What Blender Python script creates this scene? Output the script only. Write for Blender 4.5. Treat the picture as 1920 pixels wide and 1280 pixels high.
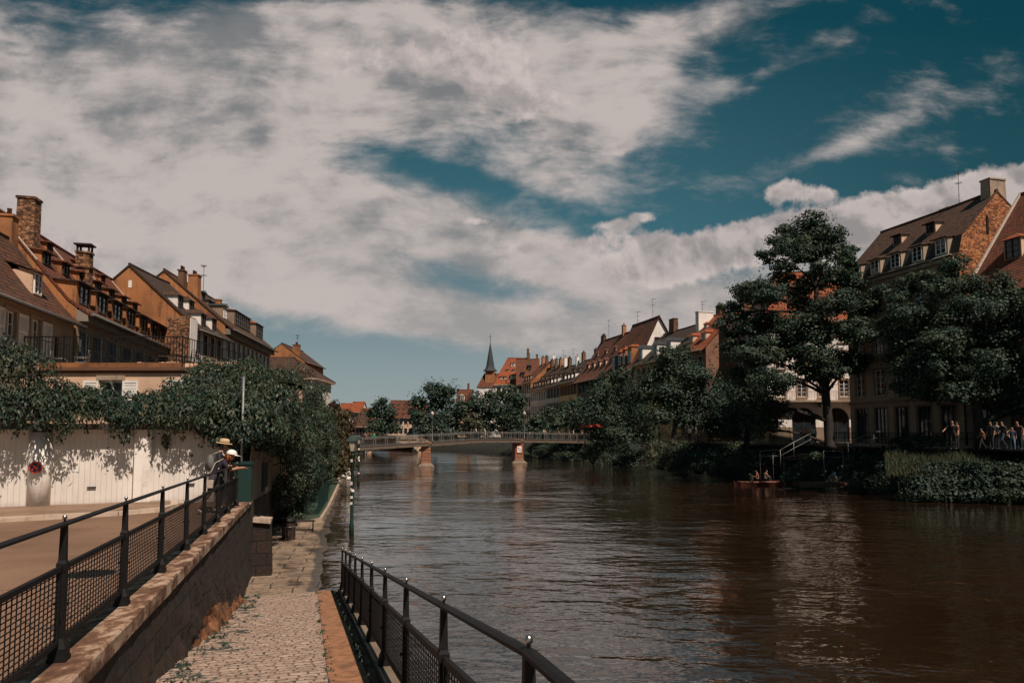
import bpy, bmesh, math, random
import numpy as np
from mathutils import Vector, Matrix
R = math.radians
for o in list(bpy.data.objects): bpy.data.objects.remove(o)
SC = bpy.context.scene
COL = SC.collection
random.seed(7)
# ------------------------------------------------------------------ camera
F, H0, EYE, PITCH = 1300.0, 812.0, 1.85, R(4.0)
SHIFT = H0 - 640 - F*math.tan(PITCH)
cam = bpy.data.cameras.new('camera'); cam.sensor_width = 36.0
cam.lens = 36.0*F/1920; cam.shift_y = SHIFT/1920; cam.clip_start = .05; cam.clip_end = 8000
camo = bpy.data.objects.new('camera', cam); COL.objects.link(camo)
camo.location = (0, 0, EYE); camo.rotation_euler = (math.pi/2 + PITCH, 0, 0)
SC.camera = camo
SUN_AZ = Vector((.575, -.818, 0)); SUN_EL = R(55)
# ------------------------------------------------------------------ node helpers
def N(nt, typ, ins=None, **kw):
    n = nt.nodes.new(typ)
    for k, v in kw.items(): setattr(n, k, v)
    for k, v in (ins or {}).items():
        if isinstance(v, bpy.types.NodeSocket): nt.links.new(v, n.inputs[k])
        else: n.inputs[k].default_value = v
    return n
def mth(nt, op, a, b=0.0, c=None, clamp=False):
    ins = {0: a, 1: b}
    if c is not None: ins[2] = c
    return N(nt, 'ShaderNodeMath', ins, operation=op, use_clamp=clamp).outputs[0]
def mix(nt, f, a, b, mode='MIX'):
    n = nt.nodes.new('ShaderNodeMix'); n.data_type = 'RGBA'; n.blend_type = mode
    for k, v in ((0, f), (6, a), (7, b)):
        if isinstance(v, bpy.types.NodeSocket): nt.links.new(v, n.inputs[k])
        else: n.inputs[k].default_value = v if k == 0 else (tuple(v) + (1,) if len(v) == 3 else v)
    return n.outputs[2]
def smooth(nt, x, a, b):
    n = nt.nodes.new('ShaderNodeMapRange'); n.interpolation_type = 'SMOOTHSTEP'
    nt.links.new(x, n.inputs[0]); n.inputs[1].default_value = a; n.inputs[2].default_value = b
    return n.outputs[0]
# ------------------------------------------------------------------ world: Nishita sky with wind-drawn cloud
W = bpy.data.worlds.new('World'); SC.world = W; W.use_nodes = True
nt = W.node_tree; nt.nodes.clear()
sky = N(nt, 'ShaderNodeTexSky', sky_type='NISHITA'); sky.sun_disc = False
sky.sun_elevation = SUN_EL; sky.sun_rotation = math.atan2(SUN_AZ.x, SUN_AZ.y)
sky.air_density = 1.0; sky.dust_density = .9; sky.ozone_density = 2.0
tc = N(nt, 'ShaderNodeTexCoord'); sx = N(nt, 'ShaderNodeSeparateXYZ', {0: tc.outputs['Generated']})
yy = mth(nt, 'MAXIMUM', mth(nt, 'ABSOLUTE', sx.outputs[1]), .15)
su = mth(nt, 'DIVIDE', sx.outputs[0], yy); sv = mth(nt, 'DIVIDE', sx.outputs[2], yy)
def blob(px, py, rx, ry, ang=0, amp=1.0):            # a patch of sky, by direction
    cu, cv = (px-960)/F, (H0-py)/F
    a = mth(nt, 'SUBTRACT', su, cu); b = mth(nt, 'SUBTRACT', sv, cv)
    ca, sa = math.cos(R(ang)), math.sin(R(ang))
    p = mth(nt, 'ADD', mth(nt, 'MULTIPLY', a, ca*F/rx), mth(nt, 'MULTIPLY', b, sa*F/rx))
    q = mth(nt, 'ADD', mth(nt, 'MULTIPLY', a, -sa*F/ry), mth(nt, 'MULTIPLY', b, ca*F/ry))
    r2 = mth(nt, 'ADD', mth(nt, 'MULTIPLY', p, p), mth(nt, 'MULTIPLY', q, q))
    return mth(nt, 'MULTIPLY', mth(nt, 'EXPONENT', mth(nt, 'MULTIPLY', r2, -1.0)), amp)
def total(bl):
    s = bl[0]
    for b in bl[1:]: s = mth(nt, 'ADD', s, b)
    return s
uv = N(nt, 'ShaderNodeCombineXYZ', {0: su, 1: sv})
warp = N(nt, 'ShaderNodeTexNoise', {'Vector': uv.outputs[0], 'Scale': 2.6, 'Detail': 3.0})
wv = N(nt, 'ShaderNodeVectorMath', {0: warp.outputs[1], 1: (.5, .5, .5)}, operation='SUBTRACT')
wv = N(nt, 'ShaderNodeVectorMath', {0: wv.outputs[0], 'Scale': .11}, operation='SCALE')
uvw = N(nt, 'ShaderNodeVectorMath', {0: uv.outputs[0], 1: wv.outputs[0]}, operation='ADD').outputs[0]
# high thin streaks (stretched noise) ...
mp = N(nt, 'ShaderNodeMapping', {'Vector': uvw, 'Rotation': (0, 0, R(12)), 'Scale': (1.0, 2.3, 1)})
st = N(nt, 'ShaderNodeTexNoise', {'Vector': mp.outputs[0], 'Scale': 3.2, 'Detail': 12.0, 'Roughness': .58, 'Distortion': .15}).outputs[0]
mp2 = N(nt, 'ShaderNodeMapping', {'Vector': uvw, 'Rotation': (0, 0, R(22)), 'Scale': (1.0, 6.0, 1), 'Location': (3.1, 1.7, 0)})
st2 = N(nt, 'ShaderNodeTexNoise', {'Vector': mp2.outputs[0], 'Scale': 3.6, 'Detail': 10.0, 'Roughness': .62}).outputs[0]
big = N(nt, 'ShaderNodeTexNoise', {'Vector': uvw, 'Scale': 2.3, 'Detail': 5.0, 'Roughness': .5}).outputs[0]
pf = N(nt, 'ShaderNodeTexNoise', {'Vector': uvw, 'Scale': 9.0, 'Detail': 13.0, 'Roughness': .58}).outputs[0]
fine = N(nt, 'ShaderNodeTexNoise', {'Vector': N(nt, 'ShaderNodeMapping', {'Vector': uvw, 'Rotation': (0, 0, R(30)), 'Scale': (1.0, 2.2, 1)}).outputs[0], 'Scale': 6.0, 'Detail': 13.0, 'Roughness': .64}).outputs[0]
mot = N(nt, 'ShaderNodeTexNoise', {'Vector': N(nt, 'ShaderNodeMapping', {'Vector': uvw, 'Rotation': (0, 0, R(18)), 'Scale': (1.0, 1.9, 1)}).outputs[0], 'Scale': 15.0, 'Detail': 10.0, 'Roughness': .6}).outputs[0]
stm = mth(nt, 'ADD', mth(nt, 'MULTIPLY', mot, .22), mth(nt, 'ADD', mth(nt, 'MULTIPLY', st, .30), mth(nt, 'ADD', mth(nt, 'MULTIPLY', st2, .22), mth(nt, 'MULTIPLY', fine, .26))))
cov = total([blob(-1500, 250, 1300, 420, 0, .42), blob(40, 300, 480, 210, -4, .46), blob(300, 200, 420, 130, 8, .22), blob(330, 400, 400, 80, -8, .30), blob(820, 110, 330, 130, 0, .34), blob(480, 500, 520, 60, -12, .30), blob(520, 60, 330, 100, 10, .20),  # first patch: unseen cloud added at far left to brighten the right-bank facades
             blob(1050, 490, 300, 46, -16, .27), blob(760, 410, 420, 60, -16, .20), blob(960, 610, 460, 34, -6, .26), blob(1480, 590, 520, 60, 4, .24), blob(1130, 190, 150, 110, 35, .26),
             blob(1320, 20, 180, 50, 20, .22), blob(1740, 150, 300, 40, 24, .07), blob(1500, 90, 260, 40, 25, .09), blob(1640, 240, 220, 26, 22, .15), blob(1500, 500, 260, 40, 10, .18),
             blob(690, 290, 170, 40, -10, -.12), blob(860, 245, 170, 50, -10, -.04), blob(560, 355, 220, 26, -14, -.16), blob(1020, 330, 200, 60, -10, .14), blob(430, 440, 200, 14, -6, -.20), blob(60, 60, 110, 34, 20, -.05), blob(640, 730, 190, 70, 0, -.30), blob(900, 330, 160, 24, -16, -.12)])
back = smooth(nt, sx.outputs[1], -.25, .05)
cov = mth(nt, 'MULTIPLY', cov, mth(nt, 'ADD', mth(nt, 'MULTIPLY', back, .9), .1))
cir = smooth(nt, mth(nt, 'ADD', stm, mth(nt, 'SUBTRACT', cov, .645)), -.12, .13)
# ... and heaped cloud below them
off = N(nt, 'ShaderNodeVectorMath', {0: uvw, 1: (.008, .020, 0)}, operation='ADD').outputs[0]
pf2 = N(nt, 'ShaderNodeTexNoise', {'Vector': off, 'Scale': 9.0, 'Detail': 6.0, 'Roughness': .56}).outputs[0]
covp = total([blob(1640, 405, 540, 50, 12, .44), blob(1480, 440, 300, 40, 8, .30), blob(1250, 495, 70, 40, 0, .36), blob(1490, 350, 60, 24, 5, .34), blob(1560, 354, 30, 16, 5, .24),
              blob(1900, 345, 180, 56, 18, .34), blob(900, 95, 170, 90, -12, .36), blob(1000, 180, 90, 40, 0, .22), blob(120, 458, 80, 26, -8, .48), blob(640, 90, 150, 60, 0, .24),
              blob(1212, 398, 30, 13, 0, .31), blob(1160, 416, 48, 16, 0, .31), blob(900, 408, 50, 12, 0, .28), blob(1040, 455, 170, 20, 5, .30), blob(1180, 262, 40, 18, 30, .28)])
covp = mth(nt, 'MULTIPLY', covp, back)
hf = N(nt, 'ShaderNodeTexNoise', {'Vector': uvw, 'Scale': 34.0, 'Detail': 8.0, 'Roughness': .6}).outputs[0]
pfh = mth(nt, 'ADD', mth(nt, 'MULTIPLY', pf, .55), mth(nt, 'MULTIPLY', hf, .45))
pd = mth(nt, 'ADD', pfh, mth(nt, 'SUBTRACT', covp, .72))
pud = smooth(nt, pd, -.04, .12)
lit = mth(nt, 'ADD', mth(nt, 'MULTIPLY', smooth(nt, mth(nt, 'SUBTRACT', pf, pf2), -.09, .09), .65), mth(nt, 'MULTIPLY', smooth(nt, pd, .26, .0), .35))
SKYS = .075
def sk(r, g_, b_): return (r/SKYS, g_/SKYS, b_/SKYS)
shd = mth(nt, 'ADD', mth(nt, 'MULTIPLY', stm, .6), mth(nt, 'ADD', mth(nt, 'MULTIPLY', big, .25), mth(nt, 'MULTIPLY', pf, .15)))
cir_c = mix(nt, smooth(nt, shd, .43, .54), mix(nt, smooth(nt, sv, .42, .10), sk(.20, .205, .21), sk(.34, .325, .32)), sk(.54, .475, .45))
cum_c = mix(nt, lit, sk(.30, .275, .27), sk(.64, .55, .52))
cs = nt.nodes.new('ShaderNodeValToRGB'); e = cs.color_ramp.elements
for k_ in range(2): e.new(.5)
for e_, (p_, c_) in zip(e, ((0.0, (.37, .36, .37)), (.17, (.27, .30, .31)), (.42, (.055, .145, .175)), (1.0, (.005, .050, .070)))): e_.position = p_; e_.color = (*c_, 1)
nt.links.new(mth(nt, 'DIVIDE', sv, .62, clamp=True), cs.inputs[0])
grad = mix(nt, 1.0, cs.outputs[0], sk(1, 1, 1), 'MULTIPLY')
tint = mix(nt, .82, mix(nt, 1.0, sky.outputs[0], (.27, .80, .76), 'MULTIPLY'), grad)
tint = mix(nt, mth(nt, 'MULTIPLY', smooth(nt, su, .1, .8), .6), tint, sk(.002, .042, .058))
c1 = mix(nt, mth(nt, 'MULTIPLY', cir, .95), tint, cir_c)
c2 = mix(nt, mth(nt, 'MULTIPLY', pud, .95), c1, cum_c)
bg = N(nt, 'ShaderNodeBackground', {0: c2, 1: SKYS})
out = N(nt, 'ShaderNodeOutputWorld', {0: bg.outputs[0]})
W.cycles.sampling_method = 'MANUAL'; W.cycles.sample_map_resolution = 512
# ------------------------------------------------------------------ sun
sun = bpy.data.lights.new('sun', 'SUN'); sun.energy = 5.0; sun.angle = R(.5); sun.color = (1, .84, .71)
suno = bpy.data.objects.new('sun', sun); COL.objects.link(suno)
LDIR = Vector((-SUN_AZ.x*math.cos(SUN_EL), -SUN_AZ.y*math.cos(SUN_EL), -math.sin(SUN_EL)))
suno.rotation_euler = LDIR.to_track_quat('-Z', 'Y').to_euler(); suno.location = (20, -30, 60)
SC.view_settings.view_transform = 'Standard'; SC.view_settings.look = 'None'
SC.view_settings.exposure = 0.0; SC.view_settings.gamma = 1.0
SC.cycles.max_bounces = 6; SC.cycles.diffuse_bounces = 2; SC.cycles.glossy_bounces = 3
SC.cycles.transmission_bounces = 3; SC.cycles.transparent_max_bounces = 6
# ------------------------------------------------------------------ geometry helpers
def ray(px, py):
    xc = (px-960)/F; yc = (640+SHIFT-py)/F
    return Vector((xc, math.cos(PITCH)-yc*math.sin(PITCH), math.sin(PITCH)+yc*math.cos(PITCH)))
def at(px, py, Y):                                   # the point at distance Y seen in that direction
    d = ray(px, py); return Vector((0, 0, EYE)) + d*(Y/d.y)
def gnd(px, py, z):
    d = ray(px, py); return Vector((0, 0, EYE)) + d*((z-EYE)/d.z)
class MB:
    def __init__(s): s.v = []; s.f = []; s.m = []; s.uv = []; s.sm = []
    def face(s, pts, mi=0, uv=None, sm=False):
        b = len(s.v); s.v += [tuple(p) for p in pts]; s.f.append(tuple(range(b, b+len(pts))))
        s.m.append(mi); s.uv.append(uv); s.sm.append(sm)
    def grid(s, rows, mi=0, close=False, sm=True):   # rows of rings
        b = len(s.v); n = len(rows[0])
        for r in rows: s.v += [tuple(p) for p in r]
        for i in range(len(rows)-1):
            for j in range(n if close else n-1):
                k = (j+1) % n
                s.f.append((b+i*n+j, b+i*n+k, b+(i+1)*n+k, b+(i+1)*n+j)); s.m.append(mi); s.uv.append(None); s.sm.append(sm)
    def box(s, x0, x1, y0, y1, z0, z1, mi=0, M=None):
        c = [Vector((x, y, z)) for z in (z0, z1) for y in (y0, y1) for x in (x0, x1)]
        if M is not None: c = [M @ p for p in c]
        for f in ((0, 2, 3, 1), (4, 5, 7, 6), (0, 1, 5, 4), (2, 6, 7, 3), (0, 4, 6, 2), (1, 3, 7, 5)):
            s.face([c[i] for i in f], mi)
    def bar(s, a, b, w, h, mi=0, up=Vector((0, 0, 1))):   # a beam from a to b
        a, b = Vector(a), Vector(b); d = (b-a)
        if d.length < 1e-6: return
        d.normalize(); sd = d.cross(up)
        if sd.length < 1e-4: sd = d.cross(Vector((0, 1, 0)))
        sd.normalize(); u = sd.cross(d)
        ra = [a+sd*x*w/2+u*y*h/2 for x, y in ((-1, -1), (1, -1), (1, 1), (-1, 1))]
        rb = [p+(b-a) for p in ra]
        for i in range(4): s.face([ra[i], ra[(i+1) % 4], rb[(i+1) % 4], rb[i]], mi)
        s.face(ra[::-1], mi); s.face(rb, mi)
    def tube(s, pts, rad, n=6, mi=0, caps=True):
        pts = [Vector(p) for p in pts]; rows = []
        if not hasattr(rad, '__len__'): rad = [rad]*len(pts)
        ref = None
        for i, p in enumerate(pts):
            d = (pts[min(i+1, len(pts)-1)]-pts[max(i-1, 0)]).normalized()
            if ref is None: ref = d.orthogonal().normalized()
            ref = (ref - d*ref.dot(d)).normalized(); q = d.cross(ref)
            rows.append([p+(ref*math.cos(2*math.pi*k/n)+q*math.sin(2*math.pi*k/n))*rad[i] for k in range(n)])
        s.grid(rows, mi, True)
        if caps: s.face(rows[0][::-1], mi); s.face(rows[-1], mi)
    def lathe(s, c, prof, n=12, mi=0, rot=0, sm=True, sq=1.0):
        rows = [[Vector((c[0]+r*math.cos(rot+2*math.pi*k/n), c[1]+sq*r*math.sin(rot+2*math.pi*k/n), c[2]+z)) for k in range(n)] for r, z in prof]
        s.grid(rows, mi, True, sm)
        s.face(rows[0][::-1], mi); s.face(rows[-1], mi)
    def build(s, name, mats, parent=None, world=False, jit=0, seed=0):
        me = bpy.data.meshes.new(name)
        v = s.v
        if jit:
            rg = random.Random(seed); d = {}
            def jj(p):
                k = (round(p[0], 3), round(p[1], 3), round(p[2], 3))
                if k not in d: d[k] = tuple(c+rg.uniform(-jit, jit) for c in p)
                return d[k]
            v = [jj(p) for p in v]
        if parent is not None and world:
            iv = wmat(parent).inverted(); v = [tuple(iv @ Vector(p)) for p in v]
        me.from_pydata(v, [], s.f)
        if not isinstance(mats, (list, tuple)): mats = [mats]
        for m in mats: me.materials.append(m)
        me.polygons.foreach_set('material_index', s.m); me.polygons.foreach_set('use_smooth', s.sm)
        if any(u is not None for u in s.uv):
            ul = me.uv_layers.new(name='uv'); k = 0; fl = []
            for f, u in zip(s.f, s.uv):
                for i in range(len(f)): fl += list(u[i]) if u is not None else [s.v[f[i]][0]+s.v[f[i]][1], s.v[f[i]][2]]
            ul.data.foreach_set('uv', fl)
        bm = bmesh.new(); bm.from_mesh(me)
        bmesh.ops.remove_doubles(bm, verts=bm.verts, dist=1e-5) if len(s.v) < 60000 else None
        bmesh.ops.recalc_face_normals(bm, faces=bm.faces) if len(s.v) < 60000 else None
        bm.to_mesh(me); bm.free()
        return link(name, me, parent)
PM = {}
def wmat(o): return PM[o.name] if o.name in PM else wmat(o.parent)
def link(name, me, parent=None):
    o = bpy.data.objects.new(name, me); COL.objects.link(o)
    if parent is not None: o.parent = parent
    return o
def empty(name, loc=(0, 0, 0), rz=0.0):
    o = bpy.data.objects.new(name, None); COL.objects.link(o)
    o.location = loc; o.rotation_euler = (0, 0, rz); o.empty_display_size = .2
    PM[o.name] = Matrix.Translation(loc) @ Matrix.Rotation(rz, 4, 'Z')
    return o
def tag(o, label, cat, group=None):
    o['label'] = label; o['category'] = cat
    if group: o['group'] = group
    return o
def struct(o, kind='structure'): o['kind'] = kind; return o
def thing(name, label, cat, loc=(0, 0, 0), rz=0.0, group=None): return tag(empty(name, loc, rz), label, cat, group)
def dup(o, loc=None, rz=None, parent=None, label=None):
    c = o.copy(); COL.objects.link(c)
    if parent is not None: c.parent = parent
    if loc is not None: c.location = loc
    if rz is not None: c.rotation_euler = (0, 0, rz)
    if label: c['label'] = label
    for ch in list(o.children): dup(ch, parent=c)
    if parent is None: PM[c.name] = Matrix.Translation(c.location) @ Matrix.Rotation(c.rotation_euler.z, 4, 'Z')
    return c
# ------------------------------------------------------------------ materials
def newmat(name):
    m = bpy.data.materials.new(name); m.use_nodes = True; nt = m.node_tree; nt.nodes.clear()
    o = N(nt, 'ShaderNodeOutputMaterial'); p = N(nt, 'ShaderNodeBsdfPrincipled'); nt.links.new(p.outputs[0], o.inputs[0])
    return m, nt, p
def rgba(c): return tuple(c) + (1,)
def ramp(nt, f, stops):
    n = nt.nodes.new('ShaderNodeValToRGB'); e = n.color_ramp.elements
    while len(e) < len(stops): e.new(.5)
    for i, (p, c) in enumerate(stops): e[i].position = p; e[i].color = rgba(c)
    nt.links.new(f, n.inputs[0]); return n.outputs[0]
def objco(nt, scale=None):
    c = N(nt, 'ShaderNodeTexCoord').outputs['Object']
    if scale: c = N(nt, 'ShaderNodeMapping', {'Vector': c, 'Scale': scale}).outputs[0]
    return c
def noise(nt, vec, sc, det=6.0, ro=.55, out=0): return N(nt, 'ShaderNodeTexNoise', {'Vector': vec, 'Scale': sc, 'Detail': det, 'Roughness': ro}).outputs[out]
def bump(nt, p, h, st, dist=.02): nt.links.new(N(nt, 'ShaderNodeBump', {'Height': h, 'Strength': st, 'Distance': dist}).outputs[0], p.inputs['Normal'])
def plaster(name, c, var=.25, dirt=(.10, .06, .04), dirtamt=.5, rough=.85, sc=.6):
    """painted or limewashed wall: mottling, rain streaks, stains"""
    m, nt, p = newmat(name); co = objco(nt)
    n1 = noise(nt, co, sc, 8); n2 = noise(nt, objco(nt, (2.2, 2.2, .25)), 1.5, 6); n3 = noise(nt, co, 7, 8, .65)
    d = tuple(x*(1-var) for x in c); l = tuple(min(1, x*(1+var*.6)) for x in c)
    base = ramp(nt, n1, [(.38, d), (.5, c), (.62, l)])
    st = smooth(nt, mth(nt, 'ADD', mth(nt, 'MULTIPLY', n2, .65), mth(nt, 'MULTIPLY', n3, .35)), .50, .64)
    nt.links.new(mix(nt, mth(nt, 'MULTIPLY', st, dirtamt), base, dirt), p.inputs['Base Color'])
    p.inputs['Roughness'].default_value = rough; bump(nt, p, n3, .35, .02)
    return m
def plain(name, c, rough=.6, metal=0.0, var=.2, sc=6.0, spec=.5):
    m, nt, p = newmat(name); n1 = noise(nt, objco(nt), sc, 6)
    nt.links.new(ramp(nt, n1, [(.3, tuple(x*(1-var) for x in c)), (.7, tuple(min(1, x*(1+var)) for x in c))]), p.inputs['Base Color'])
    p.inputs['Roughness'].default_value = rough; p.inputs['Metallic'].default_value = metal
    p.inputs['Specular IOR Level'].default_value = spec
    return m
def tiles(name, cols, w=.24, h=.30, moss=(.05, .04, .025), mossamt=.5):
    """clay roof tiles laid in courses along the slope (uv in metres)"""
    m, nt, p = newmat(name); uvn = N(nt, 'ShaderNodeTexCoord').outputs['UV']
    wob = noise(nt, uvn, 1.3, 4, .5, 1)
    wv = N(nt, 'ShaderNodeVectorMath', {0: wob, 'Scale': .10}, operation='SCALE').outputs[0]
    v = N(nt, 'ShaderNodeVectorMath', {0: uvn, 1: wv}, operation='ADD').outputs[0]
    b = N(nt, 'ShaderNodeTexBrick', {'Vector': v, 'Color1': rgba((0, 0, 0)), 'Color2': rgba((1, 1, 1)), 'Mortar': rgba((.5, .5, .5)), 'Scale': 1.0,
          'Mortar Size': .022, 'Mortar Smooth': .3, 'Brick Width': w, 'Row Height': h}, offset=.5)
    base = ramp(nt, b.outputs[0], [(0, cols[0]), (.5, cols[1]), (1, cols[2])])
    n1 = noise(nt, uvn, .45, 8, .6); n2 = noise(nt, uvn, 3.0, 6, .6)
    base = mix(nt, mth(nt, 'MULTIPLY', smooth(nt, n1, .48, .68), mossamt), base, moss)
    base = mix(nt, mth(nt, 'MULTIPLY', smooth(nt, n2, .5, .75), .4), base, tuple(x*.4 for x in cols[0]))
    sep = N(nt, 'ShaderNodeSeparateXYZ', {0: v})
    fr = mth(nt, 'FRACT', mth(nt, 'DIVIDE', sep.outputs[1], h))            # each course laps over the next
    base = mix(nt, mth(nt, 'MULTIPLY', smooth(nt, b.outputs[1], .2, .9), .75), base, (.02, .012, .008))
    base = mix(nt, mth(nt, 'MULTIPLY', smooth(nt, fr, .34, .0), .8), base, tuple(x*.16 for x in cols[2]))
    nt.links.new(base, p.inputs['Base Color']); p.inputs['Roughness'].default_value = .8
    hh = mth(nt, 'SUBTRACT', mth(nt, 'MULTIPLY', mth(nt, 'SUBTRACT', 1.0, fr), .6), mth(nt, 'MULTIPLY', b.outputs[1], .7))
    bump(nt, p, mth(nt, 'ADD', hh, mth(nt, 'MULTIPLY', n2, .5)), .9, .05)
    return m
def masonry(name, c1, c2, mortar, w, h, ms=.02, co='Object', rot=(0, 0, 0), irr=.06, rough=.85, patches=None, bmp=.8, axes=None, moss=None, rowshift=False, wsc=2.2):
    m, nt, p = newmat(name); v = N(nt, 'ShaderNodeTexCoord').outputs[co]
    if axes == 'side':                                                      # wall seen from any side: use x+y as run, z as rise
        s = N(nt, 'ShaderNodeSeparateXYZ', {0: v}); v = N(nt, 'ShaderNodeCombineXYZ', {0: mth(nt, 'ADD', s.outputs[0], s.outputs[1]), 1: s.outputs[2]}).outputs[0]
    v0 = v
    if rowshift:
        s = N(nt, 'ShaderNodeSeparateXYZ', {0: v}); wn = N(nt, 'ShaderNodeTexWhiteNoise', {'W': mth(nt, 'FLOOR', mth(nt, 'DIVIDE', s.outputs[1], h))}, noise_dimensions='1D').outputs[0]
        v = N(nt, 'ShaderNodeCombineXYZ', {0: mth(nt, 'ADD', s.outputs[0], mth(nt, 'MULTIPLY', wn, w)), 1: s.outputs[1]}).outputs[0]
    wob = noise(nt, v, wsc, 4, .5, 1)
    wv = N(nt, 'ShaderNodeVectorMath', {0: wob, 'Scale': irr}, operation='SCALE').outputs[0]
    v = N(nt, 'ShaderNodeVectorMath', {0: v, 1: wv}, operation='ADD').outputs[0]
    b = N(nt, 'ShaderNodeTexBrick', {'Vector': v, 'Color1': rgba((0, 0, 0)), 'Color2': rgba((1, 1, 1)), 'Mortar': rgba((.5, .5, .5)), 'Scale': 1.0,
          'Mortar Size': ms, 'Mortar Smooth': .4, 'Brick Width': w, 'Row Height': h}, offset=.5)
    base = ramp(nt, b.outputs[0], [(0, c1), (1, c2)])
    n1 = noise(nt, v0, 1.1, 8, .62); n2 = noise(nt, v0, 9, 8, .65)
    base = mix(nt, .5, base, ramp(nt, n2, [(.36, tuple(x*.35 for x in c1)), (.64, tuple(min(1, x*1.3) for x in c2))]))
    if patches: base = mix(nt, mth(nt, 'MULTIPLY', smooth(nt, n1, .5, .64), .85), base, patches)
    base = mix(nt, smooth(nt, b.outputs[1], .15, .85), base, mortar)
    if moss:
        n3 = noise(nt, v0, 2.3, 9, .7); lf = smooth(nt, N(nt, 'ShaderNodeSeparateXYZ', {0: v0}).outputs[0], -.2, -1.7)
        base = mix(nt, smooth(nt, mth(nt, 'ADD', n3, mth(nt, 'ADD', mth(nt, 'MULTIPLY', b.outputs[1], .07), mth(nt, 'MULTIPLY', lf, .10))), .61, .68), base, moss)
    nt.links.new(base, p.inputs['Base Color']); p.inputs['Roughness'].default_value = rough
    bump(nt, p, mth(nt, 'SUBTRACT', mth(nt, 'MULTIPLY', n2, .6), b.outputs[1]), bmp, .03)
    return m
def foliage(name, cols, trans=.28, rough=.6):
    m, nt, p = newmat(name); g = N(nt, 'ShaderNodeNewGeometry')
    base = ramp(nt, g.outputs['Random Per Island'], [(0, cols[0]), (.45, cols[1]), (.85, cols[2]), (1, cols[3] if len(cols) > 3 else cols[2])])
    nz = noise(nt, objco(nt), .55, 3); base = mix(nt, mth(nt, 'MULTIPLY', smooth(nt, nz, .42, .66), .5), base, tuple(a*b_ for a, b_ in zip(cols[2], (1.25, 1.0, .75))))
    nt.links.new(base, p.inputs['Base Color']); p.inputs['Roughness'].default_value = rough; p.inputs['Specular IOR Level'].default_value = .30
    t = N(nt, 'ShaderNodeBsdfTranslucent', {0: base}); ms = N(nt, 'ShaderNodeMixShader', {0: trans, 1: p.outputs[0], 2: t.outputs[0]})
    nt.links.new(ms.outputs[0], [n for n in nt.nodes if n.type == 'OUTPUT_MATERIAL'][0].inputs[0])
    return m
def glassy(name, c=(.012, .016, .02), rough=.06):
    m, nt, p = newmat(name); n = noise(nt, objco(nt), 1.7, 2)
    nt.links.new(ramp(nt, n, [(.3, c), (.7, tuple(x*2 for x in c))]), p.inputs['Base Color']); p.inputs['Roughness'].default_value = rough
    p.inputs['Specular IOR Level'].default_value = .5; bump(nt, p, n, .05, .02); return m

MAT = {}
MAT['cream'] = plaster('cream_render', (.62, .42, .29), .12, dirtamt=.2)
MAT['ochre'] = plaster('ochre_render', (.33, .135, .050), .38, (.075, .03, .014), .65, sc=.35)
MAT['beige'] = plaster('beige_render', (.36, .27, .19), .15, dirtamt=.3)
MAT['yellow'] = plaster('yellow_render', (.34, .20, .085), .15, dirtamt=.3)
MAT['white'] = plaster('white_render', (.78, .73, .68), .10, (.25, .2, .16), .35)
MAT['greywall'] = plaster('grey_render', (.20, .17, .14), .2, dirtamt=.35)
MAT['rose'] = plaster('rose_render', (.22, .11, .07), .2, dirtamt=.4)
MAT['brownwall'] = plaster('brown_render', (.13, .06, .032), .25, dirtamt=.5)
MAT['taupe'] = plaster('taupe_render', (.25, .185, .13), .15, dirtamt=.3)  # plain taupe wall colour
MAT['garage'] = None
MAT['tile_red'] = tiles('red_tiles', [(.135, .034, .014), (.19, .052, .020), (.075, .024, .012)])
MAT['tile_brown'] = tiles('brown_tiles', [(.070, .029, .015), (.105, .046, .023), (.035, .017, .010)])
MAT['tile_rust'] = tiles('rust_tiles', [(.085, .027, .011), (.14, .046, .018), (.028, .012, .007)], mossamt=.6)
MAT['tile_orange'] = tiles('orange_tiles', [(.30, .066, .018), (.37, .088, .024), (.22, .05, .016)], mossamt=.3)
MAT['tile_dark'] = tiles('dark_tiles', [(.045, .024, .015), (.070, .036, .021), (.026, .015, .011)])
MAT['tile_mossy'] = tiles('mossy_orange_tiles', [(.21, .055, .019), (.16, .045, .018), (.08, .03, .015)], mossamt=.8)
MAT['slate'] = tiles('slate', [(.03, .038, .042), (.04, .05, .055), (.022, .028, .03)], .3, .2, mossamt=.2)
MAT['brick_old'] = masonry('old_brick', (.22, .07, .024), (.42, .17, .06), (.15, .08, .045), .42, .20, .03, axes='side', irr=.2, patches=(.055, .026, .015))
MAT['brick_chim'] = masonry('chimney_brick', (.15, .062, .028), (.25, .12, .055), (.10, .06, .035), .26, .08, .012, axes='side', patches=(.045, .028, .02))
MAT['sandstone'] = masonry('red_sandstone', (.27, .11, .06), (.33, .15, .085), (.13, .06, .04), .9, .42, .02, axes='side', irr=.02)
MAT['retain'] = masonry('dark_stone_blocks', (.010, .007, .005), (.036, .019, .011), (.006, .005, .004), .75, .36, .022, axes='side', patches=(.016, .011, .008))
MAT['whitewood'] = plain('white_painted_wood', (.80, .76, .71), .55, var=.08)
MAT['darkwood'] = plain('dark_wood', (.035, .022, .016), .6)
MAT['bluewood'] = plain('blue_grey_painted_wood', (.035, .055, .065), .55)
MAT['wood'] = plain('weathered_wood', (.15, .075, .042), .75)
MAT['stone'] = plaster('pale_stone', (.36, .27, .20), .2, dirtamt=.4)
MAT['pinkstone'] = plaster('pink_sandstone_trim', (.30, .14, .085), .2, dirtamt=.3)
MAT['iron'] = plain('black_painted_iron', (.009, .0085, .009), .6, .0, .3, 20, .22)
MAT['steel'] = plain('bright_steel', (.55, .5, .46), .3, 1.0)
MAT['zinc'] = plain('zinc_sheet', (.20, .20, .19), .5, .3)
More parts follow.
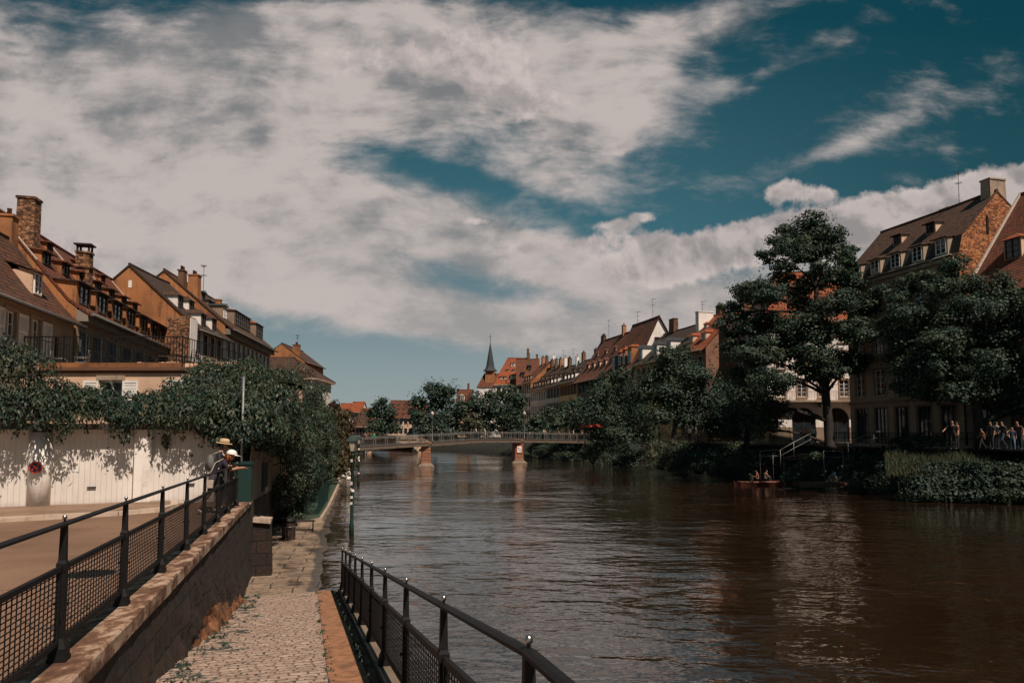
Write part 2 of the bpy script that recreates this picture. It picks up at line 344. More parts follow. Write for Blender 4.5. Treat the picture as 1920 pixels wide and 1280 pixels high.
MAT['flash'] = plain('pale_flashing', (.50, .42, .35), .7)
MAT['glass'] = glassy('window_glass')
MAT['green'] = plain('dark_green_paint', (.006, .030, .025), .5, var=.12)
MAT['copper'] = plain('lamp_green_metal', (.045, .075, .068), .45, .2)
MAT['lampglass'] = plain('frosted_lamp_glass', (.50, .42, .34), .35)
MAT['bark'] = plaster('bark', (.024, .018, .014), .4, (.012, .01, .009), .6, sc=2.0)
MAT['leaf_dark'] = foliage('maple_leaves', [(.013, .030, .022), (.026, .054, .037), (.062, .100, .070)])
MAT['leaf_mid'] = foliage('lime_leaves', [(.016, .034, .025), (.030, .060, .042), (.068, .105, .072)])
MAT['leaf_vine'] = foliage('vine_leaves', [(.014, .031, .022), (.026, .054, .037), (.068, .100, .070), (.14, .11, .06)], .2, .5)
MAT['leaf_pale'] = foliage('pale_leaves', [(.04, .06, .04), (.075, .095, .06), (.13, .13, .085)])
MAT['leaf_rust'] = foliage('rust_leaves', [(.05, .03, .016), (.09, .055, .026), (.05, .06, .03), (.13, .08, .03)])
MAT['leaf_red'] = foliage('copper_leaves', [(.035, .014, .01), (.055, .022, .014), (.03, .03, .018)])
MAT['leaf_ivy'] = foliage('ivy_leaves', [(.008, .020, .014), (.018, .038, .026), (.034, .058, .040)], .15, .6)
MAT['grass'] = foliage('grass_blades', [(.03, .05, .03), (.05, .075, .042), (.09, .10, .06)])
def m_water():
    m, nt, p = newmat('river_water'); c = N(nt, 'ShaderNodeTexCoord').outputs['Object']
    def w(sx, sy, sc, det, rot): return noise(nt, N(nt, 'ShaderNodeMapping', {'Vector': c, 'Scale': (sx, sy, 1), 'Rotation': (0, 0, R(rot))}).outputs[0], sc, det, .55)
    a = w(1, 1.8, .75, 2.5, 18); b = w(1, 1.6, 2.0, 2.5, -12); d = w(1, 1, .10, 3, 0); e = w(1, 2.6, .33, 2, 25); f = w(1, 1.4, 7.5, 2, 8)
    amp = mth(nt, 'ADD', .35, mth(nt, 'MULTIPLY', smooth(nt, d, .36, .62), .9))
    h = mth(nt, 'ADD', mth(nt, 'MULTIPLY', a, .75), mth(nt, 'ADD', mth(nt, 'MULTIPLY', b, .30), mth(nt, 'ADD', mth(nt, 'MULTIPLY', e, .6), mth(nt, 'MULTIPLY', f, .05))))
    h = mth(nt, 'MULTIPLY', h, amp)
    nt.links.new(ramp(nt, d, [(.3, (.019, .0092, .0043)), (.7, (.027, .0135, .0066))]), p.inputs['Base Color'])
    p.inputs['Roughness'].default_value = .04; p.inputs['IOR'].default_value = 1.75; p.inputs['Specular Tint'].default_value = (1, .80, .63, 1)
    p.inputs['Coat Weight'].default_value = .6; p.inputs['Coat Roughness'].default_value = .04; p.inputs['Coat IOR'].default_value = 1.5
    bump(nt, p, h, 1.0, .10); nt.links.new(p.inputs['Normal'].links[0].from_socket, p.inputs['Coat Normal'])
    return m
MAT['water'] = m_water()
def m_asphalt():
    m, nt, p = newmat('asphalt'); co = objco(nt)
    n1 = noise(nt, co, .35, 8, .6); n2 = noise(nt, co, 60, 4, .7); n3 = noise(nt, co, 2.0, 8, .7)
    b = ramp(nt, n1, [(.34, (.145, .080, .047)), (.5, (.225, .128, .078)), (.66, (.275, .162, .10))])
    b = mix(nt, mth(nt, 'MULTIPLY', smooth(nt, n2, .35, .7), .5), b, (.10, .062, .042))
    b = mix(nt, mth(nt, 'MULTIPLY', smooth(nt, n3, .58, .75), .35), b, (.12, .075, .05))
    vo = N(nt, 'ShaderNodeTexVoronoi', {'Vector': N(nt, 'ShaderNodeVectorMath', {0: co, 1: noise(nt, co, 1.2, 3, .5, 1)}, operation='ADD').outputs[0], 'Scale': .16}, feature='DISTANCE_TO_EDGE').outputs[0]
    b = mix(nt, smooth(nt, vo, .0035, .001), b, (.035, .022, .016))
    nt.links.new(b, p.inputs['Base Color']); p.inputs['Roughness'].default_value = .9; bump(nt, p, n2, .5, .01)
    return m
MAT['asphalt'] = m_asphalt()
MAT['paving'] = plaster('pavement_concrete', (.25, .16, .105), .2, (.10, .06, .04), .5, sc=1.0)
MAT['kerb'] = plaster('kerb_stone', (.46, .36, .28), .2, dirtamt=.4)
MAT['setts'] = masonry('granite_setts', (.32, .22, .165), (.45, .33, .26), (.16, .10, .068), .21, .16, .014, irr=.10, wsc=1.8, rowshift=True, moss=(.030, .042, .036), bmp=1.0)
MAT['flags'] = masonry('quay_flagstones', (.19, .135, .095), (.27, .195, .135), (.035, .024, .018), 1.25, .75, .025, irr=.22, patches=(.10, .072, .052), bmp=.6)
MAT['strip'] = plaster('concrete_edge_strip', (.30, .140, .070), .30, (.13, .065, .038), .75, sc=9)
def m_coping():
    m, nt, p = newmat('lichened_coping'); co = objco(nt); n1 = noise(nt, objco(nt, (1, .55, 1)), 5, 10, .62); n2 = noise(nt, co, 18, 6, .6)
    b = ramp(nt, n1, [(.40, (.085, .038, .020)), (.50, (.16, .08, .045)), (.56, (.34, .23, .16)), (.7, (.44, .33, .25))])
    nt.links.new(b, p.inputs['Base Color']); p.inputs['Roughness'].default_value = .9; bump(nt, p, n2, .6, .02); return m
MAT['coping'] = m_coping()
def m_garage():
    m, nt, p = newmat('white_corrugated_panels'); co = objco(nt); s = N(nt, 'ShaderNodeSeparateXYZ', {0: co})
    fr = mth(nt, 'FRACT', mth(nt, 'MULTIPLY', s.outputs[0], 8.0)); ln = smooth(nt, fr, .10, .0)
    n1 = noise(nt, co, 1.2, 8, .6)
    b = ramp(nt, n1, [(.3, (.64, .59, .54)), (.7, (.76, .71, .66))])
    b = mix(nt, mth(nt, 'MULTIPLY', smooth(nt, noise(nt, objco(nt, (3, 3, .35)), 2.2, 7, .62), .54, .72), .35), b, (.34, .28, .22))
    b = mix(nt, mth(nt, 'MULTIPLY', smooth(nt, mth(nt, 'ADD', s.outputs[2], mth(nt, 'MULTIPLY', n1, .5)), .42, .10), .45), b, (.26, .19, .14))
    nt.links.new(mix(nt, mth(nt, 'MULTIPLY', ln, .4), b, (.24, .2, .17)), p.inputs['Base Color'])
    p.inputs['Roughness'].default_value = .6; bump(nt, p, mth(nt, 'SUBTRACT', 1.0, ln), .5, .015); return m
MAT['garage'] = m_garage()
MAT['earth'] = plaster('dark_bank_earth', (.022, .022, .015), .4, (.01, .012, .008), .5, sc=1.5)
MAT['ground'] = plaster('town_ground', (.10, .075, .055), .3, dirtamt=.4, sc=.1)
MAT['lawn'] = plaster('lawn_turf', (.030, .052, .030), .3, (.05, .06, .03), .4, sc=3)
MAT['litter'] = plaster('gutter_dirt', (.022, .016, .012), .5, (.05, .045, .03), .5, sc=5)
MAT['rock'] = plaster('sunlit_rust_rock', (.17, .072, .030), .7, (.02, .012, .008), 1.0, sc=5)  # jutting rust rock, with the sunlight on it put into the colour
MAT['edgestone'] = plaster('edge_stone', (.20, .145, .105), .25, dirtamt=.5)
def m_rubble(name, cols):
    m, nt, p = newmat(name); co = objco(nt); s = N(nt, 'ShaderNodeSeparateXYZ', {0: co})
    v = N(nt, 'ShaderNodeCombineXYZ', {0: mth(nt, 'ADD', s.outputs[0], s.outputs[1]), 1: mth(nt, 'MULTIPLY', s.outputs[2], 1.9)}).outputs[0]
    vo = N(nt, 'ShaderNodeTexVoronoi', {'Vector': v, 'Scale': 5.0, 'Randomness': .9}); c = N(nt, 'ShaderNodeSeparateColor', {0: vo.outputs['Color']}).outputs[0]
    n1 = noise(nt, co, .8, 8, .65); n2 = noise(nt, co, 8, 8, .65)
    b = ramp(nt, mth(nt, 'ADD', mth(nt, 'MULTIPLY', c, .55), mth(nt, 'MULTIPLY', n2, .45)), [(.22, cols[0]), (.34, cols[1]), (.50, cols[2]), (.75, cols[3])])
    b = mix(nt, mth(nt, 'MULTIPLY', smooth(nt, n1, .52, .68), .7), b, cols[0])
    b = mix(nt, mth(nt, 'MULTIPLY', smooth(nt, vo.outputs['Distance'], .45, .75), .7), b, cols[0])
    nt.links.new(b, p.inputs['Base Color']); p.inputs['Roughness'].default_value = .9; bump(nt, p, n2, .8, .04); return m
MAT['rubble'] = m_rubble('brick_rubble', [(.050, .018, .009), (.21, .062, .018), (.38, .125, .036), (.48, .22, .09)])
MAT['rubble_dark'] = m_rubble('dark_brick_rubble', [(.028, .015, .009), (.11, .045, .019), (.24, .10, .042), (.36, .20, .11)])
MAT['yellow_far'] = plaster('brightened_yellow_render', (.72, .46, .22), .15, dirtamt=.25)  # brighter copies of yellow, grey and beige: light on far facades put into colour
MAT['grey_far'] = plaster('brightened_grey_render', (.58, .49, .40), .15, dirtamt=.25)
MAT['beige_far'] = plaster('brightened_beige_render', (.68, .56, .45), .12, dirtamt=.25)
# ------------------------------------------------------------------ ground plan (metres; x right, y away from the camera)
ZW = -2.40                                           # river level
TH = math.atan(.288)                                 # bearing of the near embankment
XA, YA = Vector((math.cos(TH), math.sin(TH), 0)), Vector((-math.sin(TH), math.cos(TH), 0))
def loc(x, y, z=0.0): return XA*x + YA*y + Vector((0, 0, z))        # embankment frame -> world
def zs(y): return .05 - .009*(min(y, 24)-5)
def rampz(yl): return min(0.0, .29-.1355*yl)
def wallx(y): return -3.18-.288*(y-5.17) if y < 32 else -10.9-.182*(y-32)
def edgex(y): return -4.75-.225*(y-19.6)
def rot_build(mb, name, mat, ang):
    M = Matrix.Rotation(-ang, 4, 'Z'); mb.v = [tuple(M @ Vector(p)) for p in mb.v]
    o = mb.build(name, mat); o.rotation_euler = (0, 0, ang); return o
# one big ground sheet: left town, right town, river bed
rb = [(46, -60), (40, 10), (33.5, 36), (31, 47), (29, 60), (21.5, 81), (14.5, 107), (8, 122), (-3, 150), (-18, 178), (-45, 196), (-120, 215)]
lb = [(16, -60), (wallx(-2)-.5, -2), (wallx(20)-.5, 20), (wallx(32)-.5, 32), (wallx(60)-.5, 60), (wallx(83)-.5, 83), (-24, 110), (-34, 135), (-50, 152), (-140, 168)]
g = MB()
for i in range(len(rb)-1):
    a, b = rb[i], rb[i+1]
    g.face([(a[0], a[1], .72), (b[0], b[1], .72), (b[0]+3000, b[1]+(1500 if i > 6 else 0)+i*40, .72), (a[0]+3000, a[1]+(1500 if i > 7 else 0)+max(0, (i-1))*40 if i else a[1]-1500, .72)])
for i in range(len(lb)-1):
    a, b = lb[i], lb[i+1]
    g.face([(b[0], b[1], -.3), (a[0], a[1], -.3), (a[0]-3000, a[1]-(1500 if i == 0 else 0), -.3), (b[0]-3000, b[1], -.3)])
g.face([(-3000, -3000, -4.2), (3000, -3000, -4.2), (3000, 6000, -4.2), (-3000, 6000, -4.2)])
g.face([(-120, 215, .72), (-3000, 300, .72), (-3000, 6000, .72), (3008, 6000, .72), (2988, 1700, .72), (-45, 196, .72)])
struct(g.build('ground', MAT['ground']))
w = MB(); w.face([(-400, -120, ZW), (120, -120, ZW), (120, 330, ZW), (-400, 330, ZW)])
struct(w.build('river_water', MAT['water']))
# left street, pavement and kerb
s = MB(); ys = [-12+1.5*i for i in range(25)]
rows = [[Vector((x, y, zs(y))) for x in (-70, -30, -18, -12, wallx(y)-.42)] for y in ys]
s.grid(rows, sm=False); struct(rot_build(s, 'street', MAT['asphalt'], TH))
GD = Vector((.861, .508, 0)).normalized(); GN = Vector((.508, -.861, 0)).normalized(); G0 = Vector((-12.8, 17.3, 0))
def gar(t, out, z): return G0 + GD*t + GN*out + Vector((0, 0, z))
kl = [gar(-9, 3.3, 0), gar(-4, 3.1, 0), gar(-1, 3.0, 0), gar(1.2, 2.9, 0), gar(2.6, 2.75, 0), gar(3.5, 2.3, 0), gar(3.9, 1.5, 0), gar(4.0, .2, 0)]
pv = MB()
base = [gar(-9, 0, 0), gar(-4, 0, 0), gar(-1, 0, 0), gar(1.2, 0, 0), gar(2.6, 0, 0), gar(3.2, 0, 0), gar(3.6, 0, 0), gar(3.9, 0, 0)]
pv.grid([[p+Vector((0, 0, zs(p.y)+.09)) for p in base], [p+Vector((0, 0, zs(p.y)+.09)) for p in kl]], sm=False)
struct(pv.build('pavement', MAT['paving']))
kb = MB()
for a, b in zip(kl[:-1], kl[1:]): kb.bar(a+Vector((0, 0, zs(a.y)+.045)), b+Vector((0, 0, zs(b.y)+.045)), .16, .11)
struct(kb.build('kerb', MAT['kerb'], jit=.008))
# ramp of setts with its concrete strip, gutter and edge stones
def sheet(x0, x1, y0, y1, dz, n, mat, name, nx=1, nz=0):
    m = MB(); rows = []
    for i in range(n+1):
        yl = y0+(y1-y0)*i/n
        rows.append([Vector((x0+(x1-x0)*k/nx, yl, rampz(yl)+dz+(nz*math.sin(7*yl+3*k)*math.sin(2.3*yl-5*k) if 0 < k < nx else 0))) for k in range(nx+1)])
    m.grid(rows, sm=False); o = m.build(name, mat); o.rotation_euler = (0, 0, TH); return o
struct(sheet(-1.66, .22, -4, 19.62, 0, 90, MAT['setts'], 'ramp', 8, .012))
struct(sheet(.22, .62, -4, 19.6, .015, 60, MAT['strip'], 'ramp_edge_strip', 2, .004))
struct(sheet(.62, .80, -4, 19.6, -.045, 60, MAT['litter'], 'gutter', 3, .02))
gs = MB()
for xg in (.62, .795):
    for i in range(40): y0, y1 = -4+i*.59, -4+(i+1)*.59; gs.face([(xg, y0, rampz(y0)-.3), (xg, y1, rampz(y1)-.3), (xg, y1, rampz(y1)+.013), (xg, y0, rampz(y0)+.013)])
o = gs.build('gutter_edge', MAT['litter']); o.rotation_euler = (0, 0, TH); struct(o)
es = MB()
for k in range(13):
    y0, y1 = -4+k*1.85, -4+k*1.85+1.83
    for a, b in ((y0, (y0+y1)/2), ((y0+y1)/2, y1)):
        za, zb = rampz(a)+.02, rampz(b)+.02
        c = [(.76, a), (.98, a), (.98, b), (.76, b)]
        top = [Vector((x, y, rampz(y)+.02)) for x, y in c]; bot = [Vector((x, y, -3.2)) for x, y in c]
        es.face(top)
        for i in range(4): es.face([bot[i], bot[(i+1) % 4], top[(i+1) % 4], top[i]])
o = es.build('ramp_edge_wall', MAT['edgestone']); o.rotation_euler = (0, 0, TH); tag(o, 'pale stone edge wall carrying the railing beside the ramp', 'wall')
# lower quay of flagstones sloping under the water
m, ntf, pf_ = MAT['flags'], MAT['flags'].node_tree, None
pf_ = [n for n in ntf.nodes if n.type == 'BSDF_PRINCIPLED'][0]
pos = N(ntf, 'ShaderNodeSeparateXYZ', {0: N(ntf, 'ShaderNodeNewGeometry').outputs['Position']})
wet = smooth(ntf, mth(ntf, 'ADD', pos.outputs[2], mth(ntf, 'MULTIPLY', noise(ntf, objco(ntf), .9, 6, .6), .05)), -2.338, -2.352)
lk = [l for l in ntf.links if l.to_node == pf_ and l.to_socket.name == 'Base Color'][0].from_socket
ntf.links.new(mix(ntf, wet, lk, mix(ntf, .78, lk, (.020, .015, .012))), pf_.inputs['Base Color'])
ntf.links.new(mth(ntf, 'SUBTRACT', .85, mth(ntf, 'MULTIPLY', wet, .6)), pf_.inputs['Roughness'])
q = MB(); rows = []; rg = random.Random(3)
for i in range(190):
    y = 18.3+i*.48; xl, xr = wallx(y)-.3, edgex(y)
    up = 0
    row = []
    for k in range(13):
        t = k/12; z = -2.362-.004*math.sin(y*1.7+k)-(.0 if t < .66 else (t-.66)*.30) + up - (.012*math.sin(.9*y)*math.sin(2.1*y+k) if t > .3 else 0)
        row.append(Vector((xl+(xr-xl)*t, y, z)))
    row.append(Vector((xr+.02, y, -3.2+up))); rows.append(row)
q.grid(rows, sm=False); struct(rot_build(q, 'quay', MAT['flags'], math.atan(.205)))
# ------------------------------------------------------------------ retaining wall with coping
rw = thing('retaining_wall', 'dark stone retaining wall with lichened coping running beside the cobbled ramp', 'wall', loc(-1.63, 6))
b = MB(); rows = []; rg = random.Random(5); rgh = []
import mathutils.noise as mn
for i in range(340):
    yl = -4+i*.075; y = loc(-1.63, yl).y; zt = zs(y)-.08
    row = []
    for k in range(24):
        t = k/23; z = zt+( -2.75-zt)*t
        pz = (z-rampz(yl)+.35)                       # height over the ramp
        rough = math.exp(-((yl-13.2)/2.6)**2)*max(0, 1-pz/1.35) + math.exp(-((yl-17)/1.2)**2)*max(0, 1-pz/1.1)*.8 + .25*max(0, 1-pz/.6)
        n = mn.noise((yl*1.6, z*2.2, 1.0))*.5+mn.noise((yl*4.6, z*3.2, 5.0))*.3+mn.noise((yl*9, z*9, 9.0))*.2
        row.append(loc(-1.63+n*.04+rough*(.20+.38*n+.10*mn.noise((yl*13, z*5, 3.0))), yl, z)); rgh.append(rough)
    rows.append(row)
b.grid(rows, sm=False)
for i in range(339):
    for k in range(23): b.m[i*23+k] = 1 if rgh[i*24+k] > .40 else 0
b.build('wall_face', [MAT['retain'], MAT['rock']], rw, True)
for i in range(13):                                  # coping stones
    y0, y1 = -3.95+i*1.9, -3.95+(i+1)*1.9-.015; m = MB(); za, zb = zs(loc(-1.8, y0).y)+.07, zs(loc(-1.8, y1).y)+.07
    c = []
    for (yy_, zt) in ((y0, za), ((y0+y1)/2, (za+zb)/2), (y1, zb)):
        c.append([loc(x, yy_, z) for x, z in ((-2.04, zt-.15), (-2.04, zt), (-1.61, zt), (-1.598, zt-.015), (-1.598, zt-.15))])
    m.grid(c, close=True, sm=False); m.face(c[0][::-1]); m.face(c[-1])
    m.build('coping_stone', MAT['coping'], rw, True, jit=.006, seed=i)
# quay wall carrying the gardens, further on
qw = thing('quay_wall', 'dark stone quay wall with a plastered garden wall on top under the hedge', 'wall', (wallx(24), 24, -2.4))
b = MB(); p = MB(); rows = []; prow = []
for i in range(90):
    y = 19.6+i*.75; zt = -.12-.05*max(0, y-20)
    zt = max(zt, -.9)
    rows.append([Vector((wallx(y)+mn.noise((y, t*3, 2))*.05, y, zt+(-2.9-zt)*t/7)) for t in range(8)])
    if y < 42: prow.append([Vector((wallx(y)-.02+mn.noise((y*.5, t, 7))*.02, y, zt+(2.0-zt)*t/5)) for t in range(6)])
b.grid(rows, sm=False); b.build('stone_base', MAT['retain'], qw, True)
p.grid(prow, sm=False); pw = p.build('plaster_wall', MAT['taupe'], qw, True)
gf = MB()                                            # sprayed letters on the plaster
for (y0, za, y1, zb) in ((24.2, -.1, 24.2, .75), (24.2, .75, 24.9, .75), (24.9, .75, 24.9, .35), (24.2, .33, 24.9, .33), (24.9, .33, 24.9, -.1), (24.2, -.1, 24.9, -.1), (25.6, -.1, 25.6, .8), (25.9, -.1, 25.9, .8)):
    gf.bar((wallx(y0)+.05, y0, za), (wallx(y1)+.05, y1, zb), .03, .17, up=Vector((0, 0, 1)) if y0 != y1 else Vector((0, 1, 0)))
gf.build('graffiti', MAT['green'], qw, True)
# leaning stone buttress with a pale cap
bt = thing('stone_buttress', 'leaning stone block with a pale slab cap against the retaining wall', 'buttress', loc(-1.35, 22.4, -2.4))
m = MB(); p0 = loc(-1.55, 22.4)
m.box(-.30, .34, -.32, .32, -2.5, -.78, M=Matrix.Translation(p0) @ Matrix.Rotation(TH, 4, 'Z') @ Matrix.Shear('XY', 4, (-.05, 0)))
m.build('block', MAT['retain'], bt, True, jit=.05)
m = MB(); m.box(-.40, .46, -.38, .40, -.78, -.66, M=Matrix.Translation(p0+Vector((.06, 0, 0))) @ Matrix.Rotation(TH, 4, 'Z') @ Matrix.Rotation(R(7), 4, 'Y'))
m.build('cap_slab', MAT['kerb'], bt, True, jit=.02)
# ------------------------------------------------------------------ railings
def railing(name, label, xl, y0, n, zf, sp=1.853):
    rt = thing(name, label, 'railing', loc(xl, y0, zf(y0)))
    def slope(y): return (zf(y+sp)-zf(y))/sp
    # the parts are modelled once in a frame whose y runs along the rail, then copied
    post = MB()
    post.box(-.065, .065, -.065, .065, 0, .035)
    rows = [[Vector((sx_*a, sy_*b_, z)) for sx_, sy_ in ((-1, -1), (1, -1), (1, 1), (-1, 1))] for a, b_, z in
            ((.058, .058, .035), (.058, .058, .10), (.031, .030, .17), (.029, .027, .66), (.036, .033, .69), (.036, .033, .735), (.026, .024, .76), (.021, .020, 1.02))]
    post.grid(rows, 0, True, False); post.face(rows[-1])
    post.box(-.012, .012, -.075, .075, .69, .72); post.box(-.012, .012, -.075, .075, .30, .325); post.box(-.05, .05, -.012, .012, .42, .44)
    pn = MB(); L = sp-.13; s0 = slope(y0+3*sp)
    def bar(ya, za, yb, zb, wd, ht): pn.bar((0, ya, za+s0*ya), (0, yb, zb+s0*yb), wd, ht)
    bar(.065, .15, .065+L, .15, .03, .036); bar(.065, .70, .065+L, .70, .034, .04)
    bar(.075, .15, .075, .70, .026, .026) if False else pn.box(-.014, .014, .065, .093, .15+s0*.07, .70+s0*.07); pn.box(-.014, .014, L+.037, L+.065, .15+s0*L, .70+s0*L)
    k = 1
    while .093+k*.082 < L+.03:
        y = .093+k*.082; pn.box(-.0035, .0035, y-.0035, y+.0035, .16+s0*y, .69+s0*y); k += 1
    for j in range(1, 14): bar(.09, .15+.0393*j, L+.04, .15+.0393*j, .007, .007)
    pe = pme = ptm = fin = None
    for i in range(n):
        y = y0+i*sp; P = loc(xl, y, zf(y))-PM[rt.name].translation
        if pe is None:
            pe = post.build('post', MAT['iron'], rt); f = MB()
            f.lathe((0, 0, 1.055), [(.009, 0), (.009, .015), (.016, .017), (.018, .03), (.013, .044), (.003, .05)], 10)
            f.build('finial', MAT['steel'], pe); o = pe
        else: o = dup(pe, parent=rt)
        o.location = P; o.rotation_euler = (0, 0, TH)
        if i < n-1:
            if pme is None: pme = pn.build('mesh_panel', MAT['iron'], rt); o = pme
            else: o = dup(pme, parent=rt)
            o.location = P; o.rotation_euler = (0, 0, TH)
            r = MB(); a, b_ = Vector((0, -.001, 1.038)), Vector((0, sp+.001, 1.038+zf(y+sp)-zf(y)))
            prof = [(-.031, -.014), (.031, -.014), (.031, .004), (.010, .014), (-.010, .014), (-.031, .004)]
            rr = [[p_+Vector((x, 0, z)) for x, z in prof] for p_ in (a, b_)]
            r.grid(rr, 0, True, False); r.face(rr[0][::-1]); r.face(rr[1]); o = r.build('top_rail', MAT['iron'], rt); o.location = P; o.rotation_euler = (0, 0, TH)
    return rt
railing('railing', 'black iron railing with wire mesh panels on the coping along the street', -1.83, 6.19-3*1.853, 11, lambda y: zs(loc(-1.83, y).y)+.07)
railing('railing', 'black iron railing with wire mesh panels going down the ramp beside the water', .85, 2.71-2*1.853, 12, lambda y: rampz(y)+.02)
# ------------------------------------------------------------------ garage wall
gw = thing('garage_row', 'white panelled garage row with round pillars under an overgrown flat roof', 'garage', gar(-4, 0, 0), math.atan2(GD.y, GD.x))
Z0 = zs(18)
def glc(t, out, z): return Vector((t+4, -out, z-0))      # garage frame: x along the wall, -y towards the street
PT = [-6, -3.7, -1.4, .9, 3.2]
for i, t in enumerate(PT):
    m = MB(); c = glc(t, 0, 0)
    if i in (3,): m.lathe((c.x, c.y+.02, Z0-.1), [(.26, 0), (.26, 2.05)], 20)
    else: m.box(c.x-.2, c.x+.2, c.y-.20, c.y+.2, Z0-.1, 1.95)
    m.build('pillar', MAT['white'], gw)
for a, b_ in zip(PT, PT[1:]+[5.45]):
    d = MB(); ca, cb = glc(a+.2, 0, 0), glc(b_-(.2 if b_ < 5 else 0), 0, 0)
    d.box(ca.x, cb.x, .02, .08, Z0+.06, 1.84); d.box(ca.x, cb.x, -.0, .09, Z0-.1, Z0+.05); d.box(ca.x, cb.x, 0.0, .1, 1.845, 1.95)
    dd = d.build('panel_door', MAT['garage'], gw)
    if b_ < 5.5:
        h = MB(); xm = (ca.x+cb.x)/2
        h.box(xm-.10, xm+.10, -.03, .02, .42, .455); h.build('door_handle', MAT['darkwood'], dd); h = MB(); h.box(xm-.03, xm+.03, -.02, .02, 1.20, 1.25); h.build('door_lock', MAT['darkwood'], dd)
m = MB(); a = glc(-9, 0, 0); e = glc(5.5, 0, 0)
m.box(a.x, e.x, -.35, 4, 1.955, 2.10); m.build('roof_slab', MAT['darkwood'], gw)
m = MB(); m.box(a.x, e.x, .15, .2, -.2, 1.95); m.box(e.x-.1, e.x, .2, 4, -.2, 1.95); m.build('back_wall', MAT['taupe'], gw)
# no-stopping sign on the round pillar
sg = thing('traffic_sign', 'round blue no-stopping sign with red ring and cross on the white pillar', 'sign', gar(.83, .32, 1.0), math.atan2(GD.y, GD.x))
def disc(m, r, y, n=28): m.face([(r*math.cos(2*math.pi*k/n), y, r*math.sin(2*math.pi*k/n)) for k in range(n)])
signblue = plain('sign_blue', (.012, .02, .06), .4); signred = plain('sign_red', (.45, .035, .012), .4)
m = MB(); m.tube([(0, .02, 0), (0, 0, 0)], .15, 28); m.build('disc', signblue, sg)
m = MB(); n = 28
for k in range(n):
    a, b_ = 2*math.pi*k/n, 2*math.pi*(k+1)/n
    m.face([(r*math.cos(t), -.004, r*math.sin(t)) for r, t in ((.115, a), (.15, a), (.15, b_), (.115, b_))])
m.bar((-.085, -.005, -.085), (.085, -.005, .085), .002, .03, up=Vector((-1, 0, 1))); m.bar((-.085, -.0065, .085), (.085, -.0065, -.085), .002, .03, up=Vector((1, 0, 1)))
m.build('ring_and_cross', signred, sg)
# signpost and utility cabinet at the end of the street
sp_ = gnd(437, 947, zs(18))
t = thing('sign_post', 'tall slim grey pole with a blue sign seen edge-on beside the green cabinet', 'sign post', (sp_.x, sp_.y+.5, zs(18)), R(21.8))
zt = at(440, 706, sp_.y+.5).z-zs(18)
m = MB(); m.tube([(0, 0, 0), (0, 0, zt)], .032, 10); m.build('pole', MAT['zinc'], t)
m = MB(); m.box(-.062, -.038, -.2, .2, zt-.42, zt-.02); m.build('sign_plate', plain('street_sign_blue', (.02, .04, .16), .4), t)
cb = gnd(460, 944, zs(19)+.02)
t = thing('utility_cabinet', 'dark green utility cabinet at the end of the railing', 'cabinet', (cb.x-.14, cb.y+.25, zs(19)), TH)
m = MB(); m.box(-.24, .20, -.24, .34, .06, 1.08); m.build('body', MAT['green'], t, jit=.003)
m = MB(); m.box(-.27, .23, -.27, .37, 1.08, 1.13); m.box(-.22, .18, -.22, .32, 1.13, 1.15); m.build('lid', MAT['green'], t)
m = MB(); m.box(-.24, .20, -.24, .34, 0, .055); m.build('plinth', MAT['stone'], t)
m = MB()
for k in range(6): m.box(.203, .212, -.15, .25, .25+.11*k, .30+.11*k)
m.build('vent_louvre', MAT['green'], t)
# ------------------------------------------------------------------ quay furniture
b0 = gnd(541, 1011, -2.36)
t = thing('litter_bin', 'dark ribbed litter bin with a domed lid on the flagstones', 'bin', b0)
m = MB(); m.lathe((0, 0, 0), [(.27, 0), (.27, .05), (.24, .06), (.25, .72)], 12, sm=False)
for k in range(12):
    a = math.pi*2*(k+.5)/12; m.box(-.012, .012, .235, .262, .08, .7, M=Matrix.Rotation(a, 4, 'Z'))
m.build('body', MAT['darkwood'], t)
m = MB(); m.lathe((0, 0, .72), [(.29, 0), (.30, .04), (.27, .06), (.25, .13), (.10, .15), (.05, .22), (.0, .24)], 16); m.build('lid', MAT['iron'], t)
m = MB(); m.lathe((0, 0, .50), [(.262, 0), (.262, .03)], 16); m.build('band', MAT['zinc'], t)
b0 = gnd(563, 1000, -2.36)
t = thing('bench', 'small dark bench end with curved legs behind the litter bin', 'bench', (b0.x-.15, b0.y+1.0, -2.36), TH)
m = MB(); m.box(-.45, .45, -.2, .2, .38, .43); m.build('seat', MAT['darkwood'], t)
for sx_ in (-.38, .38):
    m = MB(); m.tube([(sx_, -.18, .38), (sx_, -.24, .18), (sx_, -.16, 0)], .03, 6); m.tube([(sx_, .18, .38), (sx_, .24, .18), (sx_, .16, 0)], .03, 6); m.build('leg', MAT['iron'], t)
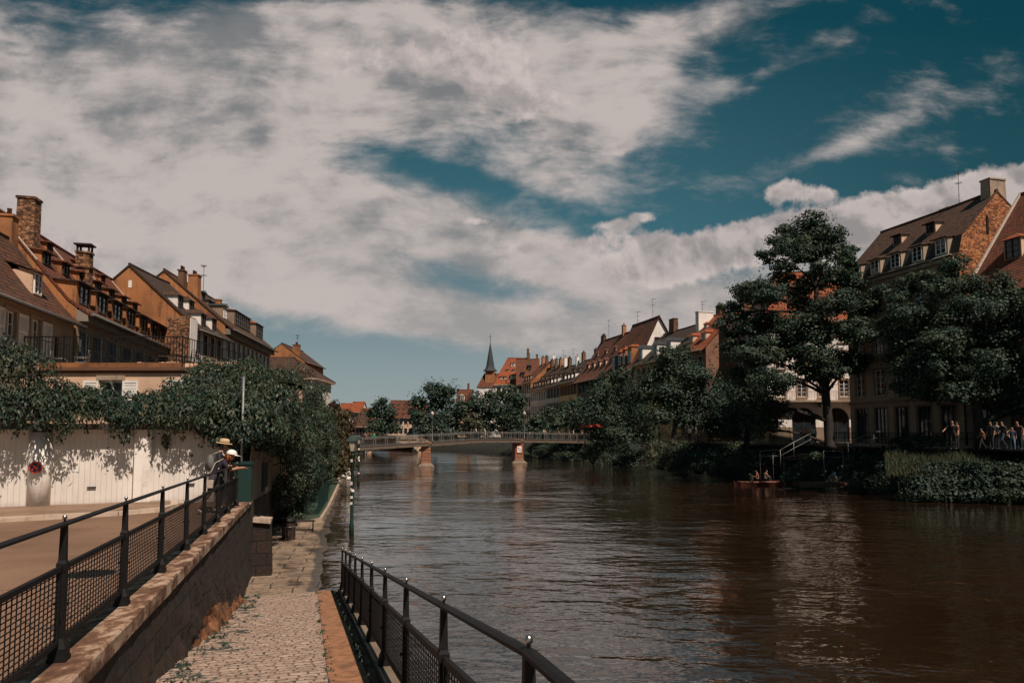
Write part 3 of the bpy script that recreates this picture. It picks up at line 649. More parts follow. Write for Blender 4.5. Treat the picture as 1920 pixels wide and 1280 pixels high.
# raised lawn with stone edging, and its mesh fence
lw = [gnd(x, y, -2.25) for x, y in ((560, 982), (601, 974), (616, 950), (632, 915), (637, 903), (630, 889), (604, 888))]
lw += [Vector((wallx(60), 60, -2.25)), Vector((wallx(45), 45, -2.25)), Vector((wallx(33), 33, -2.25))]
m = MB(); m.face([p+Vector((0, 0, .02)) for p in lw]); struct(m.build('lawn', MAT['lawn']))
m = MB()
for a, b_ in zip(lw[:6], lw[1:7]): m.bar(a-Vector((0, 0, .02)), b_-Vector((0, 0, .02)), .16, .22)
struct(m.build('lawn_kerb', MAT['stone'], jit=.012))
t = thing('mesh_fence', 'dark green welded mesh fence around the edge of the lawn', 'fence', gnd(600, 968, -2.25))
fp = [gnd(568, 968, -2.25), gnd(597, 964, -2.25), gnd(614, 938, -2.25)]
m = MB(); pz = MB()
for a, b_ in zip(fp[:-1], fp[1:]):
    L = (b_-a).length; n = int(L/.09)
    for k in range(n+1): p = a.lerp(b_, k/n); m.bar(p, p+Vector((0, 0, 1.18)), .012, .012, up=Vector((0, 1, 0)))
    for k in range(7): m.bar(a+Vector((0, 0, .04+.19*k)), b_+Vector((0, 0, .04+.19*k)), .014, .014)
m.build('wire_mesh', MAT['green'], t, True)
for p in fp+[fp[1].lerp(fp[2], .5)]:
    m = MB(); m.box(p.x-.03, p.x+.03, p.y-.03, p.y+.03, p.z-.1, p.z+1.25); m.build('post', MAT['green'], t, True)
# ------------------------------------------------------------------ lamps standing in the flooded quay edge
def quay_lamp(x, y, h, label):
    t = thing('street_lamp', label, 'street lamp', (x, y, -2.52)); h += .12
    m = MB(); m.lathe((0, 0, 0), [(.10, 0), (.10, .5), (.075, .6), (.065, h-.86), (.085, h-.84), (.085, h-.78), (.05, h-.72), (.05, h-.66)], 12); m.build('pole', MAT['green'], t)
    m = MB(); r = random.Random(int(y))
    for k in range(7):
        z = 1.0+r.random()*(h-2.1); a = r.uniform(-2.6, -.6); c, s_ = math.cos(a), math.sin(a)
        m.box(-.05, .05, .068, .079, z, z+r.uniform(.06, .16), M=Matrix.Rotation(a-math.pi/2, 4, 'Z'))
    m.build('sticker', MAT['whitewood'], t)
    ln = MB()
    for k in range(4):
        a = math.pi/4+k*math.pi/2; ln.bar((.11*math.cos(a), .11*math.sin(a), h-.66), (.215*math.cos(a), .215*math.sin(a), h-.24), .022, .022)
    ln.lathe((0, 0, h-.68), [(.06, 0), (.12, .02), (.12, .035)], 4, rot=math.pi/4, sm=False)
    la = ln.build('lantern_frame', MAT['copper'], t)
    g_ = MB(); g_.lathe((0, 0, h-.64), [(.10, 0), (.205, .40)], 4, rot=math.pi/4, sm=False); g_.build('lantern_glass', MAT['lampglass'], la)
    r_ = MB(); r_.lathe((0, 0, h-.24), [(.26, 0), (.27, .03), (.20, .20), (.12, .235), (.05, .25), (.03, .30), (.0, .31)], 4, rot=math.pi/4, sm=False); r_.build('lantern_roof', MAT['copper'], la)
    return t
p1 = gnd(659, 1001, ZW); p2 = gnd(672, 909, ZW)
quay_lamp(p1.x, p1.y, at(664, 817, p1.y).z-ZW, 'nearest green quay lamp with a square lantern, standing in the floodwater')
quay_lamp(p2.x, p2.y, at(673, 817, p2.y).z-ZW, 'second green quay lamp, further along the flooded quay')
p = gnd(170, 1074, zs(7)); t = thing('manhole_cover', 'dark round manhole cover in the street behind the railing', 'manhole cover', (p.x, p.y, zs(p.y)+.004))
m = MB(); m.lathe((0, 0, 0), [(.33, 0), (.33, .006), (.29, .007)], 24, sm=False); m.build('frame', MAT['edgestone'], t); m = MB(); m.lathe((0, 0, .002), [(.285, 0), (.285, .009)], 24, sm=False)
for k in range(5): m.box(-.2, .2, -.2+.1*k-.015, -.2+.1*k+.015, .008, .015)
m.build('lid', MAT['iron'], t)
# ------------------------------------------------------------------ house kit: x along the facade, y into the house, z up
CACHE = {}
def facade_mesh(m, L, z0, z1, holes, y=0.0, dep=.18, mi=0, M=None, arch=()):
    """wall sheet with real openings and reveals; holes = (x0,x1,za,zb)"""
    T = (lambda p: M @ Vector(p)) if M is not None else Vector
    xs = sorted({0.0, L, *[h[0] for h in holes], *[h[1] for h in holes]}); zz = sorted({z0, z1, *[h[2] for h in holes], *[h[3] for h in holes]})
    xs = [x for x in xs if -1e-6 <= x <= L+1e-6]; zz = [z for z in zz if z0-1e-6 <= z <= z1+1e-6]
    for i in range(len(xs)-1):
        for j in range(len(zz)-1):
            cx, cz = (xs[i]+xs[i+1])/2, (zz[j]+zz[j+1])/2
            if any(h[0] < cx < h[1] and h[2] < cz < h[3] for h in holes): continue
            m.face([T((xs[i], y, zz[j])), T((xs[i+1], y, zz[j])), T((xs[i+1], y, zz[j+1])), T((xs[i], y, zz[j+1]))], mi)
    for (a, b, c, d) in holes:
        for p, q in (((a, c), (b, c)), ((b, c), (b, d)), ((b, d), (a, d)), ((a, d), (a, c))):
            m.face([T((p[0], y, p[1])), T((q[0], y, q[1])), T((q[0], y+dep, q[1])), T((p[0], y+dep, p[1]))], mi)
    for (a, b, c, d) in arch:                        # fill the corners of a hole to make it round-headed
        r = (b-a)/2; xm = (a+b)/2; n = 7
        for sgn in (-1, 1):
            pts = [(xm+sgn*r*math.cos(math.pi/2*k/n), d-r+r*math.sin(math.pi/2*k/n)) for k in range(n+1)]
            for k in range(n): m.face([T((pts[k][0], y, pts[k][1])), T((xm+sgn*r, y, pts[k][1])), T((xm+sgn*r, y, pts[k+1][1])), T((pts[k+1][0], y, pts[k+1][1]))], mi)
            for k in range(n): m.face([T((pts[k][0], y, pts[k][1])), T((pts[k+1][0], y, pts[k+1][1])), T((pts[k+1][0], y+dep, pts[k+1][1])), T((pts[k][0], y+dep, pts[k][1]))], mi)
def win_mesh(w, h, cols=2, rws=3, fw=.06, key='white'):
    k = ('win', round(w, 2), round(h, 2), cols, rws, key)
    if k in CACHE: return CACHE[k]
    m = MB(); b = fw
    m.box(-w/2, -w/2+b, 0, .06, 0, h); m.box(w/2-b, w/2, 0, .06, 0, h); m.box(-w/2+b, w/2-b, 0, .06, 0, b); m.box(-w/2+b, w/2-b, 0, .06, h-b, h)
    for i in range(1, cols): x = -w/2+b+(w-2*b)*i/cols; m.box(x-.035, x+.035, -.008, .05, b, h-b)
    for j in range(1, rws): z = b+(h-2*b)*j/rws; m.box(-w/2+b, w/2-b, .012, .045, z-.014, z+.014)
    m.face([(-w/2+b, .05, b), (w/2-b, .05, b), (w/2-b, .05, h-b), (-w/2+b, .05, h-b)], 1)
    o = m.build('window', [MAT[{'white': 'whitewood', 'dark': 'darkwood', 'blue': 'bluewood'}[key]], MAT['glass']])
    CACHE[k] = o.data; bpy.data.objects.remove(o); return CACHE[k]
def shut_mesh(w, h, mat):
    k = ('shut', round(w, 2), round(h, 2), mat)
    if k in CACHE: return CACHE[k]
    m = MB()
    m.box(-w/2, -w/2+.07, -.045, 0, 0, h); m.box(w/2-.07, w/2, -.045, 0, 0, h)
    for z in (0, h*.48, h-.09): m.box(-w/2+.07, w/2-.07, -.043, -.002, z, z+.09)
    z = .10
    while z < h-.13:
        if not (h*.48-.03 < z < h*.48+.09): m.face([(-w/2+.06, -.035, z), (w/2-.06, -.035, z), (w/2-.06, -.010, z+.05), (-w/2+.06, -.010, z+.05)])
        z += .055
    m.box(-w/2+.07, w/2-.07, -.010, -.004, .08, h-.08)
    o = m.build('shutter', MAT[mat]); CACHE[k] = o.data; bpy.data.objects.remove(o); return CACHE[k]
def sill_mesh(w, mat):
    k = ('sill', round(w, 2), mat)
    if k in CACHE: return CACHE[k]
    m = MB(); m.box(-w/2-.12, w/2+.12, -.14, .02, -.10, -.003)
    o = m.build('sill', MAT[mat]); CACHE[k] = o.data; bpy.data.objects.remove(o); return CACHE[k]
def surround_mesh(w, h, mat, t=.15):
    k = ('sur', round(w, 2), round(h, 2), mat)
    if k in CACHE: return CACHE[k]
    m = MB(); m.box(-w/2-t, -w/2-.002, -.03, .02, 0, h); m.box(w/2+.002, w/2+t, -.03, .02, 0, h); m.box(-w/2-t-.03, w/2+t+.03, -.045, .02, h+.002, h+t)
    o = m.build('surround', MAT[mat]); CACHE[k] = o.data; bpy.data.objects.remove(o); return CACHE[k]
def put(me, name, parent, loc, rz=0): o = link(name, me, parent); o.location = loc; o.rotation_euler = (0, 0, rz); return o
class House:
    def __init__(s, name, label, x, y, z, ang, L, D, group='houses along the river'):
        s.t = thing(name, label, 'house', (x, y, z), R(ang), group); s.L, s.D = L, D; s.holes = []; s.sideholes = []; s.arch = []; s.wspecs = []
        s.z = z
    def windows(s, us, za, zb, w=1.0, cols=2, rws=3, key='white', shut=None, sw=None, sill='stone', sur=None, open_=(1, 1), side=False, arch=False, fw=.06):
        za -= s.z; zb -= s.z
        for u in us:
            h = (u-w/2, u+w/2, za, zb)
            (s.sideholes if side else s.holes).append(h)
            if arch: s.arch.append(h)
            s.wspecs.append((u, za, zb, w, cols, rws, key, shut, sw or w/2, sill, sur, open_, side, fw))
    def profile_z(s, v):
        pr = s.prof
        for (a, za), (b, zb) in zip(pr[:-1], pr[1:]):
            if a <= v <= b: return za+(zb-za)*(v-a)/(b-a)
        return pr[-1][1]
    def shell(s, prof, wall, side=None, z1=None, far=True, zb=-.6):
        s.prof = [(v, z-s.z) for v, z in prof]
        s.top = (z1-s.z) if z1 else s.profile_z(.02)-.06
        m = MB(); facade_mesh(m, s.L, zb, s.top, s.holes, arch=s.arch)
        m.build('wall', MAT[wall], s.t); m = MB(); m.face([(s.L, s.D, zb), (0, s.D, zb), (0, s.D, s.top), (s.L, s.D, s.top)]); m.build('back_wall', MAT[wall], s.t)
        for u in ((0, s.L) if far else (0,)):
            g = MB(); pts = [(u, 0, zb), (u, s.D, zb), (u, s.D, s.profile_z(s.D)-.08)]
            pts += [(u, v, z-.08) for v, z in reversed(s.prof) if 0 < v < s.D] + [(u, 0, s.top)]
            g.face(pts if u else pts[::-1]); g.build('gable_wall', MAT[side or wall], s.t)
    def roof(s, mat, ov=.18, th=.14, o0=None, o1=None):
        m = MB(); u0, u1 = -(ov if o0 is None else o0), s.L+(ov if o1 is None else o1); sl = 0
        n = max(2, int((u1-u0)/1.2)); rg = random.Random(int(s.t.location.y*10))
        for (a, za), (b, zb) in zip(s.prof[:-1], s.prof[1:]):
            l = math.hypot(b-a, zb-za)
            for i in range(n):
                ua, ub = u0+(u1-u0)*i/n, u0+(u1-u0)*(i+1)/n
                sag = lambda u: -.05*math.sin(math.pi*(u-u0)/(u1-u0))+.02*math.sin(u*1.7+s.t.location.y)
                m.face([(ua, a, za+sag(ua)), (ub, a, za+sag(ub)), (ub, b, zb+sag(ub)), (ua, b, zb+sag(ua))], 0, [(ua, sl), (ub, sl), (ub, sl+l), (ua, sl+l)])
            for u in (u0, u1): m.face([(u, a, za), (u, b, zb), (u, b, zb-th), (u, a, za-th)], 0, [(u, 0), (u+l, 0), (u+l, .1), (u, .1)])
            m.face([(u0, a, za-th), (u1, a, za-th), (u1, b, zb-th), (u0, b, zb-th)], 0, [(0, 0), (9, 0), (9, .1), (0, .1)])
            sl += l
        a, za = s.prof[0]; m.face([(u0, a, za), (u1, a, za), (u1, a, za-th), (u0, a, za-th)], 0, [(u0, 0), (u1, 0), (u1, .1), (u0, .1)])
        r = m.build('roof', MAT[mat], s.t)
        rm = MB(); zr = max(s.prof, key=lambda p: p[1])
        rm.tube([(u0, zr[0], zr[1]+.02), ((u0+u1)/2, zr[0], zr[1]-.03), (u1, zr[0], zr[1]+.02)], .11, 8); rm.build('ridge', MAT[mat], r)
        gm = MB(); a, za = s.prof[0]; gm.tube([(u0, a-.05, za-.04), (u1, a-.05, za-.04)], .07, 6); gm.build('gutter', MAT['zinc'], s.t)
        s.rf = r; return r
    def hip(s, ze, zr, sl, sr, mat, ov=.5, matl=None):
        ze -= s.z; zr -= s.z; L, D = s.L, s.D; m = MB(); s.prof = [(-ov, ze), (D/2, zr), (D+ov, ze)]
        A, B, Cc, Dd = (-ov, -ov, ze), (L+ov, -ov, ze), (L+ov, D+ov, ze), (-ov, D+ov, ze); P, Q = (sl, D/2, zr), (L-sr, D/2, zr)
        sp = math.hypot(D/2+ov, zr-ze)
        m.face([A, B, Q, P], 0, [(A[0], 0), (B[0], 0), (Q[0], sp), (P[0], sp)]); m.face([Cc, Dd, P, Q], 0, [(C_[0], k) for C_, k in ((Cc, 0), (Dd, 0), (P, sp), (Q, sp))])
        m.face([Dd, A, P], 1, [(Dd[1], 0), (A[1], 0), (P[1], math.hypot(sl+ov, zr-ze))]); m.face([B, Cc, Q], 1, [(B[1], 0), (Cc[1], 0), (Q[1], math.hypot(sr+ov, zr-ze))])
        m.box(-ov, L+ov, -ov, D+ov, ze-.25, ze-.012, 2)
        s.rf = m.build('roof', [MAT[mat], MAT[matl or mat], MAT['stone']], s.t)
        rm = MB()
        for a, b in ((A, P), (Dd, P), (P, Q), (Q, B), (Q, Cc)): rm.tube([a, b], .11, 6)
        rm.build('ridge', MAT[matl or mat], s.rf)
    def body(s, wall, ze, side=None, zb=-.6):       # plain box walls for hipped houses
        s.top = ze-s.z-.26; m = MB(); facade_mesh(m, s.L, zb, s.top, s.holes, arch=s.arch); m.build('wall', MAT[wall], s.t); m = MB()
        m.face([(s.L, s.D, zb), (0, s.D, zb), (0, s.D, s.top), (s.L, s.D, s.top)]); m.face([(s.L, 0, zb), (s.L, s.D, zb), (s.L, s.D, s.top), (s.L, 0, s.top)])
        m.build('back_wall', MAT[wall], s.t)
        m = MB(); facade_mesh(m, s.D, zb, s.top, s.sideholes, M=Matrix.Rotation(-math.pi/2, 4, 'Z') @ Matrix.Translation((-s.D, 0, 0)))
        m.build('side_wall', MAT[side or wall], s.t)
    def fit(s):                                       # hang the windows in their openings
        for (u, za, zb, w, cols, rws, key, shut, sw, sill, sur, op, side, fw) in s.wspecs:
            p = (u, .11, za) if not side else (.11, s.D-u, za); rz = 0 if not side else -math.pi/2
            wo = put(win_mesh(w-.012, zb-za-.012, cols, rws, fw, key), 'window', s.t, (p[0], p[1], za+.006), rz)
            if sill: put(sill_mesh(w, sill), 'sill', wo, (0, -.11, 0))
            if sur: put(surround_mesh(w, zb-za, sur), 'surround', wo, (0, -.112, 0))
            if shut:
                k = .02 if not sur else .17
                if op[0]: put(shut_mesh(sw, zb-za, shut), 'shutter', wo, (-w/2-sw/2-k, -.13, 0))
                if op[1]: put(shut_mesh(sw, zb-za, shut), 'shutter', wo, (w/2+sw/2+k, -.13, 0))
    def chimney(s, u, v, za, zb, du=.7, dv=.5, mat='brick_chim', pots=2, cap='slab', collar=None):
        za -= s.z; zb -= s.z; m = MB(); t = .04
        m.grid([[Vector((u+a*(du/2+k), v+b*(dv/2+k), z)) for a, b in ((-1, -1), (1, -1), (1, 1), (-1, 1))] for k, z in ((t, za), (t*.5, (za+zb)/2), (0, zb))], 0, True, False)
        m.box(u-du/2-.06, u+du/2+.06, v-dv/2-.06, v+dv/2+.06, zb, zb+.12)
        if collar: c = collar-s.z; m.box(u-du/2-.09, u+du/2+.09, v-dv/2-.09, v+dv/2+.09, c, c+.16)
        o = m.build('chimney', MAT[mat], s.t, jit=.012, seed=int(u*9))
        if pots:
            m = MB()
            for k in range(pots): m.lathe((u+(k-(pots-1)/2)*du/max(1, pots), v, zb+.12), [(.13, 0), (.10, .3), (.12, .32), (.12, .36)], 8)
            if pots: m.build('chimney_pot', MAT['brownwall'], o)
        if cap == 'open':
            m = MB(); 
            for a in (-1, 1):
                for b in (-1, 1): m.box(u+a*(du/2-.06)-.05, u+a*(du/2-.06)+.05, v+b*(dv/2-.06)-.05, v+b*(dv/2-.06)+.05, zb+.12, zb+.5)
            m.box(u-du/2-.12, u+du/2+.12, v-dv/2-.12, v+dv/2+.12, zb+.5, zb+.58); m.build('chimney_cap', MAT['darkwood'], o)
        return o
    def antenna(s, u, v, z, h, rot=.4):
        z -= s.z; m = MB(); m.tube([(u, v, z), (u+.02, v, z+h)], .022, 5); c, d = math.cos(rot), math.sin(rot)
        for zz, l, n in ((h-.08, .8, 7), (h*.68, .45, 4), (h*.35, .6, 0)):
            m.tube([(u-c*l*.25, v-d*l*.25, z+zz), (u+c*l, v+d*l, z+zz+.05)], .014, 4)
            for k in range(n): x = -l*.2+k*l*1.1/n; e = .28-.02*k; m.tube([(u+c*x-d*e, v+d*x+c*e, z+zz+.02), (u+c*x+d*e, v+d*x-c*e, z+zz+.02)], .010, 4)
        m.build('antenna', MAT['iron'], s.t)
    def dormer(s, u, v, w, h, z=None, kind='shed', wall='ochre', roof='tile_red', nwin=1, key='white', deep=None, cheek=None, rise=None, face=None, wh=None):
        """a dormer whose front stands at depth v on the roof slope; window as a sub-part"""
        zb = (s.profile_z(v)-.05) if z is None else z-s.z; zt = zb+h
        vb = v
        while vb < s.D*.5 and s.profile_z(vb) < zt+(.35 if kind != 'shed' else .25): vb += .05
        if deep: vb = v+deep
        m = MB(); m.box(u-w/2, u+w/2, v, vb, zb-.25, zt)
        d = m.build('dormer', MAT[wall], s.t)
        if face:
            m = MB(); m.box(u-w/2-.005, u+w/2+.005, v-.03, v-.002, zb-.05, zt); m.build('dormer_front', MAT[face], d)
        r = MB(); e = .14
        if kind == 'shed':
            zk = zt+(rise if rise is not None else .28); l = math.hypot(vb-v+.3, zk-zt)
            r.face([(u-w/2-e, v-.28, zt-.02), (u+w/2+e, v-.28, zt-.02), (u+w/2+e, vb+.1, zk), (u-w/2-e, vb+.1, zk)], 0, [(u-w/2, 0), (u+w/2, 0), (u+w/2, l), (u-w/2, l)])
            r.face([(u-w/2-e, v-.28, zt-.10), (u+w/2+e, v-.28, zt-.10), (u+w/2+e, vb+.1, zk-.08), (u-w/2-e, vb+.1, zk-.08)])
            r.face([(u-w/2-e, v-.28, zt-.10), (u+w/2+e, v-.28, zt-.10), (u+w/2+e, v-.28, zt-.02), (u-w/2-e, v-.28, zt-.02)])
            for q in (-1, 1): x = u+q*(w/2+e); r.face([(x, v-.28, zt-.10), (x, vb+.1, zk-.08), (x, vb+.1, zk), (x, v-.28, zt-.02)])
        else:
            k = w*(.30 if rise is None else rise); hb = .45*w if kind == 'hip' else 0
            A, B = (u-w/2-e, v-.18, zt-.04), (u+w/2+e, v-.18, zt-.04); C1, D1 = (u+w/2+e, vb+.5, zt-.04), (u-w/2-e, vb+.5, zt-.04)
            P, Q = (u, v-.18+hb, zt+k), (u, vb+.8, zt+k); l = math.hypot(w/2, k)
            r.face([A, P, Q, D1], 0, [(A[1], 0), (P[1], l), (Q[1], l), (D1[1], 0)]); r.face([B, C1, Q, P], 0, [(B[1], 0), (C1[1], 0), (Q[1], l), (P[1], l)])
            r.face([A, B, P], 0 if kind == 'hip' else 1, [(A[0], 0), (B[0], 0), (P[0], l)]); r.face([A, B, C1, D1])
        r.build('dormer_roof', [MAT[roof], MAT[wall]], d)
        ww = (w-.16)/nwin
        for k in range(nwin): put(win_mesh(min(ww-.06, 1.3), wh or h-.14, 2, 3, .07, key), 'window', d, (u-w/2+.08+ww*(k+.5), v-(.06 if not face else .09), zb+.06))
    def band(s, name, z0, z1, out, mat, u0=0, u1=None):
        m = MB(); m.box(u0, s.L if u1 is None else u1, -out, -.003, z0-s.z, z1-s.z); m.build(name, MAT[mat], s.t)
# ------------------------------------------------------------------ houses on the left bank
AL = math.degrees(math.atan2(.977, -.212))
def lx(y): return -15.1-.217*y
A = House('house', 'nearest house at far left, brown tiled roof and white louvred shutters', lx(20), 20, 0, AL, 16.3, 6.2)
A.windows([2.6, 4.9, 7.2, 9.7], 5.5, 7.1, .9, 2, 3, shut='whitewood', sw=.85, sur='stone'); A.windows([12.05], 5.5, 7.1, .9, 2, 3, shut='whitewood', sw=.95, sur='stone', open_=(0, 1)); A.windows([14.35], 4.5, 6.6, .55, 1, 2, 'dark', sill=None)
A.shell([(-.55, 7.42), (.1, 7.95), (.8, 8.75), (3.0, 11.75), (6.7, 7.3)], 'beige'); A.roof('tile_rust', o1=.0); A.fit()
A.dormer(13.3, .55, 1.0, 1.15, kind='shed', wall='cream', roof='tile_rust', deep=1.9, rise=.75)
A.dormer(5.3, .55, 1.0, 1.15, kind='shed', wall='cream', roof='tile_rust', deep=1.9, rise=.75)
A.chimney(16.0, 3.1, 10.8, 12.9, .6, .6, 'ochre', 1); A.chimney(17.6, 2.9, 10.4, 14.35, .75, .85, 'rubble_dark', 0)
B = House('house', 'long tiled house with rows of ochre dormers behind the roof terrace', lx(36.2), 36.2, 0, AL, 17.5, 8.4)
B.windows([1.8, 4.1, 6.7, 9.3, 11.9, 14.5], 5.5, 7.3, .9, 2, 3, shut='bluewood', sw=.6, sur='stone')
B.shell([(-.75, 8.15), (-.2, 8.5), (.45, 9.0), (1.2, 9.9), (4.15, 13.6), (8.9, 8.2)], 'beige', 'ochre'); B.roof('tile_red', o0=.05, o1=.0); B.fit()
for k, u in enumerate([1.2, 3.9, 6.5, 9.1, 11.8, 14.3, 16.4]): B.dormer(u, .12, 2.0, 1.25, kind='shed', wall='ochre', roof='tile_dark', key='dark', rise=.15)
for k in range(7): B.dormer(1.0+2.5*k, 1.95, 1.1, .8, kind='shed', wall='ochre', roof='tile_red', key='dark', rise=.12)
for u in (4.6, 9.0, 13.2): B.dormer(u, 3.25, .8, .55, kind='shed', wall='ochre', roof='tile_red', key='dark', rise=.1)
B.band('eave_cove', 7.75, 8.35, .55, 'greywall'); B.chimney(6.0, 1.9, 9.9, 12.75, .62, .75, 'rubble_dark', 0, 'open', 11.85)
for u in (0.1, 6.2, 11.3, 17.3):                     # pale flashing strips down the slope
    m = MB(); m.bar((u, 2.0, B.profile_z(2.0)+.03), (u, 4.0, B.profile_z(4.0)+.03), .12, .05); m.build('flashing', MAT['flash'], B.rf)
ca = math.degrees(math.atan2(.9987, -.05))
Ch = House('house', 'white house with a large ochre gable and white dormers behind the terrace', -24.5, 52.8, 0, ca, 7.1, 9.8)
Ch.windows([.75, 2.7, 4.2, 5.65], 8.0, 9.75, .95, 2, 4, 'dark', sur='pinkstone'); Ch.windows([.75, 2.7, 4.2, 5.65], 4.6, 6.4, .95, 2, 4, 'dark', sur='pinkstone')
Ch.shell([(-.55, 9.8), (0, 10.25), (4.9, 14.8), (10.2, 9.9)], 'white', 'ochre'); Ch.roof('tile_dark', o0=.08); Ch.fit()
for u, v in ((1.3, 1.55), (3.4, 1.55), (2.6, .25), (4.9, .25)): Ch.dormer(u, v, 1.05, 1.0, kind='hip', wall='white', roof='tile_brown', key='dark', rise=.35)
m = MB(); m.box(-1.5, -.25, -.35, 1.25, -.5, 10.55); o = m.build('party_wall', MAT['rubble_dark'], Ch.t, jit=.03)
m = MB(); m.box(-1.45, -.22, -.43, -.36, -.5, 10.45); m.build('white_edge', MAT['white'], Ch.t)
m = MB(); m.box(-.012, .0, 4.7, 4.95, 13.0, 13.55); m.build('gable_slit', MAT['whitewood'], Ch.t)
ea = math.degrees(math.atan2(.994, -.108))
E = House('house', 'rose house with tall white windows and wide dormers, last of the near row', -25.0, 59.9, 0, ea, 16.6, 10.4)
E.windows([.95+1.6*k for k in range(10)], 8.4, 10.1, .95, 2, 4, sur='stone', shut='whitewood', sw=.4, open_=(0, 1)); E.windows([.95+1.6*k for k in range(10)], 5, 6.9, .95, 2, 4, sur='stone')
E.shell([(-.75, 10.9), (-.1, 11.4), (5.2, 16.0), (10.8, 11.0)], 'rose', 'ochre'); E.roof('tile_brown', o0=.08); E.fit()
E.band('cornice', 10.45, 10.95, .45, 'greywall'); E.band('string_course', 7.55, 7.8, .15, 'stone')
E.dormer(8.3, .8, 5.6, 1.45, kind='hip', wall='taupe', roof='tile_orange', nwin=4, key='dark', rise=.13); E.dormer(14.9, .8, 2.9, 1.45, kind='hip', wall='taupe', roof='tile_orange', nwin=2, key='dark', rise=.2)
E.dormer(2.9, .9, 1.1, 1.2, kind='gable', wall='taupe', roof='slate', key='white', rise=.2)
E.dormer(2.2, 2.6, .9, .8, kind='gable', wall='zinc' if 'zinc' in MAT else 'taupe', roof='slate', key='dark', rise=.2); E.dormer(4.4, 2.6, 1.6, .45, kind='gable', wall='taupe', roof='slate', nwin=1, key='dark', rise=.12)
E.chimney(.6, 3.9, 13.8, 16.0, .8, .45, 'brownwall', 2); E.chimney(1.0, 3.0, 13.2, 15.7, .8, .85, 'ochre', 2); E.chimney(6.0, 2.4, 13.2, 14.5, .4, .4, 'ochre', 0)
E.antenna(2.1, 2.6, 14.0, 3.0)
Fh = House('house', 'white house with a brown hipped roof behind the big hedge', -39.6, 90, 0, 0, 13.7, 9)
Fh.windows([12.4, 9.9, 7.4], 6.2, 8.0, 1.0, 2, 3, shut='bluewood', sw=.4); Fh.body('white', 9.05); Fh.hip(9.05, 12.2, 3.0, 4.0, 'tile_brown'); Fh.fit()
G = House('house', 'ochre gable between two chimneys behind the white hipped house', -30.2, 100.5, 0, 90, 10, 7.2)
G.shell([(-.3, 12.2), (0, 12.4), (3.4, 14.95), (7.5, 12.2)], 'ochre', 'ochre'); G.roof('tile_brown', o0=.02)
G.chimney(.6, 1.4, 12.9, 14.7, .7, .9, 'ochre', 2); G.chimney(.6, 5.9, 12.6, 14.7, .6, .8, 'ochre', 0); G.antenna(1, 1.4, 14.7, 1.6)
# annexe with the roof terrace
an = thing('terrace_annexe', 'low cream annexe with a roof terrace and white shuttered windows', 'annexe', (-19.2, 27, 0))
m = MB(); L = 8.6; hs = [(3.55-.45, 3.55+.45, 2.6, 3.9), (7.1-.7, 7.1+.7, 2.6, 3.95)]
facade_mesh(m, L, -.4, 4.28, hs); m.box(0, L, .2, 8, 4.0, 4.27); m.face([(L, 0, -.4), (L, 8, -.4), (L, 8, 4.28), (L, 0, 4.28)]); m.face([(0, 8, -.4), (0, 0, -.4), (0, 0, 4.28), (0, 8, 4.28)])
m.build('wall', MAT['cream'], an)
for x, w_, h_ in ((3.55, .9, 1.3), (7.1, 1.4, 1.35)):
    wo = put(win_mesh(w_-.01, h_-.01, 2, 2), 'window', an, (x, .1, 2.6))
    for q in (-1, 1): put(shut_mesh(.6, h_, 'whitewood'), 'shutter', wo, (q*(w_/2+.32), -.12, 0))
    m = MB(); m.box(-w_/2-.1, w_/2+.1, -.17, -.05, h_+.02, h_+.2); m.build('lintel', MAT['stone'], wo)
m = MB(); m.box(-.25, L+.35, -.14, .3, 4.29, 4.42); m.box(-.12, L+.2, -.07, .25, 4.19, 4.285); m.build('cornice', MAT['brownwall'], an)
m = MB(); m.box(.1, 6.3, -.05, .12, 4.425, 4.60); m.build('terrace_kerb', MAT['ochre'], an)
m = MB(); m.box(1.0, 6.2, 6.5, 6.7, 4.28, 5.3); m.build('low_wall', MAT['cream'], an)
rl = MB()
rl.bar((.1, -.02, 5.62), (6.3, -.02, 5.62), .05, .04); rl.bar((.1, -.02, 4.72), (6.3, -.02, 4.72), .03, .03)
for k in range(53): x = .1+k*6.2/52; rl.box(x-.009, x+.009, -.03, -.012, 4.72, 5.62)
for k in range(5): x = .1+k*1.55; rl.box(x-.022, x+.022, -.04, 0, 4.4, 5.66)
for zz in (5.62, 4.72): rl.bar((6.3, -.02, zz), (6.3, 7.5, zz), .03, .03); rl.bar((.1, -.02, zz), (.1, 5, zz), .03, .03)
for k in range(1, 37): rl.box(6.29, 6.31, -.02+k*.2-.009, -.02+k*.2+.009, 4.72, 5.62)
rl.build('terrace_railing', MAT['iron'], an)
def terrace_chair(x, y, rz, label, mat='zinc'):
    t = thing('terrace_chair', label, 'chair', (x, y, 4.275), rz, 'chairs on the roof terrace'); m = MB(); m.box(-.22, .22, -.22, .22, .43, .46)
    m.build('seat', MAT[mat], t); m = MB(); m.tube([(-.21, .22, .44), (-.22, .28, .95), (.22, .28, .95), (.21, .22, .44)], .018, 5)
    for k in range(4): m.tube([(-.21, .23+.012*k, .56+.1*k), (.21, .23+.012*k, .56+.1*k)], .014, 4)
    m.build('backrest', MAT[mat], t)
    for a in (-1, 1):
        for b in (-1, 1): m = MB(); m.tube([(a*.2, b*.2, .43), (a*.23, b*.25, 0)], .016, 5); m.build('leg', MAT[mat], t)
        m = MB(); m.tube([(a*.23, -.2, .44), (a*.24, -.2, .66), (a*.24, .24, .66)], .015, 5); m.build('arm', MAT[mat], t)
    return t
terrace_chair(-18.75, 28.6, 1.9, 'pale metal terrace chair nearest the white shutter'); terrace_chair(-17.6, 28.2, -1.2, 'pale metal terrace chair behind the left end of the railing')
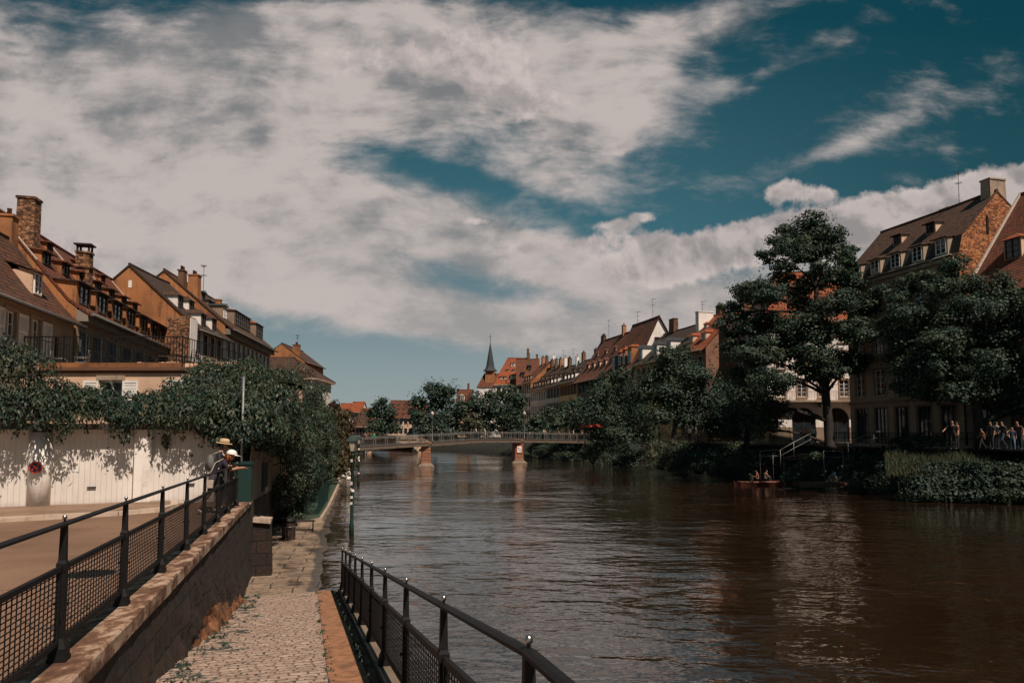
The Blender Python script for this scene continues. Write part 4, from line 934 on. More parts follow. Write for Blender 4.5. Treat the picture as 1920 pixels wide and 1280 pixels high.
terrace_chair(-14.6, 28.0, 1.4, 'dark terrace chair left of the table', 'iron'); terrace_chair(-13.2, 28.0, -1.5, 'dark terrace chair right of the table', 'iron')
t = thing('terrace_table', 'dark table on the roof terrace between two dark chairs', 'table', (-13.9, 28.1, 4.275)); m = MB(); m.box(-.45, .45, -.4, .4, .70, .74); m.build('table_top', MAT['iron'], t)
for a in (-1, 1):
    for b in (-1, 1): m = MB(); m.tube([(a*.4, b*.34, .7), (a*.4, b*.34, 0)], .02, 5); m.build('leg', MAT['iron'], t)
# ------------------------------------------------------------------ houses on the right bank
AR = math.degrees(math.atan2(-.967, .253)); ZR = .72
def rx(y): return 46.5-.262*y
def RH(label, yf, yn, D=9.0, off=0.0, name='house'):
    return House(name, label, rx(yf)+off, yf, ZR, AR, (yf-yn)/.967, D)
def cols(L, n, m=.9): return [m+(L-2*m)*(k+.5)/n for k in range(n)]
# big brown-roofed house with the brick gable
h = RH('tall house with a steep brown roof and bare brick gable at the right edge', 62, 50.9, 9.2); c = cols(h.L, 5, .2)
h.windows(c, 12.0, 13.9, 1.05, 2, 4, sur='pinkstone', shut='pinkstone', sw=.35); h.windows(c, 8.6, 10.5, 1.05, 2, 4, sur='pinkstone'); h.windows(c, 5.0, 7.2, 1.05, 2, 4, sur='pinkstone')
h.windows(c, 1.0, 4.0, 1.35, 3, 5, sur='pinkstone', key='blue')
h.shell([(-.5, 15.15), (.15, 15.3), (.55, 16.75), (4.1, 20.4), (8.6, 16.75), (9.6, 15.1)], 'beige', 'rubble'); h.roof('tile_brown', o1=.03, o0=.1); h.fit()
for u in c: h.dormer(u, -.02, 1.15, 1.32, z=15.42, kind='shed', wall='beige', roof='tile_brown', deep=1.6, rise=.35)
m = MB()
for a, b in zip([0]+c, c+[h.L]):
    a2, b2 = (a+.6 if a else 0), (b-.6 if b < h.L else h.L)
    if b2 > a2: m = MB(); m.face([(a2, .06, 15.4-ZR), (b2, .06, 15.4-ZR), (b2, .50, 16.7-ZR), (a2, .50, 16.7-ZR)], 0, [(a2, 0), (b2, 0), (b2, 1.3), (a2, 1.3)]); m.build('mansard_slates', MAT['slate'], h.rf)
h.band('cornice', 14.75, 15.12, .38, 'stone'); h.band('string_course', 4.35, 4.6, .12, 'pinkstone'); h.band('string_course', 7.9, 8.05, .07, 'pinkstone')
h.dormer(4.2, 1.75, .9, .85, kind='shed', wall='cream', roof='tile_dark', key='dark', rise=.1); h.dormer(7.6, 1.75, .95, .9, kind='shed', wall='cream', roof='tile_dark', key='dark', rise=.1)
h.chimney(h.L-.55, 4.4, 19.3, 21.3, .8, 1.5, 'stone', 0); h.chimney(6.0, 5.2, 18.5, 20.7, .8, .6, 'stone', 0); h.antenna(8.1, 4.2, 20.2, 2.9, 2.2)
for v in (3.0, 5.2): m = MB(); m.box(h.L+.0, h.L+.05, v-.1, v+.1, 16.2, 17.6); m.build('iron_anchor', MAT['iron'], h.t)
h = RH('low tiled house with a dormer beside the brick gable, at the right edge', 50.7, 36, 12.5); c = cols(h.L, 6, .3)
h.windows(c, 8.2, 10.2, 1.1, 2, 4, sur='pinkstone'); h.windows(c, 5.0, 7.0, 1.1, 2, 4, sur='pinkstone'); h.windows(c, 1.0, 3.6, 1.3, 2, 4, 'dark')
h.shell([(-.6, 11.5), (.2, 12.2), (1.4, 13.6), (6.2, 20.2), (12.9, 12.0)], 'greywall'); h.roof('tile_red', o0=-.05); h.fit()
h.dormer(2.6, 1.9, 1.3, 1.5, kind='hip', wall='cream', roof='tile_orange', key='dark', rise=.3); h.dormer(6.5, 1.9, 1.3, 1.5, kind='hip', wall='cream', roof='tile_orange', key='dark', rise=.3)
m = MB(); m.bar((-.02, 1.2, 13.45-ZR), (-.02, 6.2, 20.3-ZR), .16, .16); m.build('verge_flashing', MAT['flash'], h.rf)
# white arcaded building facing the camera
h = House('arcaded_building', 'white arcaded building with an orange roof behind the tallest tree', 27.2, 73.7, ZR, -3.4, 16, 11.5)
ac = [3.7, 7.15, 10.3, 13.4]
h.windows(ac, .75, 4.55, 2.45, 2, 3, 'dark', sill=None, arch=True, fw=.10)
for z in (5.7, 8.7, 11.5): h.windows([1.4+2.2*k for k in range(7)], z, z+1.8, 1.0, 2, 4, sur='pinkstone' if z < 11 else None, shut=None)
for z in (1.2, 5.7, 8.7, 11.6): h.windows([1.5+2.0*k for k in range(5)], z, z+1.7, .95, 2, 4, side=True, shut='whitewood' if z > 8 else None, sw=.4, sur='stone')
h.body('white', 13.9, 'beige'); h.hip(13.9, 20.4, 3.0, .5, 'tile_orange', matl='tile_brown'); h.fit()  # hip ends get brown tiles: their shade is put into the colour
m = MB(); m.box(.0, 15.9, -1.0, -.01, 5.12-ZR, 5.32-ZR)
for x in (1.0, 5.4, 8.7, 11.9): m.box(x-.12, x+.12, -.85, -.01, 4.6-ZR, 5.12-ZR)
for x in np.arange(.05, 15.9, .16): m.box(x-.012, x+.012, -.97, -.945, 5.32-ZR, 6.2-ZR)
m.box(0, 15.9, -.99, -.93, 6.2-ZR, 6.25-ZR); m.build('balcony', MAT['stone'], h.t)
h.band('plinth', .6, 2.5, .04, 'taupe', 0, ac[0]-1.25); 
for a, b in zip(ac[:-1], ac[1:]): h.band('plinth', .6, 2.5, .04, 'taupe', a+1.24, b-1.24)
m = MB(); m.box(-.12, -.003, 0, 11.5, 10.55-ZR, 11.0-ZR); m.build('string_course', MAT['stone'], h.t)
h.chimney(7.4, 5.6, 19.5, 21.6, .8, .8, 'white', 0); h.chimney(.8, 9.5, 15, 20.0, .9, .6, 'brick_chim', 0)
h.dormer(4.6, 1.2, 1.1, 1.1, kind='hip', wall='white', roof='tile_orange', key='dark'); h.dormer(9.2, 1.2, 1.1, 1.1, kind='hip', wall='white', roof='tile_orange', key='dark')
# the row behind the trees
h = RH('red-roofed house with two rows of dormers left of the arcaded building', 92, 85.6, 10); c = cols(h.L, 3, .4)
for z in (9.7, 6.7, 3.8): h.windows(c, z, z+1.8, 1.0, 2, 3, 'dark', sur='stone')
h.shell([(-.7, 12.2), (0, 12.8), (1.0, 13.9), (5, 17.7), (10.4, 12.6)], 'rose'); h.roof('tile_orange', o0=.05); h.fit()
for u in (1.4, 4.6): h.dormer(u, .9, 1.2, .95, kind='hip', wall='cream', roof='tile_orange', key='white', rise=.35)
for u in (1.5, 4.8): h.dormer(u, 3.0, .8, .6, kind='hip', wall='cream', roof='tile_orange', key='white', rise=.35)
h.chimney(.1, 3.7, 14.2, 18.1, .8, 2.2, 'white', 0, 'slab'); h.chimney(.9, 5.6, 16.5, 18.9, 1.1, .6, 'brick_chim', 0); h.antenna(.1, 3.4, 18.2, 1.4)
h = RH('ochre house with a plain dark brown roof right of the white gable', 105.8, 92.1, 10); c = cols(h.L, 7, .4)
for z in (9.6, 6.4, 3.2): h.windows(c, z, z+1.9, 1.0, 2, 3, 'dark', sur='stone', shut=None)
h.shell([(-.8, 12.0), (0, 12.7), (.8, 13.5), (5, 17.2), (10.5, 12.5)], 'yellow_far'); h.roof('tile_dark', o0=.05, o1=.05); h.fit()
h.dormer(1.6, .3, 1.3, 1.7, kind='gable', wall='white', roof='slate', rise=.4); h.dormer(6.5, .3, 1.3, 1.7, kind='gable', wall='white', roof='slate', rise=.4); h.dormer(10.6, .3, 1.3, 1.7, kind='gable', wall='white', roof='slate', rise=.4)
h.chimney(3.2, 5, 17, 19, 1.5, .7, 'brick_chim', 0)
h = RH('house with a tall white gable wall and steep orange roof', 115.6, 106.2, 9.0); c = cols(h.L, 5, .5)
for z in (8.6, 5.4): h.windows(c, z, z+1.9, 1.1, 2, 3, 'dark')
h.shell([(-.9, 11.2), (0, 11.9), (1.1, 13.4), (4.4, 20.1), (9.6, 11.4)], 'brownwall', 'white'); h.roof('tile_mossy', o1=.35, o0=.05); h.fit()
h.dormer(6.6, .8, 1.5, 2.6, kind='hip', wall='ochre', roof='tile_orange', key='white', rise=.3, wh=1.8); h.dormer(4.4, .8, 1.1, 2.4, kind='hip', wall='ochre', roof='tile_orange', key='white', rise=.5, wh=1.7); h.dormer(2.6, .8, 1.1, 2.2, kind='hip', wall='ochre', roof='tile_orange', key='white', rise=.5, wh=1.7)
h.dormer(.9, .4, 1.3, 2.2, kind='shed', wall='zinc', roof='tile_brown', key='white', rise=.2, nwin=1)
m = MB(); m.box(h.L+.01, h.L+.07, 3.7, 5.5, 15.0-ZR, 16.7-ZR); m.box(h.L+.07, h.L+.09, 4.55, 4.65, 15.0-ZR, 16.7-ZR); m.build('gable_window', [MAT['glass']], h.t)
m = MB()
for a, b in (((3.6, 14.9), (5.6, 14.9)), ((3.6, 16.75), (5.6, 16.75)), ((3.65, 14.9), (3.65, 16.75)), ((5.55, 14.9), (5.55, 16.75)), ((4.6, 14.9), (4.6, 16.75))): m.bar((h.L+.09, a[0], a[1]-ZR), (h.L+.09, b[0], b[1]-ZR), .06, .12, up=Vector((1, 0, 0)))
m.build('gable_window_frame', MAT['darkwood'], h.t)
h.antenna(7.6, 4.4, 20.0, 3.2); h.antenna(1.5, 4.6, 19.8, 2.4)
h = RH('long mossy orange-roofed house beyond the white gable', 130.5, 115.8, 10); c = cols(h.L, 7, .4)
for z in (9.2, 6.1): h.windows(c, z, z+1.9, 1.1, 2, 3, 'dark', shut='bluewood', sw=.4)
h.shell([(-1.0, 11.2), (0, 12.0), (1.2, 13.4), (5, 19.4), (10.8, 11.6)], 'brownwall', 'cream'); h.roof('tile_mossy', o0=.3, o1=.05); h.fit()
for k in range(5): h.dormer(1.6+2.8*k, 1.5, 1.0, .9, kind='gable', wall='cream', roof='tile_mossy', key='dark', rise=.4)
for k in range(3): h.dormer(2.6+4.2*k, 3.0, .9, .6, kind='hip', wall='cream', roof='tile_mossy', key='dark', rise=.4)
h.chimney(10.5, 5, 19, 20.8, .6, .6, 'ochre', 1); h.chimney(1.0, 5, 19, 20.2, 1.4, .5, 'brick_chim', 3); h.antenna(3.5, 5, 19.3, 3.6)
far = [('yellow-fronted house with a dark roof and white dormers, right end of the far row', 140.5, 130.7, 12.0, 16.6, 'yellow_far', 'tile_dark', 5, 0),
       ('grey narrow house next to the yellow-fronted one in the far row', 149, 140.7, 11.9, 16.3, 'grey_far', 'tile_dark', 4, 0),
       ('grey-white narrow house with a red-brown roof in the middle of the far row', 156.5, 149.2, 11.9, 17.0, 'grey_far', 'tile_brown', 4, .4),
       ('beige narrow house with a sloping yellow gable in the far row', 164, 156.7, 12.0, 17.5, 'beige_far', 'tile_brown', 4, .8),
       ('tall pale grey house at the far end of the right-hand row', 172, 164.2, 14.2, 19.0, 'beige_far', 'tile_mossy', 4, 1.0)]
for i, (lb_, yf, yn, ze, zr, wall, rf, n, off) in enumerate(far):
    h = RH(lb_, yf, yn, 10, off); c = cols(h.L, n, .3)
    for z in (ze-2.7, ze-5.8, ze-8.9): h.windows(c, z, z+2.0, 1.1, 1, 2, 'white' if i in (2, 3) else 'dark', sill=None, shut=['pinkstone', 'bluewood', None, 'whitewood', None][i], sw=.4, sur='stone' if i in (1, 4) else None)
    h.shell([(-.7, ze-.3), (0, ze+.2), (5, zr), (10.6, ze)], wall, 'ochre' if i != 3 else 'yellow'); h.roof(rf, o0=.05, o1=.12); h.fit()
    for k in range(n-1 if i else 4): h.dormer(1.3+k*(h.L-2)/(n-1), .5, 1.0, 1.0, kind='shed', wall='white' if i in (0, 1) else 'taupe', roof=rf, key='dark', rise=.1)
    if i != 4:
        for k in range(2): h.dormer(2.2+k*3.2, 2.2, .8, .6, kind='shed', wall='taupe', roof=rf, key='dark', rise=.1)
    h.chimney(.6+i*.3, 5, zr-.3, zr+1.6, .9, .6, 'brick_chim' if i % 2 else 'ochre', 2); h.chimney(h.L-1, 4.3, zr-1, zr+1.3, .6, .6, 'white' if i in (1, 2) else 'brick_chim', 1)
    if i in (1, 2): h.antenna(3, 5, zr, 3.5)
def FH(label, pxl, pxr, Y, ze, zr, wall, rf, D=9, hipl=0, hipr=0, ang=0, z=.4, name='house', rows=3, n=5, dorm=0, **kw):
    a, b = at(pxl, 812, Y), at(pxr, 812, Y); L = b.x-a.x
    h = House(name, label, a.x, Y, z, ang, L, D, 'distant houses'); c = cols(L, n, .3)
    for k in range(rows): h.windows(c, ze-2.3-2.9*k, ze-.6-2.9*k, 1.0, 1, 2, 'dark', sill=None, **kw)
    if hipl or hipr: h.body(wall, ze); h.hip(ze, zr, hipl, hipr, rf)
    else: h.shell([(-.5, ze-.3), (0, ze), (D/2, zr), (D+.5, ze-.3)], wall); h.roof(rf)
    h.fit(); return h
h = FH('big house with a steep bright orange roof closing the far end of the river', 928, 994, 184, 14.8, 22.4, 'white', 'tile_orange', 10, 3.4, .6, n=6)
for x, v, w_, hh, kk in ((4.8, 3.2, 1.0, 1.1, 'hip'), (8.2, 3.4, .8, 1.6, 'shed'), (3.4, 2.2, .7, .6, 'shed'), (5.0, 2.2, .7, .6, 'shed'), (6.5, 2.2, .7, .6, 'shed'), (5.2, .6, 2.4, 1.0, 'shed'), (1.6, .6, .7, .8, 'shed'), (2.7, .6, .7, .8, 'shed')):
    h.dormer(x, v, w_, hh, kind=kk, wall='whitewood', roof='tile_orange', key='white', rise=.1)
h.chimney(9.0, 4.6, 21.5, 23.5, .8, .6, 'brick_chim', 0); h.antenna(4.5, 5, 22.3, 2.2)
h = FH('ochre house with two dark dormers right of the bright orange roof', 969, 1012, 178, 14.5, 21.5, 'greywall', 'tile_mossy', 10, 0, 0, n=4)
h.dormer(3.4, 2.6, .9, 1.5, kind='shed', wall='ochre', roof='tile_dark', key='dark'); h.dormer(1.6, 1.2, .9, 1.5, kind='shed', wall='ochre', roof='tile_dark', key='dark'); h.chimney(3.0, 5, 21, 24, .6, .6, 'brick_chim', 1); h.chimney(5.4, 5, 21, 22.6, .5, .5, 'brick_chim', 0)
h = FH('flat grey building with tall chimneys rising behind the far row', 1018, 1080, 196, 20.0, 21.2, 'taupe', 'slate', 10, 2, 2, n=6); h.chimney(3.4, 3, 20, 24.4, .9, .9, 'white', 1); h.chimney(7.8, 3, 20, 23.6, .9, .9, 'ochre', 1)
h = FH('small red-roofed house with a white gable dormer among the far trees', 856, 884, 205, 11.2, 15.0, 'cream', 'tile_red', 8, n=3, rows=2); h.dormer(1.6, .4, 1.3, 1.6, kind='gable', wall='white', roof='tile_red'); h.chimney(3.2, 4, 14.6, 16.8, .6, .6, 'brick_chim', 0)
h = FH('long beige house with rows of little dormers beyond the second bridge', 728, 784, 215, 6.9, 12.2, 'cream', 'tile_red', 9, n=6, rows=2)
for j, v in enumerate((.6, 1.9, 3.1)):
    for k in range(5): h.dormer(.9+k*(h.L-1.8)/4, v, .7, .55, kind='shed', wall='white', roof='tile_red', key='white', rise=.1)
h = FH('dark timbered house with orange dormer beside the long beige house', 775, 797, 205, 7.6, 11.0, 'bluewood', 'tile_orange', 8, n=3, rows=2); h.dormer(1.7, .3, 1.6, 1.3, kind='gable', wall='ochre', roof='tile_orange')
h = FH('white-gabled house with an orange roof at the far left bend', 655, 676, 168, 7.2, 9.6, 'white', 'tile_orange', 8, n=2, rows=2)
h = FH('small house with a dark red hipped roof at the far left bend', 662, 690, 152, 3.4, 7.4, 'rose', 'tile_brown', 6, 1.5, 1.5, n=4, rows=1)
h = FH('half-hidden timbered house with an orange roof right of the hipped one', 676, 700, 160, 4.4, 7.6, 'cream', 'tile_orange', 6, n=3, rows=1)
h = FH('red-roofed house peeping over the far left bushes', 634, 652, 175, 7.2, 9.5, 'white', 'tile_orange', 6, n=2, rows=1)
# church with its spire
t = thing('church', 'distant church with a slender dark spire and red nave roof', 'church', at(919, 812, 230)-Vector((0, 0, 1.4)))
m = MB(); m.box(-1.6, 1.6, -1.6, 1.6, 0, 22); m.build('tower', MAT['ochre'], t)
m = MB(); m.lathe((0, 0, 22), [(2.5, 0), (1.75, .9), (1.45, 1.6), (.95, 4.6), (.42, 7.6), (.06, 9.6)], 8, rot=R(22), sm=False); m.build('spire', MAT['slate'], t)
m = MB(); m.tube([(0, 0, 31.5), (0, 0, 34.6)], .07, 6); m.lathe((0, 0, 32.2), [(.02, 0), (.16, .12), (.02, .26)], 8); m.box(-.4, .4, -.05, .05, 33.5, 33.62); m.build('cross', MAT['iron'], t)
m = MB(); 
m.face([(-4.4, -3, 16.5), (4.6, -3, 16.5), (4.6, 1, 21.4), (-2.0, 1, 21.4)], 0, [(0, 0), (9, 0), (9, 6), (2.4, 6)]); m.face([(-4.4, 5, 16.5), (4.6, 5, 16.5), (4.6, 1, 21.4), (-2.0, 1, 21.4)], 0, [(0, 0), (9, 0), (9, 6), (2.4, 6)]); m.face([(-4.4, -3, 16.5), (-4.4, 5, 16.5), (-2, 1, 21.4)], 0, [(0, 0), (8, 0), (4, 5)])
m.build('nave_roof', MAT['tile_red'], t); m = MB(); m.box(-4.2, 4.5, -2.7, 4.7, 0, 16.6); m.build('nave_wall', MAT['white'], t)
# ------------------------------------------------------------------ right bank: quay street, bank, quay wall
BK = [(44.5, 10), (40.5, 26), (36.6, 38), (33.2, 47.5), (30.4, 60), (24.2, 75), (19.8, 88), (14.5, 104), (9.5, 117), (2, 138), (-8, 160), (-24, 182)]
def bankx(y):
    for (a, ya), (b, yb) in zip(BK[:-1], BK[1:]):
        if ya <= y <= yb: return a+(b-a)*(y-ya)/(yb-ya)
    return BK[-1][0]
ys = [10+2.0*i for i in range(86)]
m = MB(); m.grid([[Vector((bankx(y)+a, y, z)) for a, z in ((.25, .93), (4, .90), (9, .88), (30, .88))] for y in ys], sm=False); struct(m.build('quay_street', MAT['paving']))
m = MB(); m.grid([[Vector((bankx(y)+a, y, z)) for a, z in ((-.0, -.4), (-.02, .97), (.26, .97), (.26, .6))] for y in ys], sm=False); m.build('kerb_wall', MAT['stone'])
kw_ = [o for o in COL.objects if o.name == 'kerb_wall'][0]; kw_.name = 'river_parapet'; tag(kw_, 'low pale stone edge wall along the far quay street', 'wall')
m = MB()
rows = []
for i, y in enumerate(ys):
    rows.append([Vector((bankx(y)-o+.5*mn.noise((y*.25, o, 1)), y, z+.25*mn.noise((y*.4, o, 5)))) for o, z in ((-.1, .55), (1.2, -.1), (2.6, -1.2), (3.6, -2.2), (4.0, -3.3))])
m.grid(rows); struct(m.build('river_bank', MAT['earth']))
# quay railing on the far side
t = thing('quay_railing', 'thin dark railing along the far quay street in front of the arcades', 'railing', (bankx(60)+.1, 60, .95))
m = MB(); ya = 38
while ya < 100:
    yb = ya+2.0; A_, B_ = Vector((bankx(ya)+.1, ya, .9)), Vector((bankx(yb)+.1, yb, .9))
    if not (63.5 < ya < 66):
        for z in (1.0, .55): m.bar(A_+Vector((0, 0, z)), B_+Vector((0, 0, z)), .04, .04)
        m.box(A_.x-.025, A_.x+.025, ya-.025, ya+.025, .9, 1.92)
        for k in range(1, 13): p = A_.lerp(B_, k/13); m.box(p.x-.009, p.x+.009, p.y-.009, p.y+.009, 1.4, 1.9)
    ya = yb
m.build('bars', MAT['iron'], t, True)
# stairs with pale handrails down to the jetties
def handrail(label, pts, foot):
    t = thing('handrail', label, 'handrail', pts[0]); m = MB(); m.tube(pts, .03, 6); m.build('rail', MAT['zinc'], t, True); m = MB(); m.tube([p-Vector((0, 0, .5)) for p in pts], .02, 6); m.build('lower_rail', MAT['zinc'], t, True)
    for i, p in enumerate(pts): m = MB(); m.tube([p, Vector((p.x, p.y, foot[i]))], .025, 6); m.build('post', MAT['zinc'], t, True)
handrail('pale handrail sloping up to the street left of the two walking women', [at(1463, 843, 58), at(1488, 829, 58.5), at(1520, 812, 59)], [-1, -.2, .9])
handrail('pale handrail of the steps right of the tallest trunk', [at(1590, 828, 56), at(1612, 820, 55.5), at(1638, 809, 55), at(1668, 809, 54.5)], [-.6, .2, .9, .9])
handrail('pale hoop railing by the seated person on the jetty', [at(1546, 871, 55), at(1544, 845, 55), at(1580, 845, 55.4), at(1582, 871, 55.4)], [-2.2, -1.9, -1.9, -2.2])
handrail('pale ladder posts by the orange boat', [at(1425, 845, 60), at(1449, 843, 60.4), at(1469, 844, 60.8)], [-2.2, -2.2, -2.2])
# wooden jetty and orange punt
c0 = at(1538, 892, 54); t = thing('jetty', 'low wooden jetty under the seated person at the water', 'jetty', (c0.x, 54, ZW))
m = MB()
for k in range(11): m.box(-1.9, 1.9, -.75+.15*k, -.62+.15*k, .42, .48)
m.build('deck', MAT['wood'], t, jit=.004); m = MB(); m.box(-1.9, 1.9, -.78, -.72, .16, .41); m.build('fascia', MAT['wood'], t)
for x in (-1.7, 0, 1.7): m = MB(); m.tube([(x, -.7, -.8), (x, -.7, .42)], .09, 8); m.build('pile', MAT['darkwood'], t)
c0 = at(1422, 889, 58); t = thing('moored_boat', 'flat orange-red boat moored under the trees with two people aboard', 'boat', (c0.x, 58, ZW-.05), R(4))
m = MB(); st = [(-2.1, .10, .40), (-1.7, .55, .32), (-.8, .72, .28), (.8, .72, .28), (1.7, .6, .32), (2.0, .42, .36)]
m.grid([[Vector((x, -w_, h_)), Vector((x, -w_*.8, 0)), Vector((x, w_*.8, 0)), Vector((x, w_, h_)), Vector((x, w_-.07, h_)), Vector((x, w_*.7-.05, .12)), Vector((x, -w_*.7+.05, .12)), Vector((x, -w_+.07, h_))] for x, w_, h_ in st], 0, True, False)
m.build('hull', plain('orange_boat_paint', (.10, .022, .010), .7), t)
for x in (-.9, .7): m = MB(); m.box(x-.14, x+.14, -.62, .62, .22, .27); m.build('thwart', MAT['wood'], t)
# ------------------------------------------------------------------ footbridge
MAT['girder'] = plain('brown_grey_girder_paint', (.12, .09, .068), .6)
P1 = gnd(798, 873, ZW); P2 = gnd(970.5, 867, ZW); d = (P2-P1); BL = P1-d*.76; BR = P2+d*.84
du = d.normalized(); dn = Vector((du.y, -du.x, 0)); span = (BR-BL).length; s1 = (P1-BL).length; s2 = (P2-BL).length
def deckz(s): 
    k = [(0, .15), (s1, .62), ((s1+s2)/2, .98), (s2, .93), (span, .72)]
    x = max(0, min(span, s))
    for (a, za), (b, zb) in zip(k[:-1], k[1:]):
        if a <= x <= b: f = (x-a)/(b-a); return za+(zb-za)*(f*f*(3-2*f)*.4+f*.6)
fb = thing('footbridge', 'long iron footbridge with two red sandstone piers across the river', 'bridge', (P1.x, P1.y, ZW))
def bp(s, o, z): return BL+du*s+dn*o+Vector((0, 0, deckz(s)+z-BL.z))
ns = 44; m = MB()
m.grid([[bp(span*i/ns, o, z) for o, z in ((1.55, 0), (1.55, -.09), (-1.55, -.09), (-1.55, 0))] for i in range(ns+1)], 0, True, False); m.build('deck', MAT['darkwood'], fb, True)
for o in (1.5, -1.5):
    m = MB(); m.grid([[bp(span*i/ns, o+a, z) for a, z in ((.08, -.09), (.08, -.42), (-.08, -.42), (-.08, -.09))] for i in range(ns+1)], 0, True, False)
    for i in range(1, 18): s_ = span*i/18; q = bp(s_, o+(.12 if o > 0 else -.12), -.26); m.lathe((q.x, q.y, q.z-.07), [(.0, 0), (.08, .07), (.0, .14)], 6)
    m.build('girder', MAT['girder'], fb, True)
    m = MB()
    for z in (1.08, .9, .12): m.grid([[bp(span*i/ns, o+a, z+b) for a, b in ((.03, .02), (.03, -.02), (-.03, -.02), (-.03, .02))] for i in range(ns+1)], 0, True, False)
    k = 0; s_ = .15
    while s_ < span:
        m.bar(bp(s_, o, 0), bp(s_, o, 1.08), .05, .05)
        m.bar(bp(s_+.3, o, 0), bp(s_+.3, o, 1.08), .05, .05); s_ += 1.65
    m.build('railing', MAT['zinc'], fb, True)
    m = MB(); s_ = .1                                # fine diagonal lattice between the posts
    while s_ < span-.8:
        m.bar(bp(s_, o, .12), bp(s_+.72, o, .9), .012, .012); m.bar(bp(s_+.72, o, .12), bp(s_, o, .9), .012, .012); s_ += .24
    m.build('lattice', MAT['iron'], fb, True)
for P, zc in ((P1, s1), (P2, s2)):
    M_ = Matrix.Translation(P) @ Matrix.Rotation(R(9), 4, 'Z'); zt = deckz(zc)-ZW
    m = MB()
    for k in range(6): z0 = .4+k*(zt-.55)/6; m.box(-.62+.015*k, .62-.015*k, -1.5, 1.5, z0, z0+(zt-.55)/6-.03, M=M_)
    m.box(-.58, .50, -1.42, 1.42, .3, zt-.3, M=M_); m.box(-.72, .72, -1.62, 1.62, zt-.15, zt+.08, M=M_)
    p = m.build('pier', MAT['sandstone'], fb, True)
    m = MB(); rr = [[M_ @ Vector(v) for v in ((-x, -y, z), (x, -y, z), (x, y, z), (-x, y, z))] for x, y, z in ((1.05, 2.1, -1.5), (1.05, 2.1, .06), (.63, 1.52, .42))]; m.grid(rr, 0, True, False); m.face(rr[-1]); m.build('cutwater', MAT['edgestone'], fb, True)
    if P is P2:
        m = MB(); m.box(-.40, .40, -1.55, -1.515, 1.45, 2.5, M=M_); sb = m.build('river_sign', signred, fb, True); m = MB(); m.box(-.32, .32, -1.562, -1.552, 1.53, 2.42, M=M_); m.build('sign_face', MAT['whitewood'], sb, True)
        m = MB(); m.bar(M_ @ Vector((-.17, -1.568, 2.25)), M_ @ Vector((.17, -1.568, 1.7)), .012, .09, up=Vector((0, 1, 0))); m.bar(M_ @ Vector((-.19, -1.568, 2.3)), M_ @ Vector((-.19, -1.568, 1.9)), .012, .07, up=Vector((0, 1, 0))); m.bar(M_ @ Vector((.19, -1.568, 2.1)), M_ @ Vector((.19, -1.568, 1.65)), .012, .07, up=Vector((0, 1, 0))); m.build('sign_mark', MAT['iron'], sb, True)
for P, zc, lb_ in ((P1, s1, 'globe lamp on the footbridge above the left pier'), (P2, s2, 'globe lamp on the footbridge above the right pier')):
    q = bp(zc, 1.55, .08); t = thing('bridge_lamp', lb_, 'street lamp', q); hh = 3.5
    m = MB(); m.lathe((0, 0, 0), [(.12, 0), (.10, .3), (.05, .4), (.04, hh-.25), (.09, hh-.2), (.06, hh-.08)], 10); m.build('pole', MAT['zinc'], t)
    m = MB(); m.lathe((0, 0, hh-.08), [(.06, 0), (.19, .12), (.22, .26), (.17, .42), (.06, .52), (.02, .6)], 12); m.build('globe', MAT['lampglass'], t)
# second, stone arch bridge behind
t = thing('stone_bridge', 'low stone arch bridge behind the footbridge at the river bend', 'bridge', (-25, 150, ZW)); m = MB()
xa, xb, Yb = at(680, 812, 150).x, at(800, 812, 150).x, 150.0; xm, hw = at(735, 812, 150).x, 5.3
n = 24; pts = []
for i in range(n+1):
    x = xm-hw+2*hw*i/n; pts.append((x, ZW+.3+2.0*math.sqrt(max(0, 1-((x-xm)/hw)**2))))
for y, fl in ((Yb, 1), (Yb+5, -1)):
    m.face([(xa, y, ZW-.5), (xm-hw, y, ZW-.5), (xm-hw, y, .35), (xa, y, .25)]); m.face([(xm+hw, y, ZW-.5), (xb, y, ZW-.5), (xb, y, .35), (xm+hw, y, .35)])
    for (x0, z0), (x1, z1) in zip(pts[:-1], pts[1:]): m.face([(x0, y, z0), (x1, y, z1), (x1, y, .35+.15), (x0, y, .5)])
for (x0, z0), (x1, z1) in zip(pts[:-1], pts[1:]): m.face([(x0, Yb, z0), (x1, Yb, z1), (x1, Yb+5, z1), (x0, Yb+5, z0)])
m.build('arch', MAT['cream'], t, True); m = MB(); m.box(xa-2, xb, Yb-.15, Yb+.2, .5, 1.45); m.build('parapet', MAT['stone'], t, True)
# red parasols at the cafe
for px, py, Y, lb_ in ((1099, 806, 112, 'red parasol over the cafe tables left of the big bush'), (1118, 802, 110, 'second red parasol nearer the lime trees')):
    p = at(px, py, Y); t = thing('parasol', lb_, 'parasol', (p.x, Y, .8)); m = MB(); m.tube([(0, 0, 0), (0, 0, 2.5)], .03, 6); m.build('pole', MAT['whitewood'], t)
    m = MB(); m.lathe((0, 0, 2.0), [(1.5, 0), (1.5, .04), (.8, .3), (.05, .6)], 8, sm=False); m.build('canopy', plain('red_canvas', (.45, .03, .02), .8) if px == 1099 else bpy.data.materials['red_canvas'], t)
# bench on the far quay
p = at(1352, 834, 66); t = thing('bench', 'long wooden bench on the far quay right of the man in white', 'bench', (p.x, 66, .9), R(-8)); m = MB(); m.box(-1.5, 1.5, -.2, .2, .40, .46); m.build('seat', MAT['wood'], t)
for x in (-1.2, 1.2): m = MB(); m.box(x-.05, x+.05, -.18, .18, 0, .4); m.build('leg', MAT['iron'], t)
